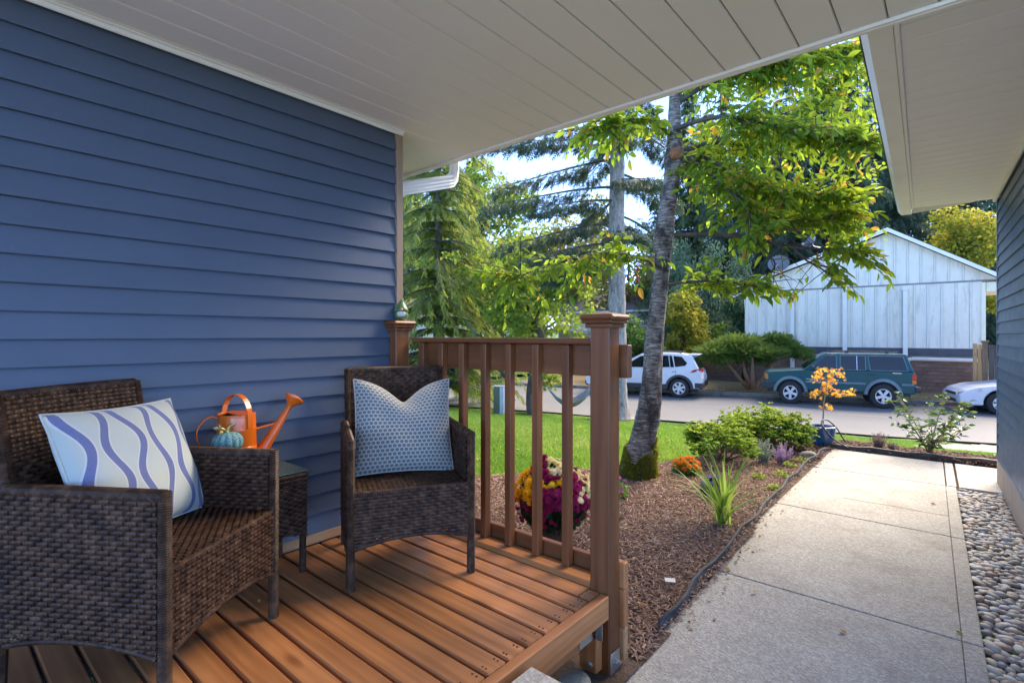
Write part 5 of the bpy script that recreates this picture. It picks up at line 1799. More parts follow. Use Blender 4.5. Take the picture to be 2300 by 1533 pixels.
mb = MB(); mb.cbox(-2.02, -1.62, -0.66, 0.66, 1.585, 1.625, 0.015); mb.build('spoiler', 'paint_white', car)
for sgn in (1, -1):
    for xc in (wb, -wb):
        mb = MB(); flare(mb, xc, wr, 0.42, 0.505, hw - 0.03, 0.035, -2, 182, sgn)
        fixn(mb.build('wheel_flare', 'trim_black', car, smooth=True, angle=40))
for sgn in (1, -1):
    mb = MB(); mb.cbox(-0.88, 0.88, min(sgn * 0.88, sgn * 0.915), max(sgn * 0.88, sgn * 0.915), 0.30, 0.50, 0.02); mb.build('sill', 'trim_black', car)
mb = MB(); mb.cbox(-2.20, -1.86, -0.88, 0.905, 0.34, 0.62, 0.06); mb.build('rear_bumper', 'trim_black', car)
mb = MB(); mb.cbox(2.05, 2.33, -0.86, 0.86, 0.34, 0.55, 0.05); mb.build('front_bumper', 'trim_black', car)
mb = MB(); mb.box(-2.0, 2.1, -0.70, 0.70, 0.28, 0.7); mb.build('underbody', 'trim_black', car)
for sgn in (1, -1):
    mb = MB()
    v = [(-1.72, sgn * 0.900, 0.94), (-2.10, sgn * 0.885, 1.02), (-2.10, sgn * 0.885, 1.115), (-1.86, sgn * 0.898, 1.06)]
    v2 = [(-2.172, sgn * 0.82, 0.98), (-2.172, sgn * 0.42, 1.02), (-2.135, sgn * 0.42, 1.10), (-2.12, sgn * 0.82, 1.11)]
    mb.add(v, [(0, 1, 2, 3)]); mb.add([v[1], v[2], v2[3], v2[0]], [(0, 1, 2, 3)]); mb.add(v2, [(0, 1, 2, 3)])
    fixn(mb.build('tail_lamp', 'lamp_red', car))
mb = MB(); mb.cbox(-2.195, -2.165, -0.16, 0.16, 0.76, 0.9, 0.004); mb.build('licence_plate', 'plate', car)
mb = MB(); mb.cbox(-2.205, -2.19, 0.66, 0.80, 0.50, 0.54, 0.003); mb.build('reflector', 'lamp_red', car)
mb = MB()
for x in (-0.28, 0.72, -1.22): mb.box(x - 0.004, x + 0.004, 0.8895, 0.8915, 0.5, 1.05)
mb.build('door_seam', 'trim_black', car)
for x in (-0.34, -1.08):
    mb = MB(); mb.cbox(x - 0.16, x, 0.888, 0.915, 0.96, 0.99, 0.006); mb.build('door_handle', 'chrome', car)
mb = MB(); mb.cbox(0.55, 0.72, 0.88, 1.06, 1.05, 1.19, 0.03); mb.build('mirror', 'trim_black', car)
for y_ in (-0.58, 0.58):
    mb = MB(); mb.tube(spline([(0.0, y_, 1.63), (-0.15, y_, 1.70), (-1.2, y_, 1.70), (-1.4, y_, 1.63)], 4), 0.018, 8); mb.build('roof_rail', 'trim_black', car)
for sgn in (1, -1):
    for xc in (wb, -wb): wheel(car, xc, sgn * (hw - 0.125), wr, 0.235, 0.225, 6, sgn)

# --- silver sedan, mostly behind the wing
car = thing('parked_car', 'silver saloon car cut off by the slate blue wing at right', 'car', group='cars parked along the far kerb')
put(car, 7.62, 20.75)
wr, wb, hw = 0.335, 1.36, 0.895
top = [(-2.32, 0.30), (-2.38, 0.55), (-2.36, 0.90), (-2.28, 0.97), (-1.7, 1.0), (0.6, 0.96), (1.0, 0.93), (1.85, 0.80), (2.16, 0.69), (2.31, 0.55), (2.33, 0.38), (2.27, 0.26), (2.2, 0.24)]
mb = MB(); extrude_side(arch_poly(top, 0, 0, 0.26, [(wb, 0.40, wr), (-wb, 0.40, wr)]), hw - 0.02, mb)
fixn(mb.build('body', 'paint_silver', car, bevel=0.09, seg=4, smooth=False))
cb = Cab(0.93, 1.46, hw - 0.08, hw - 0.27)
mb = MB()
mb.add([(-1.95, -cb.hb, 0.92), (1.0, -cb.hb, 0.90), (1.0, cb.hb, 0.90), (-1.95, cb.hb, 0.92), (-1.15, -cb.ht, 1.44), (-0.05, -cb.ht, 1.46), (-0.05, cb.ht, 1.46), (-1.15, cb.ht, 1.44)], [(3, 2, 1, 0), (4, 5, 6, 7), (0, 1, 5, 4), (1, 2, 6, 5), (2, 3, 7, 6), (3, 0, 4, 7)])
mb.build('cabin', 'paint_silver', car, bevel=0.07, seg=3)
for sgn in (1, -1):
    for wpoly in ([(0.72, 0.98), (-0.05, 1.38), (-0.42, 1.38), (-0.42, 0.98)], [(-0.5, 0.98), (-0.5, 1.38), (-1.1, 1.37), (-1.5, 0.99)]):
        mb = MB(); cb.side(mb, wpoly, sgn, 0.012); fixn(mb.build('window', 'car_glass', car))
mb = MB(); mb.add([(0.95, -0.7, 0.95), (0.95, 0.7, 0.95), (0.05, 0.58, 1.42), (0.05, -0.58, 1.42)], [(0, 1, 2, 3)]); mb.build('windscreen', 'car_glass', car)
for sgn in (1, -1):
    mb = MB()
    mb.add([(1.78, sgn * 0.882, 0.685), (1.80, sgn * 0.880, 0.77), (2.10, sgn * 0.862, 0.705), (2.21, sgn * 0.815, 0.665), (2.305, sgn * 0.60, 0.615), (2.29, sgn * 0.56, 0.555), (2.25, sgn * 0.80, 0.60), (2.05, sgn * 0.87, 0.63)], [(0, 1, 2, 7), (7, 2, 3, 6), (6, 3, 4, 5)])
    fixn(mb.build('headlight', 'lamp_clear', car))
mb = MB(); mb.cbox(2.29, 2.338, -0.42, 0.42, 0.52, 0.60, 0.015); mb.build('grille', 'trim_black', car)
mb = MB(); mb.cbox(2.29, 2.345, -0.5, 0.5, 0.32, 0.40, 0.02); mb.build('air_intake', 'trim_black', car)
mb = MB()
for x in (0.55, -0.46): mb.box(x - 0.004, x + 0.004, 0.8745, 0.8765, 0.4, 0.93)
mb.build('door_seam', 'trim_black', car)
mb = MB(); mb.box(-2.0, 2.0, -0.68, 0.68, 0.22, 0.6); mb.build('underbody', 'trim_black', car)
for sgn in (1, -1):
    for xc in (wb, -wb): wheel(car, xc, sgn * (hw - 0.12), wr, 0.21, 0.2, 7, sgn)

# ------------------------------------------------------------------ white gabled house across the street
HY = 25.1
hx0, hx1, ridge_x, ex0, ex1 = -7.24, 0.80, -1.93, -7.9, 1.55
nh = thing('white_house', 'white board-and-batten gabled house on brick base across the street', 'house', (-3.2, HY, -0.84))
bpy.context.view_layer.update()
def PN(o, p=nh):
    o.matrix_parent_inverse = p.matrix_world.inverted()
    return o
def rz_(x): return 5.42 - (0.345 if x < ridge_x else 0.64) * abs(x - ridge_x)       # underside of rake
mb = MB()
zj = 3.37
mb.add([(hx0, HY, 0.9), (hx1, HY, 0.9), (hx1, HY, zj), (hx0, HY, zj), (hx0, HY + 9, 0.9), (hx1, HY + 9, 0.9), (hx1, HY + 9, zj), (hx0, HY + 9, zj)], [(0, 1, 2, 3), (1, 5, 6, 2), (4, 0, 3, 7), (5, 4, 7, 6)])
wall = PN(mb.build('wall', 'board_white', nh))
mb = MB()
mb.add([(hx0, HY, zj), (1.2, HY, zj), (1.2, HY, rz_(1.2)), (ridge_x, HY, rz_(ridge_x)), (hx0, HY, max(zj + 0.02, rz_(hx0)))], [(0, 1, 2, 3, 4)])
PN(mb.build('gable', 'board_white', nh))
bpy.context.view_layer.update()
x = hx0 + 0.02
k = 0
while x < hx1:
    mb = MB(); mb.cbox(x - 0.022, x + 0.067, HY - 0.006, HY + 0.01, 0.92, zj - 0.05, 0.002); PN(mb.build('batten_joint_shade', 'board_joint_shade', wall), wall)  # flat strip behind the batten, painting dirty groove and shadow line
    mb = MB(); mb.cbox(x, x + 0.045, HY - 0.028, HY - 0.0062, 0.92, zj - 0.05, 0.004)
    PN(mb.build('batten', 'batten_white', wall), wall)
    x += 0.405
x = hx0 + 0.22
while x < 1.2:
    zt_ = rz_(x) - 0.03
    if zt_ > zj + 0.1:
        mb = MB(); mb.cbox(x - 0.022, x + 0.067, HY - 0.006, HY + 0.01, zj + 0.02, zt_, 0.002); PN(mb.build('batten_joint_shade', 'board_joint_shade', wall), wall)
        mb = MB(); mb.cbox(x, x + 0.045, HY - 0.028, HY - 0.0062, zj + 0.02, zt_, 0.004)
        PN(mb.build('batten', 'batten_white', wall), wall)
    x += 0.405
mb = MB(); mb.cbox(hx0, 1.2, HY - 0.03, HY + 0.0, zj - 0.045, zj + 0.015, 0.006); PN(mb.build('drip_cap', 'grey_wall', nh))
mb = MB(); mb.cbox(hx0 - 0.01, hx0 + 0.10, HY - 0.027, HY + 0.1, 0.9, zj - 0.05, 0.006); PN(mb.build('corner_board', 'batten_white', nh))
mb = MB(); mb.cbox(hx0, hx1, HY - 0.012, HY + 0.1, 0.62, 0.90, 0.01); PN(mb.build('skirt_band', 'band_dark', nh))
mb = MB(); mb.box(hx0 + 0.02, hx1 - 0.02, HY + 0.012, HY + 0.25, -1.0, 0.62)
bw_ = PN(mb.build('brick_base', 'mortar', nh))
bpy.context.view_layer.update()
mb = MB(); mb.cbox(0, 0.395, -0.012, 0.05, 0, 0.128, 0.004); proto = mb.build('brick', 'brick', bw_)
first = True
for r_ in range(10):
    z = -0.80 + 0.1405 * r_
    xo = hx0 + (0.02 if r_ % 2 else -0.185)
    for c_ in range(21):
        x = xo + 0.408 * c_
        if x < hx0 or x + 0.395 > hx1: continue
        M = bw_.matrix_world.inverted() @ Matrix.Translation((x, HY + random.uniform(-0.002, 0.002), z))
        if first: proto.matrix_local = M; first = False
        else: inst(proto, bw_, M=M)
# roof with rake boards
mb = MB()
for xa, xb in ((ex0, ridge_x), (ridge_x, ex1)):
    za, zb_ = rz_(xa) + 0.10, rz_(xb) + 0.10
    mb.add([(xa, HY - 0.42, za), (xb, HY - 0.42, zb_), (xb, HY + 9.5, zb_), (xa, HY + 9.5, za), (xa, HY - 0.42, za + 0.07), (xb, HY - 0.42, zb_ + 0.07), (xb, HY + 9.5, zb_ + 0.07), (xa, HY + 9.5, za + 0.07)], [(0, 3, 2, 1), (4, 5, 6, 7), (0, 1, 5, 4), (2, 3, 7, 6), (3, 0, 4, 7)])
roof = PN(mb.build('roof', 'roofing', nh))
mb = MB()
for xa, xb in ((ex0, ridge_x - 0.001), (ridge_x + 0.001, ex1)):
    za, zb_ = rz_(xa) + 0.10, rz_(xb) + 0.10
    mb.add([(xa, HY - 0.45, za + 0.04), (xb, HY - 0.45, zb_ + 0.04), (xb, HY - 0.45, zb_ - 0.11), (xa, HY - 0.45, za - 0.11), (xa, HY - 0.41, za + 0.04), (xb, HY - 0.41, zb_ + 0.04), (xb, HY - 0.41, zb_ - 0.11), (xa, HY - 0.41, za - 0.11)], [(3, 2, 1, 0), (4, 5, 6, 7), (0, 1, 5, 4), (2, 3, 7, 6), (3, 0, 4, 7), (1, 2, 6, 5)])
    mb.add([(xa, HY - 0.41, za - 0.02), (xb, HY - 0.41, zb_ - 0.02), (xb, HY, zb_ - 0.02), (xa, HY, za - 0.02)], [(0, 1, 2, 3)])
PN(fixn(mb.build('rake_board', 'pvc_white', nh)))
mb = MB(); mb.cbox(ex0 - 0.12, ex0, HY - 0.44, HY + 9.5, rz_(ex0) - 0.03, rz_(ex0) + 0.12, 0.02)
PN(mb.build('gutter', 'pvc_white', nh))
mb = MB(); mb.tube(spline([(ex0 - 0.05, HY - 0.3, rz_(ex0)), (ex0 + 0.1, HY - 0.1, rz_(ex0) - 0.18), (hx0 - 0.08, HY + 0.1, rz_(ex0) - 0.3), (hx0 - 0.08, HY + 0.1, 0.0)], 5), 0.045, 8); PN(mb.build('downspout', 'pvc_white', nh))
# white service ducts on the wall
for (px0, z1, z0, elbow) in ((-5.31, 3.14, -0.06, True), (-3.373, 3.845, 0.60, False), (-1.395, 3.15, 0.60, False)):
    mb = MB()
    mb.cbox(px0 - 0.075, px0 + 0.075, HY - 0.14, HY - 0.023, z0, z1, 0.012)
    mb.cbox(px0 - 0.095, px0 + 0.095, HY - 0.16, HY - 0.0225, z1 - 0.05, z1 + 0.05, 0.015)
    mb.cbox(px0 - 0.082, px0 + 0.082, HY - 0.146, HY - 0.0225, z0 + 0.5, z0 + 0.55, 0.008)
    if elbow: mb.tube(spline([(px0, HY - 0.08, z0 + 0.02), (px0 + 0.02, HY - 0.08, z0 - 0.08), (px0 + 0.12, HY - 0.08, z0 - 0.14), (px0 + 0.3, HY - 0.08, z0 - 0.15)], 5), 0.07, 10)
    PN(mb.build('duct', 'pvc_white', nh))
mb = MB(); mb.tube(spline([(-1.45, HY - 0.09, 0.12), (-1.35, HY - 0.09, 0.40), (-1.2, HY - 0.09, 0.485), (-1.0, HY - 0.09, 0.49), (0.7, HY - 0.09, 0.49)], 5), 0.075, 10)
PN(mb.build('duct', 'pvc_white', nh))
# recessed entrance corner lit from the side
mb = MB(); mb.cbox(hx1 - 0.02, hx1 + 0.10, HY - 0.03, HY + 0.02, 0.9, 3.3, 0.005); mb.cbox(hx1 + 0.11, 1.5, HY + 0.02, HY + 2.5, 2.95, 3.3, 0.01)
PN(mb.build('porch_frame', 'cream_siding', nh))
# satellite dishes
def dish(label, c, foot, face, r, group):
    d = thing('satellite_dish', label, 'satellite dish', foot, group=group)
    bpy.context.view_layer.update()
    c, foot, face = Vector(c), Vector(foot), Vector(face).normalized()
    M = Matrix.Translation(c) @ face.to_track_quat('Z', 'Y').to_matrix().to_4x4() @ Matrix.Diagonal((1.05, 0.92, 1, 1))
    mb = MB(); mb.lathe([(0, 0), (r * .4, .012), (r * .75, .05), (r, .10), (r + .01, .105), (r, .085), (r * .72, .035), (r * .4, -.006), (0, -.018)], 28, M)
    PN(mb.build('reflector', 'dish_grey', d, smooth=True), d)
    mb = MB(); mb.tube(spline([c - face * 0.03, c - face * 0.1 + Vector((0, 0, -0.1)), foot + Vector((0, 0, 0.25)), foot], 5), 0.03, 8)
    PN(mb.build('mast', 'dish_metal', d), d)
    mb = MB(); b0 = c + Vector((0, 0, -r * 0.85)) + face * 0.05; tip = c + face * r * 1.1 + Vector((0, 0, -r * 0.55))
    mb.tube([b0, tip], 0.018, 8); mb.cbox(-0.06, 0.06, -0.05, 0.05, -0.05, 0.05, 0.01, Matrix.Translation(tip))
    PN(mb.build('feed_arm', 'dish_metal', d), d)
    return d
xx = -5.75
dish('round black satellite dish low on the left roof edge of the white house', (xx + 0.02, HY - 0.55, 4.47), (xx + 0.1, HY - 0.47, 3.78), (0.02, -1, 0.25), 0.40, 'dishes on the white house')
dish('grey satellite dish turned sideways higher up the white house roof', (-4.62, HY + 0.2, 5.35), (-4.2, HY + 0.2, rz_(-4.2) + 0.16), (-0.75, 0.15, 0.45), 0.36, 'dishes on the white house')

# fence beside the white house
fn_ = thing('wooden_fence', 'brown wooden fence panel with capped post right of the white house', 'fence', (0.95, 22.6, -0.8))
bpy.context.view_layer.update()
mb = MB(); mb.cbox(0.72, 0.86, 22.5, 22.64, -0.85, 1.16, 0.01); mb.cbox(0.69, 0.89, 22.47, 22.67, 1.16, 1.22, 0.015)
PN(mb.build('post', 'fence_wood', fn_), fn_)
mb = MB(); mb.cbox(0.50, 0.60, 22.55, 22.60, -0.85, 1.12, 0.006); PN(mb.build('end_board', 'fence_orange', fn_), fn_)
mb = MB(); mb.cbox(0.615, 0.71, 22.56, 22.61, -0.85, 1.09, 0.006); PN(mb.build('end_board', 'fence_orange', fn_), fn_)
for i in range(9):
    x = 0.875 + 0.15 * i
    mb = MB(); mb.cbox(x, x + 0.143, 22.555, 22.585, -0.85, 1.08, 0.004); PN(mb.build('plank', 'fence_grey', fn_), fn_)
mb = MB(); mb.cbox(0.87, 2.3, 22.53, 22.553, 0.98, 1.08, 0.004); PN(mb.build('rail', 'fence_grey', fn_), fn_)
# dark lattice gate beside the brick base
lg = thing('lattice_gate', 'dark slatted gate behind the juniper trunks', 'gate', (-8.2, 24.6, -0.8))
bpy.context.view_layer.update()
mb = MB(); mb.box(-9.3, -7.3, 24.62, 24.66, -0.8, 0.75); PN(mb.build('panel', 'fence_grey', lg), lg)
for i in range(14):
    x = -9.25 + 0.14 * i
    mb = MB(); M = Matrix.Translation((x, 24.60, -0.12)) @ Matrix.Rotation(R(38), 4, 'Y')
    mb.cbox(-0.03, 0.03, -0.012, 0.012, -0.30, 0.30, 0.004, M); PN(mb.build('slat', 'fence_wood', lg), lg)
mb = MB(); mb.cbox(-9.3, -7.3, 24.585, 24.615, 0.16, 0.24, 0.006); mb.cbox(-9.3, -7.3, 24.585, 24.615, -0.5, -0.42, 0.006); PN(mb.build('rail', 'fence_grey', lg), lg)

# ------------------------------------------------------------------ houses far left
def far_house(label, o, ang, w, dep, h, pitch, mats, extras):
    hs = thing('neighbour_house', label, 'house', o, ang)
    mb = MB(); mb.box(0, w, 0, dep, 0.9, h); wl = mb.build('wall', mats[0], hs)
    mb = MB(); mb.box(0.01, w - 0.01, 0.01, dep - 0.01, -0.3, 0.9); mb.build('brick_base', 'brick', hs)
    for i in range(int((h - 0.95) / 0.2)):
        mb = MB(); mb.cbox(-0.02, w + 0.02, -0.03, -0.005, 0.95 + 0.2 * i, 0.95 + 0.2 * i + 0.19, 0.012); mb.build('siding_board', mats[0], wl)
    mb = MB(); e = 0.5; rr = h + pitch * (dep / 2 + e)
    mb.add([(-e, -e, h - 0.02), (w + e, -e, h - 0.02), (w + e, dep / 2, rr), (-e, dep / 2, rr), (w + e, dep + e, h - 0.02), (-e, dep + e, h - 0.02), (-e, -e, h - 0.14), (w + e, -e, h - 0.14), (w + e, dep + e, h - .14), (-e, dep + e, h - .14)],
           [(0, 1, 2, 3), (3, 2, 4, 5), (6, 7, 1, 0), (7, 8, 4, 1), (1, 4, 2), (0, 3, 5), (6, 0, 5, 9), (9, 8, 7, 6), (5, 4, 8, 9)])
    mb.build('roof', mats[1], hs)
    mb = MB(); mb.cbox(-e, w + e, -e - 0.1, -e, h - 0.15, h, 0.02); mb.build('gutter', 'pvc_white', hs)
    for kind, x0, x1, z0, z1, m_ in extras:
        mb = MB(); mb.cbox(x0 - 0.08, x1 + 0.08, -0.07, -0.032, z0 - 0.08, z1 + 0.08, 0.01); f = mb.build(kind, 'pvc_white', hs)
        mb = MB(); mb.box(x0, x1, -0.085, -0.069, z0, z1); mb.build('panel' if kind != 'window' else 'pane', m_, f)
    return hs
p = D(1000, 840, 33)
far_house('cream sided house with pale blue door seen beyond the left lawn', (p.x - 3.0, p.y - 2.2, -0.8), YAW + R(-4), 8.6, 7, 3.1, 0.42, ('cream_siding', 'roofing_far'),
          [('door', 4.0, 5.0, 0.95, 2.75, 'door_blue'), ('door', 5.15, 5.9, 0.95, 2.75, 'door_blue'), ('window', 0.8, 2.2, 1.3, 2.4, 'car_glass')])
p = D(1255, 845, 44)
far_house('white house with grey brown roof behind the hammock', (p.x, p.y, -0.6), YAW + R(-38), 9, 8, 3.9, 0.45, ('white_siding', 'roofing_far'), [('window', 5.5, 6.8, 1.8, 2.9, 'car_glass')])
# low grey retaining wall in front of it
p0, p1 = D(1255, 800, 38), D(1345, 800, 36)
mb = MB()
v0 = Vector((p0.x, p0.y, 0)); v1 = Vector((p1.x, p1.y, 0)); nn = Vector((-(v1 - v0).y, (v1 - v0).x, 0)).normalized() * 0.2
mb.add([(*v0.xy, -0.95), (*v1.xy, -0.95), (*(v1 + nn).xy, -0.95), (*(v0 + nn).xy, -0.95), (*v0.xy, 2.0), (*v1.xy, 1.0), (*(v1 + nn).xy, 1.0), (*(v0 + nn).xy, 2.0)], [(3, 2, 1, 0), (4, 5, 6, 7), (0, 1, 5, 4), (1, 2, 6, 5), (2, 3, 7, 6), (3, 0, 4, 7)])
tag(mb.build('retaining_wall', 'grey_wall'), 'sloping grey retaining wall below the far white house', 'wall')

# ------------------------------------------------------------------ things on the lawn
# marker post
bl = thing('marker_post', 'short square green and white wooden post at the lawn edge', 'post', (-10.29, 11.40, -0.93), R(20))
mb = MB(); mb.cbox(-0.10, 0.10, -0.10, 0.10, 0, 0.80, 0.012); mb.build('shaft', 'post_green', bl)
mb = MB(); mb.cbox(0.1005, 0.22, -0.098, 0.10, 0, 0.79, 0.008); mb.build('face_board', 'paper', bl)
mb = MB(); mb.cbox(-0.115, 0.235, -0.115, 0.115, 0.80, 0.83, 0.008); mb.build('cap', 'batten_white', bl)
# hammock on a black steel stand
hk = thing('hammock', 'striped fabric hammock on a black steel stand under the small maple', 'hammock', D(1280, 900, 12.2).xy.to_3d() + Vector((0, 0, -0.7)), YAW)
mb = MB()
nu_, nv_ = 28, 10
W_ = 0.85; L_ = 0.62
vs_, fs_, uvs = [], [], []
for i in range(nu_ + 1):
    t = i / nu_ * 2 - 1
    for j in range(nv_ + 1):
        q = j / nv_ * 2 - 1
        wd = W_ / 2 * (1 - abs(t) ** 3 * 0.9)
        vs_.append((t * L_, q * wd, 0.40 + 0.62 * t * t + 0.16 * q * q * (1 - t * t)))
for i in range(nu_):
    for j in range(nv_):
        a = i * (nv_ + 1) + j
        fs_.append((a, a + nv_ + 1, a + nv_ + 2, a + 1))
mb.add(vs_, fs_)
sl_ = mb.build('sling', 'hammock_cloth', hk, smooth=True)
lay = sl_.data.uv_layers.new(name='uv')
for lp in sl_.data.loops:
    i, j = divmod(lp.vertex_index, nv_ + 1)
    lay.data[lp.index].uv = (j / nv_ * 2.2, i / nu_)
mb = MB()
mb.tube(spline([(-0.85, 0, 1.25), (-0.8, 0, 0.35), (-0.6, 0, 0.05), (0.6, 0, 0.05), (0.8, 0, 0.35), (0.85, 0, 1.25)], 6), 0.028, 8)
for x in (-0.5, 0.5): mb.tube([(x, -0.5, 0.03), (x, 0.5, 0.03)], 0.028, 8)
for s_ in (-1, 1): mb.tube([(s_ * 0.84, 0, 1.2), (s_ * L_, 0, 1.02)], 0.008, 6)
mb.build('stand', 'metal_black', hk, smooth=True)
mb = MB(); 
lp = [(0.02 + 0.13 * math.cos(a), 0, 1.62 + 0.24 * math.sin(a)) for a in np.linspace(0, 2 * math.pi, 21)]
mb.tube(lp, 0.045, 8, caps=False); mb.tube([(-0.05, 0, 1.40), (-0.22, 0, 1.33), (-0.30, 0, 1.37)], 0.045, 8); mb.tube([(0.0, 0, 1.40), (-0.02, 0, 1.0)], 0.035, 8)
M = Matrix.Rotation(R(16), 4, 'Y')
o = mb.build('headrest', 'metal_black', hk, smooth=True); o.location = (-0.25, 0, 0.02); o.rotation_euler = (0, R(14), 0)
# red bead chain hanging in the cherry
rc = thing('hanging_ornament', 'string of red and orange glass beads hanging in the cherry tree', 'ornament', D(1431, 600, 5.0))
mb = MB(); mb.tube([(0, 0, 0.25), (0, 0, 0.02)], 0.0025, 5); mb.build('cord', 'twig', rc)
for i in range(8):
    mb = MB(); mb.lathe([(0, -0.013), (0.012, -0.009), (0.018, 0), (0.012, 0.009), (0, 0.013)], 10, Matrix.Translation(((i % 2) * 0.016 - 0.008, 0, 0.01 - 0.021 * i)))
    mb.build('bead', 'red_bead', rc, smooth=True)
# ------------------------------------------------------------------ trees
def branch_tube(mb, pts, r0, r1, n=7):
    k = len(pts)
    mb.tube(pts, [r0 + (r1 - r0) * (i / (k - 1)) ** 0.8 for i in range(k)], n, caps=True)
def conifer_mesh(h, r, z_lo, seed, mat_, spray=(0.45, 0.85), whorl=0.55, per=7, step=0.32, droop=0.35, wfac=0.34, power=0.9, tint_hi=1.0, tr=0.16, bark='bark_dark', sparse=1.0, one_side=None):
    """trunk object and crown object of a conifer standing at the origin"""
    g = np.random.default_rng(seed)
    mb = MB()
    branch_tube(mb, [(0.02 * math.sin(i), 0.02 * math.cos(i * 1.3), h * i / 10) for i in range(11)], tr, 0.02, 12)
    P, d, N, L, T = [], [], [], [], []
    z = z_lo
    while z < h * 0.98:
        f = (z - z_lo) / (h - z_lo)
        bl = r * (1 - f) ** power * g.uniform(0.75, 1.1) + 0.25
        for k in range(per):
            if g.random() > sparse: continue
            a = g.uniform(0, 2 * np.pi)
            if one_side is not None and g.random() < one_side[1] and math.cos(a - one_side[0]) < 0: continue
            b = bl * g.uniform(0.6, 1.08)
            n = max(2, int(b / step))
            pts = []
            for i in range(n + 1):
                t = i / n
                rr = b * t
                pts.append((rr * math.cos(a + 0.15 * t), rr * math.sin(a + 0.15 * t), z + b * (0.16 * t - droop * t * t * 1.5)))
            if f < 0.8: branch_tube(mb, pts, 0.012 * b + 0.008, 0.005, 4)
            for i in range(1, n + 1):
                p = np.array(pts[i]); q = np.array(pts[i - 1])
                dr = unit(p - q)
                t = i / n
                sdv = np.array([-dr[1], dr[0], 0])
                for s_ in (-1, 1, 0):
                    P.append(p - dr * g.uniform(0, step))
                    dd = dr * g.uniform(0.5, 1.0) + sdv * s_ * g.uniform(0.5, 1.1) + np.array([0, 0, g.uniform(-0.55, 0.05) - droop * 0.5])
                    d.append(dd)
                    N.append(np.array([0, 0, 1.0]) + 0.5 * g.normal(size=3))
                    L.append(g.uniform(*spray) * (1.15 - 0.45 * t) * (1.1 - 0.35 * f))
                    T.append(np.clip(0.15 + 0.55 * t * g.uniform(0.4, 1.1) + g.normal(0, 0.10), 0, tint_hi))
        z += whorl * g.uniform(0.8, 1.2)
    L = np.array(L)
    V, Fc, k = leaf_mesh(np.array(P), np.array(d), np.array(N), L, L * wfac, FEATHER)
    return mb, V, Fc, np.repeat(T, k)
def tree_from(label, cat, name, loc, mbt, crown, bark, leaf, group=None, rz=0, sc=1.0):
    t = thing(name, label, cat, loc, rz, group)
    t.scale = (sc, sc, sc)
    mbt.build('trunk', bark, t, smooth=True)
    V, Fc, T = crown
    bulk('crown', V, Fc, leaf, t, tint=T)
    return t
def dup_tree(src, label, loc, rz, sc, group=None):
    c = copy_tree(src)
    c.location = loc; c.rotation_euler = (0, 0, rz); c.scale = (sc, sc, sc)
    c['label'] = label
    if group: c['group'] = group
    return c
def decid(h, r, seed, n, leaf=(0.16, 0.30), base=0.35, clumps=34, squash=0.8, tr=0.16, tpl=LEAF2, weep=0.0, wf=0.36):
    g = np.random.default_rng(seed)
    mb = MB()
    top = np.array([g.normal(0, .2), g.normal(0, .2), h * 0.75])
    branch_tube(mb, [tuple(top * i / 6 + np.array([0.06 * math.sin(i * 2), 0.05 * math.cos(i), 0])) for i in range(7)], tr, tr * 0.35, 9)
    cz = h * (base + 1) / 2
    P, T, NR = [], [], []
    for c in range(clumps):
        u = rdir(1, -0.9, 1)[0] * g.uniform(0.35, 0.95)
        cc = np.array([u[0] * r, u[1] * r, cz + u[2] * h * (1 - base) / 2])
        s0 = top * g.uniform(0.35, 0.95)
        mid = (s0 + cc) / 2 + np.array([0, 0, 0.15])
        branch_tube(mb, [tuple(s0), tuple(mid), tuple(cc)], tr * 0.28, 0.012, 5)
        cr = r * g.uniform(0.22, 0.42)
        m = n // clumps
        dd = unit(g.normal(size=(m, 3)))
        rr = cr * g.uniform(0.25, 1.0, m) ** 0.5
        p = cc + dd * rr[:, None] * np.array([1, 1, squash])
        if weep: p[:, 2] -= weep * g.random(m) ** 1.5
        P.append(p); NR.append(dd)
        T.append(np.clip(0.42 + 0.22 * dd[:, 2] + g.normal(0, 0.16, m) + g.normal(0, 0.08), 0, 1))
    P = np.concatenate(P); NR = np.concatenate(NR); T = np.concatenate(T)
    n2 = len(P)
    d = unit(NR * 0.5 + g.normal(size=(n2, 3)) * 0.6 + np.array([0, 0, -0.35 - weep]))
    L = g.uniform(*leaf, n2)
    V, Fc, k = leaf_mesh(P, d, unit(NR + 0.7 * g.normal(size=(n2, 3)) + np.array([0, 0, .4])), L, L * wf, tpl)
    return mb, (V, Fc, np.repeat(T, k))

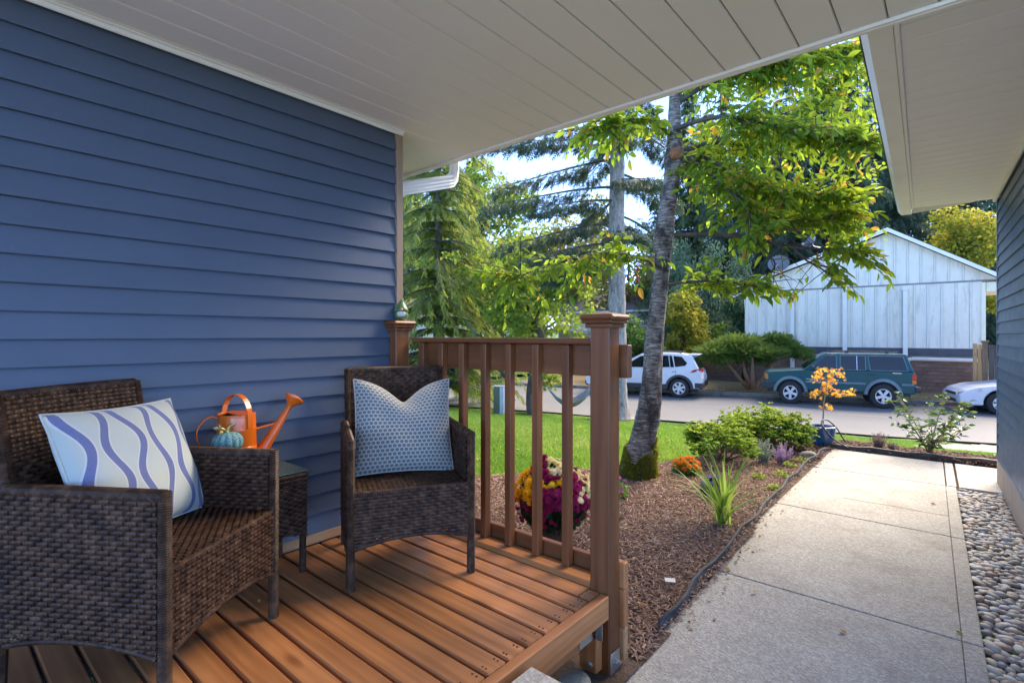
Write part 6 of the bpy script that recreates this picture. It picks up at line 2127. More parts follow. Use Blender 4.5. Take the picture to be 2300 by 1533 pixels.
# --- the wood behind: dark conifers
mbt, V, Fc, T = conifer_mesh(22, 4.2, 0.6, 1, 'leaf_forest', (0.7, 1.3), 0.5, 8, 0.42, 0.30, 0.40)
pa = tree_from('', 'tree', 'conifer_tree', (0, 0, 0), mbt, (V, Fc, T), 'bark_dark', 'leaf_forest')
mbt, V, Fc, T = conifer_mesh(19, 3.6, 1.5, 2, 'leaf_fir', (0.6, 1.15), 0.5, 8, 0.42, 0.42, 0.36)
pc = tree_from('', 'tree', 'conifer_tree', (0, 0, 0), mbt, (V, Fc, T), 'bark_dark', 'leaf_fir')
FL = 'tall dark green conifer in the wood behind the white gabled house'
FL2 = 'dark blue-green drooping conifer in the wood behind the white gabled house'
FL3 = 'distant conifer at the left behind the cream house'
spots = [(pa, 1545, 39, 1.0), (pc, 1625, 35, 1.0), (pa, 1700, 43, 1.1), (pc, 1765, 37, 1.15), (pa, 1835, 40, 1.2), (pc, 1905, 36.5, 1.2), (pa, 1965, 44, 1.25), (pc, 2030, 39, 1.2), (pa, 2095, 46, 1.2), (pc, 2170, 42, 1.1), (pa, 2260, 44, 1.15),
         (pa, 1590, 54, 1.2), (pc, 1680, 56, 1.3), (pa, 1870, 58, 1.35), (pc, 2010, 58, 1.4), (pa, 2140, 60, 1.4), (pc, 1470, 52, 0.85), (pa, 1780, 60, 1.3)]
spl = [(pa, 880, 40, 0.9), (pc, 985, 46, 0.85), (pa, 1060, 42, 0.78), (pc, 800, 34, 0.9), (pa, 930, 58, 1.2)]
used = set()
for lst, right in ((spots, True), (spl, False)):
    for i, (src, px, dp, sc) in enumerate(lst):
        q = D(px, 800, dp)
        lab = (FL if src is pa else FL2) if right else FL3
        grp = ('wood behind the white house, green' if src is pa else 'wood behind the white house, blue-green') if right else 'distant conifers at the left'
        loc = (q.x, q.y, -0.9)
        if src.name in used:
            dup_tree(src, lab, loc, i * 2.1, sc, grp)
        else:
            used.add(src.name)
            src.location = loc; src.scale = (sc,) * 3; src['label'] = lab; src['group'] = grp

# --- broadleaf trees of the background
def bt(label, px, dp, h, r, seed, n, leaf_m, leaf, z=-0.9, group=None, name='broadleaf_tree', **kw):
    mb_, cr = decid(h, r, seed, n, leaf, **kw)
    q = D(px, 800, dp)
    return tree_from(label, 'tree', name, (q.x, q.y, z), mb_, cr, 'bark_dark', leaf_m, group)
bt('olive green tree with thinning top under the open blue sky', 1215, 52, 14.6, 5.2, 31, 9000, 'leaf_olive', (0.26, 0.46), base=0.05)
bt('tall olive tree left of the fir trunk, tops reaching into the sky', 1320, 48, 15.6, 4.4, 32, 8000, 'leaf_olive', (0.24, 0.42), base=0.05)
bt('round green tree low behind the small maple', 1150, 45, 9.0, 4.0, 33, 8000, 'leaf_forest', (0.25, 0.42), base=0.0)
bt('dull green tree behind the fir trunk', 1415, 42, 11.5, 3.4, 34, 8000, 'leaf_olive', (0.22, 0.38), base=0.02)
bt('broad green tree rising behind the cedar under the eave', 1078, 30, 12.5, 3.7, 35, 11000, 'leaf_maple', (0.18, 0.30), base=0.15)
bt('yellow-green maple between cedar and fir', 1128, 27, 7.4, 2.7, 46, 7000, 'leaf_maple', (0.14, 0.25), base=0.1)
bt('yellow sunlit tree over the right end of the white house', 2170, 31, 10.6, 3.3, 36, 9000, 'leaf_yellow', (0.16, 0.28), base=0.28)
bt('pale weeping birch behind the satellite dishes', 1590, 31, 8.2, 2.7, 37, 13000, 'leaf_birch', (0.12, 0.22), base=0.0, weep=1.3, wf=0.25)
bt('grey-green weeping birch close to the cherry trunk', 1515, 34, 9.5, 2.3, 38, 9000, 'leaf_birch', (0.12, 0.22), base=0.0, weep=1.3, wf=0.25)
bt('yellow-green young maple behind the white crossover', 1535, 25.5, 4.9, 1.5, 39, 5200, 'leaf_yellow', (0.11, 0.2), base=0.1, clumps=26)
bt('glossy laurel shrub behind the railing post', 1422, 24.5, 2.9, 1.5, 40, 6000, 'leaf_laurel', (0.13, 0.22), base=-0.1, clumps=26, name='laurel_shrub')
bt('dense green shrub between white crossover and juniper', 1600, 27.5, 3.3, 1.7, 41, 6500, 'leaf_laurel', (0.11, 0.2), base=-0.1, clumps=26, name='garden_shrub')
bt('low green shrub in front of the cream house', 1058, 29.5, 1.7, 1.1, 42, 2600, 'leaf_laurel', (0.10, 0.18), z=-0.85, base=-0.2, clumps=16, name='garden_shrub')
bt('shaggy shrub under the roof of the far white house', 1345, 30, 3.6, 1.6, 45, 4500, 'leaf_yellow', (0.12, 0.2), base=-0.05, clumps=22, name='garden_shrub')
mb_, cr = decid(4.4, 0.75, 43, 6000, (0.10, 0.17), base=-0.05, clumps=24, squash=1.6)
q = D(1658, 800, 24.5)
tree_from('narrow arborvitae at the left corner of the white house', 'tree', 'arborvitae', (q.x, q.y, -0.85), mb_, cr, 'bark_dark', 'leaf_forest')

# --- fir with the grey trunk on the far side of the lawn
fb = Vector((-7.26, 13.08, -0.90))
ft = thing('fir_tree', 'tall fir with straight grey trunk and dark hanging branches beyond the lawn', 'tree', fb)
mb = MB()
g = np.random.default_rng(50)
pts, rad = [], []
for i in range(60):
    z = -0.05 + 20 * (i / 59) ** 1.6
    pts.append((0.02 * math.sin(z), 0.03 * math.sin(z * 0.4), z))
    rad.append(0.27 - 0.009 * z + 0.20 * math.exp(-z / 0.28) + 0.012 * math.sin(i * 2.7))
mb.tube(pts, rad, 26)
mb.build('trunk', 'bark_fir', ft, smooth=True)
mb = MB()
P, d, N, L, T = [], [], [], [], []
LB = [(4.35, 185, 2.0), (4.9, 200, 3.0), (5.5, 172, 3.3), (5.7, 30, 2.2), (6.1, 210, 3.1), (6.5, 188, 3.8), (6.9, 25, 2.5), (7.3, 165, 3.4), (7.8, 205, 3.3), (8.3, 20, 2.4), (8.2, 185, 3.9), (9.0, 195, 3.6), (9.4, 40, 2.6), (9.9, 170, 3.3), (10.5, 200, 3.3), (11.2, 20, 2.8), (11.8, 185, 3.2), (5.2, 262, 1.8), (6.6, 275, 2.0), (7.6, 250, 2.2), (6.2, 100, 2.2), (7.9, 95, 2.4)]
for z in np.arange(12.5, 19.5, 0.45):
    LB.append((z, g.uniform(0, 360), 2.9 * (20.5 - z) / 9 + 0.3)); LB.append((z + 0.2, g.uniform(0, 360), 2.9 * (20.5 - z) / 9 + 0.3))
for z, deg, b in LB:
    a = R(deg) + YAW
    n = 16
    pt = []
    for i in range(n + 1):
        t = i / n
        pt.append(np.array([b * t * math.cos(a + 0.2 * t), b * t * math.sin(a + 0.2 * t), z + b * (-0.05 * t - 0.26 * t * t + 0.10 * t ** 4)]))
    branch_tube(mb, [tuple(q) for q in pt], 0.045, 0.008, 6)
    for i in range(4, n + 1):
        dr = unit(pt[i] - pt[i - 1]); sdv = np.array([-dr[1], dr[0], 0])
        for k in range(26):
            s_ = g.choice((-1, 1))
            off = g.uniform(0.05, 0.42) * (1.0 - 0.5 * abs(i / n - 0.55))
            hang = g.uniform(0, 0.42)
            P.append(pt[i] + sdv * s_ * off + dr * g.uniform(-0.12, 0.12) - np.array([0, 0, hang * 0.6]))
            d.append(sdv * s_ * g.uniform(0.2, 1) + dr * g.uniform(0.1, 0.9) + np.array([0, 0, -0.9 * g.random()]))
            N.append(np.array([0, 0, 1]) + 0.7 * g.normal(size=3))
            L.append(g.uniform(0.14, 0.34)); T.append(np.clip(g.normal(0.45, 0.25), 0, 1))
V, Fc, k = leaf_mesh(np.array(P), np.array(d), np.array(N), np.array(L), np.array(L) * 0.36, FEATHER)
mb.build('branches', 'bark_dark', ft, smooth=True)
bulk('crown', V, Fc, 'leaf_fir', ft, tint=np.repeat(T, k))

# --- cedar at the left, long flat drooping sprays
q = D(985, 800, 17.5)
mbt, V, Fc, T = conifer_mesh(14, 3.5, 0.7, 61, 'leaf_cedar', (0.25, 0.55), 0.34, 9, 0.2, 0.45, 0.30, 0.75, tr=0.24)
tree_from('broad cedar with yellowing drooping sprays beside the tan corner board', 'tree', 'cedar_tree', (q.x, q.y, -0.9), mbt, (V, Fc, T), 'bark_dark', 'leaf_cedar', rz=0.4)

# --- small maple on the lawn by the hammock
mp_ = thing('maple_tree', 'small crooked maple with lit bare limbs behind the railing', 'tree', (-9.35, 11.86, -0.92))
mb = MB()
def wp(px, py, dp): return D(px, py, dp) - Vector((-9.35, 11.86, -0.92))
base_d = 16.1
tp = [Vector((0, 0, -0.05)), wp(1192, 890, base_d), wp(1196, 850, base_d), wp(1205, 800, base_d), wp(1212, 765, base_d), wp(1205, 735, base_d), wp(1185, 705, base_d)]
mb.tube(spline(tp, 5), [0.16 - 0.0028 * i + (0.09 * math.exp(-((i - 21) / 3.5) ** 2)) for i in range(31)], 14)
limbs = [[wp(1205, 745, base_d), wp(1165, 735, base_d - .3), wp(1140, 715, base_d - .5), wp(1135, 690, base_d - .6), wp(1150, 665, base_d - .6)],
         [wp(1190, 712, base_d), wp(1150, 670, base_d + .3), wp(1110, 640, base_d + .3), wp(1075, 590, base_d + .2)],
         [wp(1200, 730, base_d), wp(1215, 690, base_d - .4), wp(1240, 650, base_d - .5), wp(1270, 610, base_d - .5), wp(1300, 590, base_d - .3)],
         [wp(1188, 700, base_d), wp(1175, 650, base_d), wp(1185, 600, base_d + .2), wp(1170, 560, base_d + .3)],
         [wp(1210, 750, base_d), wp(1250, 720, base_d + .6), wp(1300, 690, base_d + .8)],
         [wp(1195, 850, base_d), wp(1225, 845, base_d - .2), wp(1240, 870, base_d - .4)]]
for l in limbs: branch_tube(mb, [tuple(q) for q in spline(l, 4)], 0.055, 0.012, 7)
mb.build('trunk', 'bark_dark', mp_, smooth=True)
STAR = (np.array([(0, 0, 0), (.1, -.35, 0), (.12, -.95, -.05), (.45, -.5, 0), (.62, -.95, -.06), (.7, -.3, 0), (1, 0, -.1), (.7, .3, 0), (.62, .95, -.06), (.45, .5, 0), (.12, .95, -.05), (.1, .35, 0)], float),
        np.array([(0, 1, 11), (1, 2, 3), (11, 9, 10), (1, 3, 11), (3, 9, 11), (3, 4, 5), (3, 5, 9), (5, 7, 9), (7, 8, 9), (5, 6, 7)]))
P, NR = [], []
g = np.random.default_rng(66)
cl = []
for li, l in enumerate(limbs):
    s_ = spline(l, 6)
    for t in range(4, len(s_), 2 if li < 5 else 3):
        for k in range(3 if li < 5 else 2):
            cl.append(np.array(s_[t]) + g.normal(0, 0.34 if li < 5 else 0.12, 3))
for i in range(26):
    q = wp(g.uniform(1085, 1335), g.uniform(560, 690), base_d + g.uniform(-1, 1.2)); cl.append(np.array(q))
for c in cl:
    m = 34
    dd = unit(g.normal(size=(m, 3)))
    P.append(c + dd * (0.34 * g.random(m) ** 0.5)[:, None] * np.array([1, 1, .55])); NR.append(dd)
P = np.concatenate(P); NR = np.concatenate(NR); n2 = len(P)
L = g.uniform(0.09, 0.17, n2)
V, Fc, k = leaf_mesh(P, unit(NR * .6 + g.normal(size=(n2, 3)) * .5 + np.array([0, 0, -.5])), unit(NR + g.normal(size=(n2, 3)) * .6 + np.array([0, 0, .5])), L, L * .5, STAR)
bulk('crown', V, Fc, 'leaf_maple', mp_, tint=np.repeat(np.clip(g.normal(.5, .22, n2), 0, 1), k))

# --- juniper with flat foliage pads
jb = Vector((-6.12, 22.35, -0.80))
jn = thing('juniper', 'spreading juniper with flat green pads on bent orange trunks', 'juniper', jb)
def jp(px, py, dp=20.9): return D(px, py, dp) - jb
mb = MB()
jl = [[(0, 0, -0.1), jp(1668, 858), jp(1650, 835), jp(1630, 812)], [(0.02, 0, -0.1), jp(1678, 850), jp(1672, 830), jp(1668, 800)], [(0.05, 0, -0.1), jp(1700, 862), jp(1722, 838), jp(1745, 812), jp(1775, 800)], [(0.05, .1, -0.1), jp(1712, 850, 21.3), jp(1728, 815, 21.4), jp(1720, 795, 21.5)], [(0, -.1, -.1), jp(1690, 845, 20.5), jp(1690, 800, 20.4)]]
for l in jl: branch_tube(mb, [tuple(q) for q in spline(l, 5)], 0.12, 0.04, 9)
mb.build('trunk', 'bark_orange', jn, smooth=True)
P, d = [], []
g = np.random.default_rng(70)
for px, py, rw, m in [(1600, 790, .7, 800), (1630, 775, .8, 1000), (1665, 765, .8, 1000), (1705, 770, .8, 1000), (1745, 772, .8, 1000), (1780, 788, .65, 800), (1720, 790, .9, 1000), (1650, 795, .9, 1000), (1690, 788, .9, 1000), (1745, 758, .5, 500), (1610, 810, .6, 500), (1690, 808, .8, 700), (1800, 800, .4, 300)]:
    c = np.array(jp(px, py, 20.9 + g.uniform(-.5, .5)))
    dd = unit(g.normal(size=(m, 3)))
    P.append(c + dd * (rw * g.random(m) ** .45)[:, None] * np.array([1, 1, .27]))
    d.append(dd * np.array([1, 1, .3]) + np.array([.25, 0, .35]) + .35 * g.normal(size=(m, 3)))
P = np.concatenate(P); d = np.concatenate(d); n2 = len(P)
L = g.uniform(.10, .26, n2)
V, Fc, k = leaf_mesh(P, d, g.normal(size=(n2, 3)) + np.array([0, 0, .6]), L, L * .30, FEATHER)
bulk('crown', V, Fc, 'leaf_juniper', jn, tint=np.repeat(np.clip(.35 + .5 * (P[:, 2] - P[:, 2].min()) / np.ptp(P[:, 2]) * g.random(n2) + g.normal(0, .12, n2), 0, 1), k))

# --- cherry close to the path
CB = Vector((-2.334, 4.63, -0.03))
ct = thing('cherry_tree', 'leaning cherry tree with banded grey bark and mossy foot in the lawn edge', 'tree', CB)
def cp(px, py, dp): return D(px, py, dp) - CB
line = [(1431, 1085, 5.03, .185), (1432, 1068, 5.03, .165), (1436, 1035, 5.04, .15), (1441, 1000, 5.05, .142), (1450, 960, 5.06, .142), (1456, 925, 5.07, .138), (1461, 880, 5.08, .122), (1465, 830, 5.09, .112), (1470, 760, 5.1, .106), (1477, 700, 5.1, .098), (1484, 640, 5.1, .092), (1488, 595, 5.1, .088), (1489, 560, 5.1, .097), (1490, 530, 5.1, .117), (1494, 500, 5.1, .105), (1498, 474, 5.1, .096), (1506, 430, 5.1, .092), (1511, 390, 5.1, .098), (1515, 350, 5.1, .112), (1516, 315, 5.1, .088), (1515, 270, 5.1, .074), (1515, 225, 5.1, .066), (1520, 120, 5.1, .058), (1526, 0, 5.1, .05), (1530, -150, 5.1, .035)]
sp_ = spline([cp(a, b, c) for a, b, c, r in line], 6)
rr = []
for i in range(len(line) - 1):
    for k in range(6): rr.append((line[i][3] + (line[i + 1][3] - line[i][3]) * k / 6) * (1.0 if i < 3 else 0.82))
rr.append(line[-1][3])
mb = MB(); mb.tube(sp_, rr, 40)
# bark relief: rings, ridges and scars
for i, v in enumerate(mb.v):
    ring, k = divmod(i, 40)
    if ring >= len(sp_): break
    c = sp_[ring]; a = 2 * math.pi * k / 40
    dv = Vector(v) - c
    amp = 0.012 * math.sin(ring * 1.9 + 2.5 * math.sin(a * 2)) + 0.05 * math.sin(a * 3 + ring * 0.13) + 0.05 * math.sin(a * 7 - ring * 0.31) * math.sin(ring * .5)
    foot = max(0, 1 - ring / 14)
    amp += foot * 0.22 * math.sin(a * 5 + 1)
    mb.v[i] = tuple(c + dv * (1 + amp))
mb.build('trunk', 'bark_cherry', ct, smooth=True)
# pruned limb scar
sc_ = cp(1522, 343, 4.995)
fdir = Vector((-fx, -fy, 0.1)) + Vector((rx, ry, 0)) * 0.35
mb = MB(); mb.lathe([(0.0, .028), (.012, .026), (.022, .02), (.030, .026), (.040, .018), (.050, .022), (.062, .004), (.07, -.03)], 22, Matrix.Translation(sc_ - Vector((fx, fy, 0)) * -0.01) @ fdir.to_track_quat('Z', 'Y').to_matrix().to_4x4(), lobes=9, amp=.10)
mb.build('limb_scar', 'knot_wood', ct, smooth=True)
LM = [([(1525, 370, 5.1), (1560, 352, 5.0), (1600, 362, 4.9), (1680, 405, 4.8), (1760, 428, 4.7), (1880, 440, 4.6)], .030),
      ([(1530, 372, 5.1), (1580, 365, 5.2), (1640, 380, 5.3), (1700, 430, 5.4), (1780, 480, 5.4), (1850, 520, 5.3)], .042),
      ([(1530, 340, 5.1), (1600, 320, 5.2), (1700, 318, 5.3), (1800, 255, 5.4), (1890, 165, 5.5)], .032),
      ([(1540, 345, 5.05), (1600, 395, 4.8), (1660, 450, 4.6), (1700, 500, 4.5), (1760, 520, 4.4)], .024),
      ([(1515, 528, 5.05), (1600, 526, 4.9), (1690, 535, 4.7), (1780, 555, 4.55), (1880, 560, 4.45), (1930, 570, 4.4)], .022),
      ([(1482, 600, 5.05), (1420, 575, 4.9), (1340, 570, 4.7), (1240, 595, 4.5), (1150, 625, 4.35)], .020),
      ([(1492, 640, 5.05), (1560, 632, 4.8), (1630, 632, 4.6), (1700, 645, 4.5)], .016),
      ([(1508, 300, 5.05), (1450, 270, 4.9), (1390, 272, 4.8), (1330, 290, 4.7)], .020),
      ([(1515, 235, 5.1), (1600, 185, 5.0), (1720, 150, 4.9), (1850, 115, 4.8), (1960, 95, 4.8)], .028),
      ([(1515, 290, 5.05), (1620, 262, 4.7), (1760, 285, 4.5), (1880, 300, 4.4), (1965, 330, 4.3)], .024),
      ([(1600, 400, 4.95), (1700, 470, 4.8), (1800, 500, 4.7), (1920, 470, 4.6)], .016),
      ([(1510, 250, 5.1), (1560, 160, 5.2), (1680, 90, 5.2), (1800, 40, 5.2)], .024),
      ([(1690, 535, 4.7), (1740, 590, 4.6), (1720, 620, 4.5)], .010),
      ([(1780, 555, 4.55), (1820, 590, 4.5), (1870, 600, 4.45)], .010)]
mb = MB()
P, d, N, L = [], [], [], []
g = np.random.default_rng(81)
tw = MB()
dens_ = [56, 50, 60, 30, 34, 46, 26, 50, 72, 74, 44, 50, 12, 12]
hero = []
for li, (pl__, r0) in enumerate(LM):
    s_ = spline([cp(*q) for q in pl__], 7)
    branch_tube(mb, [tuple(q) for q in s_], r0, 0.006, 7)
    for k in range(dens_[li]):
        t0 = g.uniform(0.18, 1.0) if li in (5, 6, 7) else g.uniform(0.28, 1.0)
        i = min(int(t0 * (len(s_) - 1)), len(s_) - 2)
        p0 = np.array(s_[i]); dr = unit(np.array(s_[i + 1]) - p0)
        dv = unit(dr * 0.6 + g.normal(size=3) * np.array([.8, .8, .45]) + np.array([0, 0, -0.05]))
        ln = g.uniform(0.16, 0.42)
        tp_ = [p0 + dv * ln * q + np.array([0, 0, -0.10 * ln * q * q * 2]) for q in (0, .33, .66, 1)]
        tw.tube([tuple(q) for q in tp_], [.0045, .0035, .003, .0015], 4, caps=False)
        m = int(ln * 30) + 3
        for j in range(m):
            q = (j + 0.6) / m
            pp = p0 + dv * ln * q + np.array([0, 0, -0.2 * ln * q * q])
            sd_ = unit(np.cross(dv, np.array([0, 0, 1.0]) + .3 * g.normal(size=3))) * (1 if j % 2 else -1)
            P.append(pp + sd_ * 0.015)
            d.append(dv * g.uniform(.2, .8) + sd_ * g.uniform(.5, 1) + np.array([0, 0, g.uniform(-.95, .05)]))
            N.append(np.array([0, 0, 1]) + .55 * g.normal(size=3))
            L.append(g.uniform(.05, .09) if g.random() < .4 else g.uniform(.08, .13))
# outer sprays between the limbs, each on its own thin side branch
allp = np.concatenate([np.array([tuple(q) for q in spline([cp(*w) for w in pl__], 7)])[6:] for pl__, r0 in LM[:12]])
for k in range(330):
    px_, py_ = g.uniform(1535, 1985), g.uniform(85, 555)
    if py_ < 400 - (px_ - 905) * 0.311 - 25 or py_ > 470 + 0.20 * (px_ - 1535): continue
    e = np.array(cp(px_, py_, g.uniform(4.5, 5.8)))
    nb_ = allp[np.linalg.norm(allp - e, axis=1).argmin()]
    vec = e - nb_; ln = max(np.linalg.norm(vec), .05)
    if ln > 1.0: continue
    dv = vec / ln
    mid = nb_ + vec * .5 + np.array([0, 0, .05 * ln])
    tw.tube([tuple(nb_), tuple(mid), tuple(e)], [.005, .0035, .0015], 4, caps=False)
    for j in range(13):
        q = g.uniform(.25, 1.08)
        pp = nb_ + vec * q + np.array([0, 0, .05 * ln * (1 - abs(2 * q - 1))]) + .05 * g.normal(size=3)
        sd_ = unit(np.cross(dv, np.array([0, 0, 1.0]) + .3 * g.normal(size=3))) * (1 if j % 2 else -1)
        P.append(pp); d.append(dv * g.uniform(.1, .8) + sd_ * g.uniform(.4, 1) + np.array([0, 0, g.uniform(-.95, .1)]))
        N.append(np.array([0, 0, 1]) + .6 * g.normal(size=3)); L.append(g.uniform(.05, .115))
mb.build('limbs', 'bark_dark', ct, smooth=True)
tw.build('twigs', 'twig', ct)['kind'] = 'stuff'
P, d, N, L = (np.array(a) for a in (P, d, N, L))
# the largest-looking leaves are single parts, the rest one crown
wpz = P + np.array(CB)
dep = wpz[:, 0] * fx + wpz[:, 1] * fy
pxx = CX + F * (wpz[:, 0] * rx + wpz[:, 1] * ry) / dep
pyy = CY - F * (wpz[:, 2] - CZ) / dep
prune = ((pxx > 1722) & (pxx < 1858) & (pyy > 512) & (pyy < 645)) | ((pxx > 1645) & (pxx <= 1722) & (pyy > 560) & (pyy < 618)) | ((pyy > 668) & (pxx > 1540))
prune &= g.random(len(P)) < .93
P, d, N, L, dep, pxx, pyy = (q[~prune] for q in (P, d, N, L, dep, pxx, pyy))
invis = (pxx < 905) | (pxx > 1990) | (pyy < 400 - (pxx - 905) * 0.311 + 10)
order = np.argsort(dep - 6.0 * L + 50 * invis)
hero = order[:300]; rest_ = order[300:]
lv, lf, _ = leaf_mesh([(0, 0, 0)], [(0, 1, 0)], [(0, 0, 1)], [1.0], [0.24], LEAF8)
me = bpy.data.meshes.new('leaf'); me.from_pydata([tuple(q) for q in lv], [], [tuple(q) for q in lf]); me.materials.append(MATS['leaf_cherry_one'])
def leaf_obj(me, parent, p, dd, nn, ln, name='leaf'):
    dd = Vector(dd).normalized(); sd_ = dd.cross(Vector(nn)).normalized(); n3 = sd_.cross(dd)
    M = Matrix(((sd_.x, dd.x, n3.x, p[0]), (sd_.y, dd.y, n3.y, p[1]), (sd_.z, dd.z, n3.z, p[2]), (0, 0, 0, 1))) @ Matrix.Diagonal((ln, ln, ln, 1))
    o = bpy.data.objects.new(name, me); C.objects.link(o); o.parent = parent; o.matrix_local = M
    return o
for i in hero: leaf_obj(me, ct, P[i], d[i], N[i], L[i])
PP, dd, NN, LL = P[rest_], d[rest_], N[rest_], L[rest_]
V, Fc, k = leaf_mesh(PP, dd, NN, LL, LL * .24, LEAF8)
bulk('crown', V, Fc, 'leaf_cherry', ct, tint=np.repeat(np.clip(g.normal(.48, .27, len(PP)) + (g.random(len(PP)) < .012) * .5, 0, 1), k))
# moss on the foot
m = 26000
a = g.uniform(0, 2 * np.pi, m); zz = 0.46 * g.random(m) ** 1.15
lim = 0.31 + 0.09 * np.sin(a * 2 + 1) + .04 * np.sin(a * 5)
keep = zz < lim; a, zz = a[keep], zz[keep]; m = len(a)
ringz = np.array([q.z for q in sp_])
idx = np.abs(ringz[None, :60] - zz[:, None]).argmin(1)
cen = np.array([tuple(sp_[i]) for i in idx]); rad_ = np.array([rr[i] for i in idx]) * (1.0 + np.maximum(0, 1 - idx / 14) * 0.22 * np.sin(a * 5 + 1))
outd = np.stack([np.cos(a), np.sin(a), 0 * a], 1)
P2 = np.column_stack([cen[:, :2], zz + 0.0]) + outd * (rad_ * 1.0)[:, None]
V, Fc, k = leaf_mesh(P2, outd + .7 * g.normal(size=(m, 3)) + np.array([0, 0, .2]), g.normal(size=(m, 3)), g.uniform(.014, .036, m), g.uniform(.0035, .008, m), LEAF2)
o = bulk('moss', V, Fc, 'moss', ct, tint=np.repeat(np.clip(g.normal(.55, .25, m), 0, 1), k)); o['kind'] = 'stuff'

# ------------------------------------------------------------------ shrubs and flowers in the bed
def azalea(label, c, r, h, n, seed, stems=12):
    g = np.random.default_rng(seed)
    a = thing('azalea_bush', label, 'shrub', c, group='azalea bushes in the mulch bed')
    mb = MB()
    P, d, T = [], [], []
    for s_ in range(stems * 3):
        u = rdir(1, 0.05, 1)[0]
        e = np.array([u[0] * r, u[1] * r, h * (0.30 + 0.66 * u[2])]) * g.uniform(.75, 1.0)
        b0 = np.array([g.normal(0, .04), g.normal(0, .04), 0])
        pts = spline([tuple(b0), tuple(b0 * .6 + e * np.array([.45, .45, .35])), tuple(e * np.array([.8, .8, .8])), tuple(e)], 3)
        if s_ < stems * 2: branch_tube(mb, [tuple(q) for q in pts], .007, .002, 5)
        m = n // (stems * 3)
        for ros in range(max(1, m // 9)):
            cc = e + unit(g.normal(size=3)) * r * g.uniform(.03, .36) * np.array([1, 1, .75])
            if cc[2] < .12 * h: cc[2] = .12 * h + .1 * g.random()
            for k in range(9):
                P.append(cc); an = g.uniform(0, 6.28)
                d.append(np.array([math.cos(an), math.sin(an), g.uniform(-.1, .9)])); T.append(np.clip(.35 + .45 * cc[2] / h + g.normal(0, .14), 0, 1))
    mb.build('stems', 'twig_red', a)
    P, d = np.array(P), np.array(d); n2 = len(P)
    L = g.uniform(.022, .042, n2)
    V, Fc, k = leaf_mesh(P, d, rdir(n2, .2, 1) + .4 * g.normal(size=(n2, 3)), L, L * .33, LEAF2)
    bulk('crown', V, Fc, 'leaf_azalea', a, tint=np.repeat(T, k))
    return a
azalea('bright green azalea bush nearest the cherry trunk', (-1.93, 5.80, 0.0), .37, .54, 8200, 91)
azalea('middle azalea bush, yellow-green, behind the silver heather', (-1.80, 6.85, -0.0), .42, .54, 8200, 92)
azalea('azalea bush nearest the blue pot', (-1.60, 6.98, -0.0), .34, .45, 7600, 93)

def bloom_mesh(mat_, petals=14, r=0.02, rings=2):
    P, d, N, L = [], [], [], []
    for q in range(rings):
        for k in range(petals):
            a = 2 * math.pi * (k + .5 * q) / petals
            P.append((0, 0, .002 * q)); d.append((math.cos(a), math.sin(a), .18 + .55 * q)); N.append((0, 0, 1)); L.append(r * (1 - .28 * q))
    V, Fc, _ = leaf_mesh(P, d, N, L, np.array(L) * .22, LEAF2)
    me = bpy.data.meshes.new('bloom'); me.from_pydata([tuple(q) for q in V], [], [tuple(q) for q in Fc]); me.materials.append(MATS[mat_])
    return me
BM = {k: bloom_mesh('bloom_' + k, r=rr_) for k, rr_ in (('purple', .024), ('yellow', .021), ('cream', .019), ('orange', .024), ('violet', .017), ('pink', .02))}
def bloom(parent, kind, p, nrm, s_=1.0):
    q = Vector(nrm).to_track_quat('Z', 'Y')
    o = bpy.data.objects.new('bloom', BM[kind]); C.objects.link(o); o.parent = parent
    o.matrix_local = Matrix.Translation(p) @ q.to_matrix().to_4x4() @ Matrix.Diagonal((s_, s_, s_, 1))
def foliage_ball(parent, c, r, hz, n, mat_, seed, L0=(.02, .045), zlo=-.6):
    g = np.random.default_rng(seed)
    dd = unit(g.normal(size=(n, 3))); dd[:, 2] = np.maximum(dd[:, 2], zlo)
    P = np.array(c) + dd * np.array([r, r, hz]) * (g.uniform(.3, 1, n) ** .4)[:, None] * .95
    L = g.uniform(*L0, n)
    V, Fc, k = leaf_mesh(P, unit(dd + .6 * g.normal(size=(n, 3)) + np.array([0, 0, -.1])), dd + .5 * g.normal(size=(n, 3)), L, L * .36, LEAF2)
    return bulk('foliage', V, Fc, mat_, parent, tint=np.repeat(np.clip(g.normal(.5, .25, n), 0, 1), k))
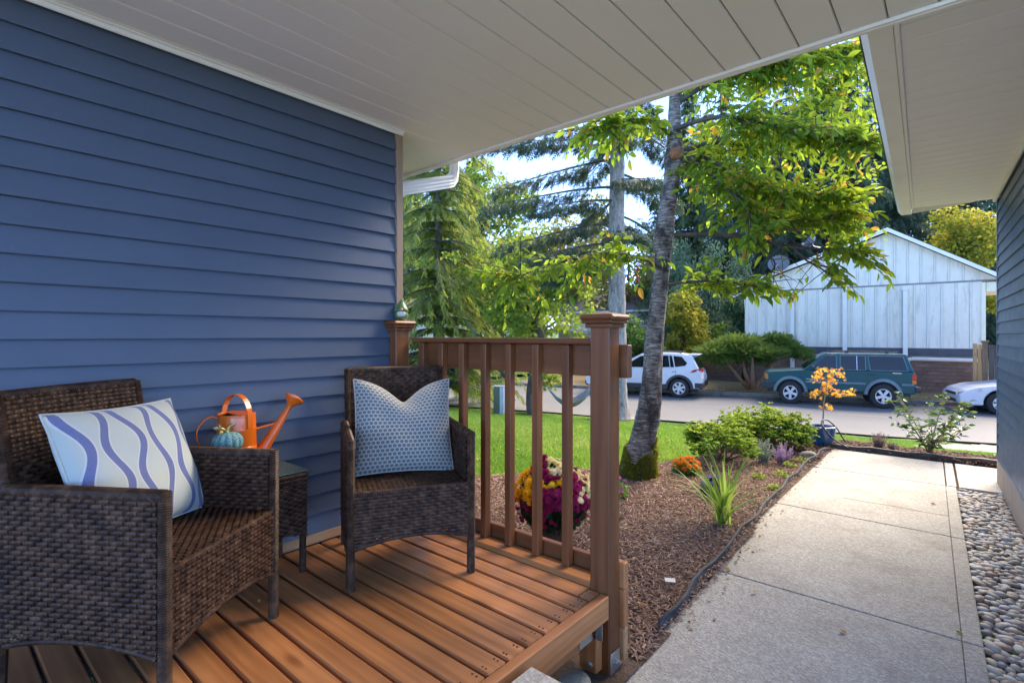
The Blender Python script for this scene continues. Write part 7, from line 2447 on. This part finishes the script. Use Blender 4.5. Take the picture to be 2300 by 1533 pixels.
# potted chrysanthemums behind the railing
pm = thing('potted_chrysanthemum', 'round pot of burgundy, yellow and cream chrysanthemums behind the railing', 'potted plant', (-1.975, 2.73, 0.012))
mb = MB(); mb.lathe([(0, 0), (.105, 0), (.135, .15), (.148, .152), (.152, .19), (.142, .192), (.132, .165), (0, .16)], 32)
mb.build('pot', 'pot_brown', pm, smooth=True, angle=35)
foliage_ball(pm, (0, 0, .32), .22, .215, 5200, 'leaf_mum', 95, zlo=-.95)
g = np.random.default_rng(96)
cnt = 0
more = []
for i in range(4000):
    u = rdir(1, -0.5, 1)[0]
    if u @ np.array([-fx, -fy, 0.35]) < -0.12: continue
    if u[2] < -.1 and g.random() > .25: continue
    q = np.array([0, 0, .34]) + u * np.array([.232, .232, .225]) * (1 + .07 * math.sin(7 * u[0] + 3 * u[2]) + .05 * math.sin(9 * u[1] - 4 * u[2]) + .03 * g.normal())
    if g.random() < .12: continue
    side = u @ np.array([-rx, -ry, 0])        # towards the left of the picture
    fr = u @ np.array([-fx, -fy, 0])
    if side > .6 and u[2] > 0.05 + .25 * g.random() - .2 * side: k_ = 'yellow'
    elif -.3 < side < .45 and fr > .0 and .56 < u[2] + .25 * side < .70: k_ = 'yellow'
    elif (u[2] > .8 and side < .2) or (side < -.55 and u[2] > .12 and g.random() < .75): k_ = 'cream'
    else: k_ = 'purple'
    if cnt < 290:
        bloom(pm, k_, q, u + .3 * g.normal(size=3), g.uniform(.9, 1.35))
    else:
        more.append((k_, q * np.array([.97, .97, .98]), u + .35 * g.normal(size=3), g.uniform(.65, 1.1)))
    cnt += 1
    if cnt >= 900: break
VV, FF, MI, off = [], [], [], 0
kl = ['purple', 'yellow', 'cream']
for k_, q, u, s_ in more:
    me = BM[k_]
    M = Matrix.Translation(q) @ Vector(u).to_track_quat('Z', 'Y').to_matrix().to_4x4() @ Matrix.Diagonal((s_, s_, s_, 1))
    co = np.array([tuple(M @ v.co) for v in me.vertices]); fi = np.array([tuple(p_.vertices) for p_ in me.polygons])
    VV.append(co); FF.append(fi + off); off += len(co); MI += [kl.index(k_)] * len(fi)
o = bulk('small_blooms', np.concatenate(VV), np.concatenate(FF), ['bloom_' + q for q in kl], pm, mi=MI); o['kind'] = 'stuff'
def mound(label, name, c, r, h, kind, n, seed, folmat='leaf_mum', s_=1.0, nf=900):
    t = thing(name, label, 'flowers', c)
    foliage_ball(t, (0, 0, h * .35), r * .9, h * .5, nf, folmat, seed)
    g = np.random.default_rng(seed)
    for i in range(n):
        u = rdir(1, .05, 1)[0]
        bloom(t, kind, np.array([0, 0, h * .4]) + u * np.array([r, r, h * .62]), u + .3 * g.normal(size=3), s_ * g.uniform(.8, 1.2))
    return t
mound('low mound of orange chrysanthemums beside the azalea', 'orange_chrysanthemum', (-2.00, 5.0, 0.02), .135, .17, 'orange', 60, 101, 'leaf_laurel')
mound('small violet aster clump behind the strappy plant', 'violet_aster', (-1.56, 4.50, 0.02), .105, .17, 'violet', 55, 102)
mound('small pink flowers half hidden by the railing post', 'pink_flowers', (-2.20, 3.92, 0.02), .12, .17, 'pink', 14, 103, 'leaf_laurel', 1.0, 260)

# daylily: long arching blades
dl = thing('daylily', 'clump of long arching yellow-green strap leaves beside the path edging', 'plant', (-1.262, 3.84, 0.02))
g = np.random.default_rng(105)
for i in range(46):
    a = g.uniform(0, 6.28); ln = g.uniform(.36, .72); lean = g.uniform(.25, 1.15); w_ = g.uniform(.006, .011)
    hz = np.array([math.cos(a), math.sin(a), 0]); sdv = np.array([-math.sin(a), math.cos(a), 0])
    p = np.array([g.normal(0, .02), g.normal(0, .02), 0]); th_ = g.uniform(.08, .45)
    vs_, fs_ = [], []
    nseg = 9
    for k in range(nseg + 1):
        t = k / nseg
        ww = w_ * (1 - t ** 2.2) * (0.75 + .5 * min(1, t * 3)) + .0004
        for s_, dz in ((-1, .25), (0, 0), (1, .25)): vs_.append(p + sdv * ww * s_ + np.array([0, 0, dz * ww]))
        ang = th_ + lean * t * 1.5
        p = p + (hz * math.sin(ang) + np.array([0, 0, math.cos(ang)])) * ln / nseg
        if p[2] < .012: p[2] = .012
    for k in range(nseg):
        for q in (0, 1): fs_.append((k * 3 + q, k * 3 + q + 1, k * 3 + q + 4, k * 3 + q + 3))
    mb = MB(); mb.add(vs_, fs_); mb.build('leaf', 'leaf_lily', dl, smooth=True)

# heathers: upright feathery spikes
def heather(label, c, kinds, n, h, spread, seed):
    t = thing('heather', label, 'plant', c, group='heathers in the beds')
    g = np.random.default_rng(seed)
    P, d, L = [], [], []
    for i in range(n):
        a = g.uniform(0, 6.28); e = np.array([math.cos(a) * spread * g.random(), math.sin(a) * spread * g.random(), h * g.uniform(.55, 1)])
        b0 = e * np.array([.3, .3, 0])
        for q in np.linspace(.08, 1, 22):
            pp = b0 + (e - b0) * q
            for k in range(3):
                an = g.uniform(0, 6.28)
                P.append(pp); d.append(np.array([math.cos(an), math.sin(an), 1.2])); L.append(.022 * (1.15 - .5 * q))
    P, d, L = np.array(P), np.array(d), np.array(L); n2 = len(P)
    V, Fc, k = leaf_mesh(P, d, g.normal(size=(n2, 3)), L, L * .16, LEAF2)
    bulk('spikes', V, Fc, kinds, t, tint=np.repeat(g.random(n2), k))
    return t
heather('silver-green heather in front of the azaleas', (-1.56, 6.02, 0.01), 'heather_silver', 40, .26, .13, 111)
heather('mauve flowering heather beside the silver one', (-1.40, 6.10, 0.01), 'heather_pink', 34, .23, .14, 112)
heather('dry brown heather in the bark strip beyond the path', (-0.70, 7.72, -0.01), 'heather_brown', 34, .22, .13, 113)
heather('small rust-tipped heather right of the dry brown one', (-0.54, 7.74, -0.02), 'heather_brown', 18, .13, .09, 114)
# small weeds along the edging
for i, (x, y, r) in enumerate(((-1.28, 5.55, .07), (-1.20, 5.0, .05), (-1.25, 6.3, .08), (-1.42, 5.3, .05), (-1.30, 6.0, .06))):
    t = thing('ground_cover_plant', 'tiny light green weed clump in mulch along the grey edging', 'plant', (x, y, 0.02), group='weeds along the edging')
    foliage_ball(t, (0, 0, .02), r, .035, 90, 'leaf_azalea', 120 + i, (.015, .03), 0)

# ------------------------------------------------------------------ blue pot with a young Japanese maple
bp = thing('potted_japanese_maple', 'slender orange-leaved young maple in a glossy blue pot at path end', 'potted plant', (-1.262, 7.56, -0.02))
mb = MB(); mb.lathe([(0, 0), (.098, 0), (.102, .012), (.128, .12), (.140, .20), (.146, .245), (.150, .262), (.140, .266), (.132, .25), (.126, .2), (0, .195)], 36)
mb.build('pot', 'pot_blue', bp, smooth=True, angle=45)
mb = MB(); mb.lathe([(0, .222), (.127, .215)], 20); mb.build('potting_soil', 'soil', bp)
def ap(px, py, dp=6.6): return D(px, py, dp) - Vector((-1.262, 7.56, -0.02))
mb = MB()
stem = spline([Vector((0, 0, .2)), ap(1849, 940), ap(1850, 910), ap(1855, 880), ap(1858, 855), ap(1862, 838)], 4)
branch_tube(mb, [tuple(q) for q in stem], .011, .004, 7)
for a, b in (((1853, 890), (1836, 878)), ((1854, 888), (1900, 878)), ((1851, 905), (1838, 908)), ((1852, 906), (1866, 910)), ((1858, 855), (1832, 846)), ((1860, 848), (1890, 842)), ((1857, 862), (1880, 858))):
    branch_tube(mb, [tuple(ap(*a)), tuple((ap(*a) + ap(*b)) / 2 + Vector((0, 0, .02))), tuple(ap(*b))], .004, .0015, 5)
mb.build('trunk', 'stem_pale', bp, smooth=True)
g = np.random.default_rng(130)
P = []
for px, py, sx_, sy_, m in ((1862, 838, 34, 14, 75), (1845, 848, 20, 10, 30), (1880, 846, 16, 12, 30), (1858, 866, 14, 12, 30), (1835, 884, 13, 9, 26), (1900, 880, 22, 7, 34), (1880, 884, 14, 5, 16), (1846, 912, 13, 5, 12), (1864, 914, 8, 6, 10), (1862, 874, 10, 6, 12)):
    for k in range(m): P.append(tuple(ap(px + sx_ * g.uniform(-1, 1), py + sy_ * g.uniform(-1, 1), 6.6 + g.uniform(-.18, .18))))
P = np.array(P); n2 = len(P); L = g.uniform(.035, .06, n2)
V, Fc, k = leaf_mesh(P, rdir(n2, -.9, .1), rdir(n2, .1, 1), L, L * .42, STAR)
bulk('crown', V, Fc, 'leaf_acer', bp, tint=np.repeat(g.random(n2), k))
# hose looped over the pot
mb = MB()
hp = [D(1800, 992, 6.5), D(1852, 998, 6.3), D(1908, 1000, 6.28), D(1872, 985, 6.33), D(1852, 962, 6.42), D(1845, 948, 6.5), D(1850, 942, 6.55), D(1862, 945, 6.62), D(1880, 962, 6.75), D(1894, 985, 6.85), D(1901, 993, 6.9)]
hp[0].z = hp[1].z = hp[2].z = 0.02; hp[-1].z = -0.03
mb.tube(spline(hp[2:], 8), .0085, 8)
tag(mb.build('garden_hose', 'hose', smooth=True), 'black hose looped over the rim of the blue pot', 'hose')

# ------------------------------------------------------------------ camellia at the path end
cm = thing('camellia_shrub', 'young open camellia shrub with glossy leaves in front of parked cars', 'shrub', (-0.209, 7.74, -0.03))
mb = MB()
g = np.random.default_rng(140)
lv, lf, _ = leaf_mesh([(0, 0, 0)], [(0, 1, 0)], [(0, 0, 1)], [1.0], [0.27], LEAF8)
me = bpy.data.meshes.new('leaf'); me.from_pydata([tuple(q) for q in lv], [], [tuple(q) for q in lf]); me.materials.append(MATS['leaf_camellia'])
for s_ in range(17):
    a = g.uniform(0, 6.28) if s_ > 3 else s_ * 1.6
    rr_ = g.uniform(.15, .5); zt_ = g.uniform(.28, .86) * (1.05 - .35 * rr_)
    e = Vector((math.cos(a) * rr_, math.sin(a) * rr_, zt_))
    if g.random() < .35: e = Vector((rx * .42 * g.choice((-1, 1)), ry * .42 * g.choice((-1, 1)), zt_))
    pts = spline([(0, 0, 0), (e.x * .12, e.y * .12, .14), (e.x * .55, e.y * .55, zt_ * .66), e], 5)
    branch_tube(mb, [tuple(q) for q in pts], .008, .0025, 5)
    for i in range(5, len(pts)):
        for k in range(1 if i < 10 else 2):
            dv = rdir(1, -.55, .35)[0]
            leaf_obj(me, cm, np.array(pts[i]) + .02 * g.normal(size=3), dv, rdir(1, .3, 1)[0], g.uniform(.065, .10))
mb.build('stems', 'stem_pale', cm, smooth=True)

# ------------------------------------------------------------------ small things
mb = MB(); M = Matrix.Translation(D(1505, 1302, 0.0) * 0 + Zp(1505, 1302, 0.045)) @ Matrix.Rotation(R(30), 4, 'Z') @ Matrix.Rotation(R(9), 4, 'X')
mb.cbox(-.028, .028, -.018, .018, 0, .002, .0005, M)
tag(mb.build('paper_tag', 'paper'), 'small white paper tag lying on the mulch', 'tag')
bm = bmesh.new(); bmesh.ops.create_icosphere(bm, subdivisions=3, radius=.06)
for v in bm.verts:
    v.co = v.co * (1 + .15 * math.sin(v.co.x * 40) * math.sin(v.co.y * 35 + 1)); v.co.z *= .6
me = bpy.data.meshes.new('rock'); bm.to_mesh(me); bm.free(); me.materials.append(MATS['rock'])
o = bpy.data.objects.new('rock', me); C.objects.link(o); o.location = Zp(1290, 1530, 0.03)
tag(o, 'small pale stone on the soil under the deck corner', 'stone')
o2 = bpy.data.objects.new('rock', me); C.objects.link(o2); o2.location = Zp(1813, 1022, 0.03); o2.scale = (1.5, 1.2, 1.4)
tag(o2, 'rounded tan stone under the azalea by the edging corner', 'stone')
# fallen leaves
lv, lf, _ = leaf_mesh([(0, 0, 0)], [(0, 1, 0)], [(0, 0, 1)], [1.0], [0.38], LEAF8)
me = bpy.data.meshes.new('fallen_leaf'); me.from_pydata([tuple(q) for q in lv], [], [tuple(q) for q in lf]); me.materials.append(MATS['leaf_fallen'])
g = np.random.default_rng(150)
on_path = [(1700, 1330), (1898, 1422), (2148, 1415), (1622, 1277), (2090, 1130)]
on_mulch = [(1525, 1148), (1410, 1186), (1430, 1352), (1444, 1388), (1434, 1355), (1408, 1428), (1528, 1150), (1575, 1187), (1120, 1150), (1505, 1131), (1404, 1188), (1705, 1060)]
for lst, z, lab, grp in ((on_path, .006, 'small yellow fallen leaf lying on the concrete path', 'fallen leaves on the path'), (on_mulch, .05, 'pale yellow fallen leaf lying on the brown mulch', 'fallen leaves on the mulch')):
    for px, py in lst:
        o = bpy.data.objects.new('fallen_leaf', me); C.objects.link(o); o.location = Zp(px, py, z)
        s_ = g.uniform(.03, .042); o.scale = (s_, s_, s_ * 1.5); o.rotation_euler = (g.uniform(-.4, .4), g.uniform(-.4, .4), g.uniform(0, 6.28))
        tag(o, lab, 'leaf', grp)
o = bpy.data.objects.new('fallen_leaf', me); C.objects.link(o); o.location = Zp(581, 1352, DK + .004); o.scale = (.02, .02, .03); o.rotation_euler = (.3, .2, 1)
tag(o, 'tiny yellow fallen leaf on the deck boards', 'leaf')

# leaf litter: along the far kerb, under the juniper, a little on lawn and path edge
def litter(name, label, pts, L0, mat_='litter'):
    n = len(pts)
    V, Fc, k = leaf_mesh(pts, rdir(n, -.15, .25), unit(np.array([0, 0, 1.0]) + .35 * rdir(n)), rng.uniform(*L0, n), rng.uniform(*L0, n) * .34, LEAF2)
    o = bulk(name, V, Fc, mat_, None, tint=np.repeat(rng.random(n), k))
    return tag(o, label, 'leaf litter', kind='stuff')
a = rng.uniform(-7, 12, 3200); s_ = 21.2 + np.abs(rng.normal(0, .8, 3200)); s_ = np.where(rng.random(3200) < .3, 21.6 - rng.random(3200) * .35, np.maximum(s_, 21.95))
x = ST.x * a + SN.x * s_; y = ST.y * a + SN.y * s_
litter('kerb_leaf_litter', 'orange brown fallen leaves along the far kerb and under the juniper', np.column_stack([x, y, np.where(s_ < 21.75, -.943, -.79)]), (.05, .12))
q = scatter(LAWN, 420, lambda x, y: lawn_ok(x, y) * 1.0)
litter('lawn_leaf_litter', 'scattered small dry leaves on the green lawn', np.column_stack([q, gz(q[:, 0], q[:, 1]) + .03]), (.025, .06))
yy = rng.uniform(2.4, 7.2, 260); xx = np.array([float(lx(v)) for v in yy]) + .01 + np.abs(rng.normal(0, .05, 260))
litter('path_debris', 'bits of bark mulch strewn along the left edge of the path', np.column_stack([xx, yy, np.full(260, .004)]), (.008, .03), 'mulch_chip')
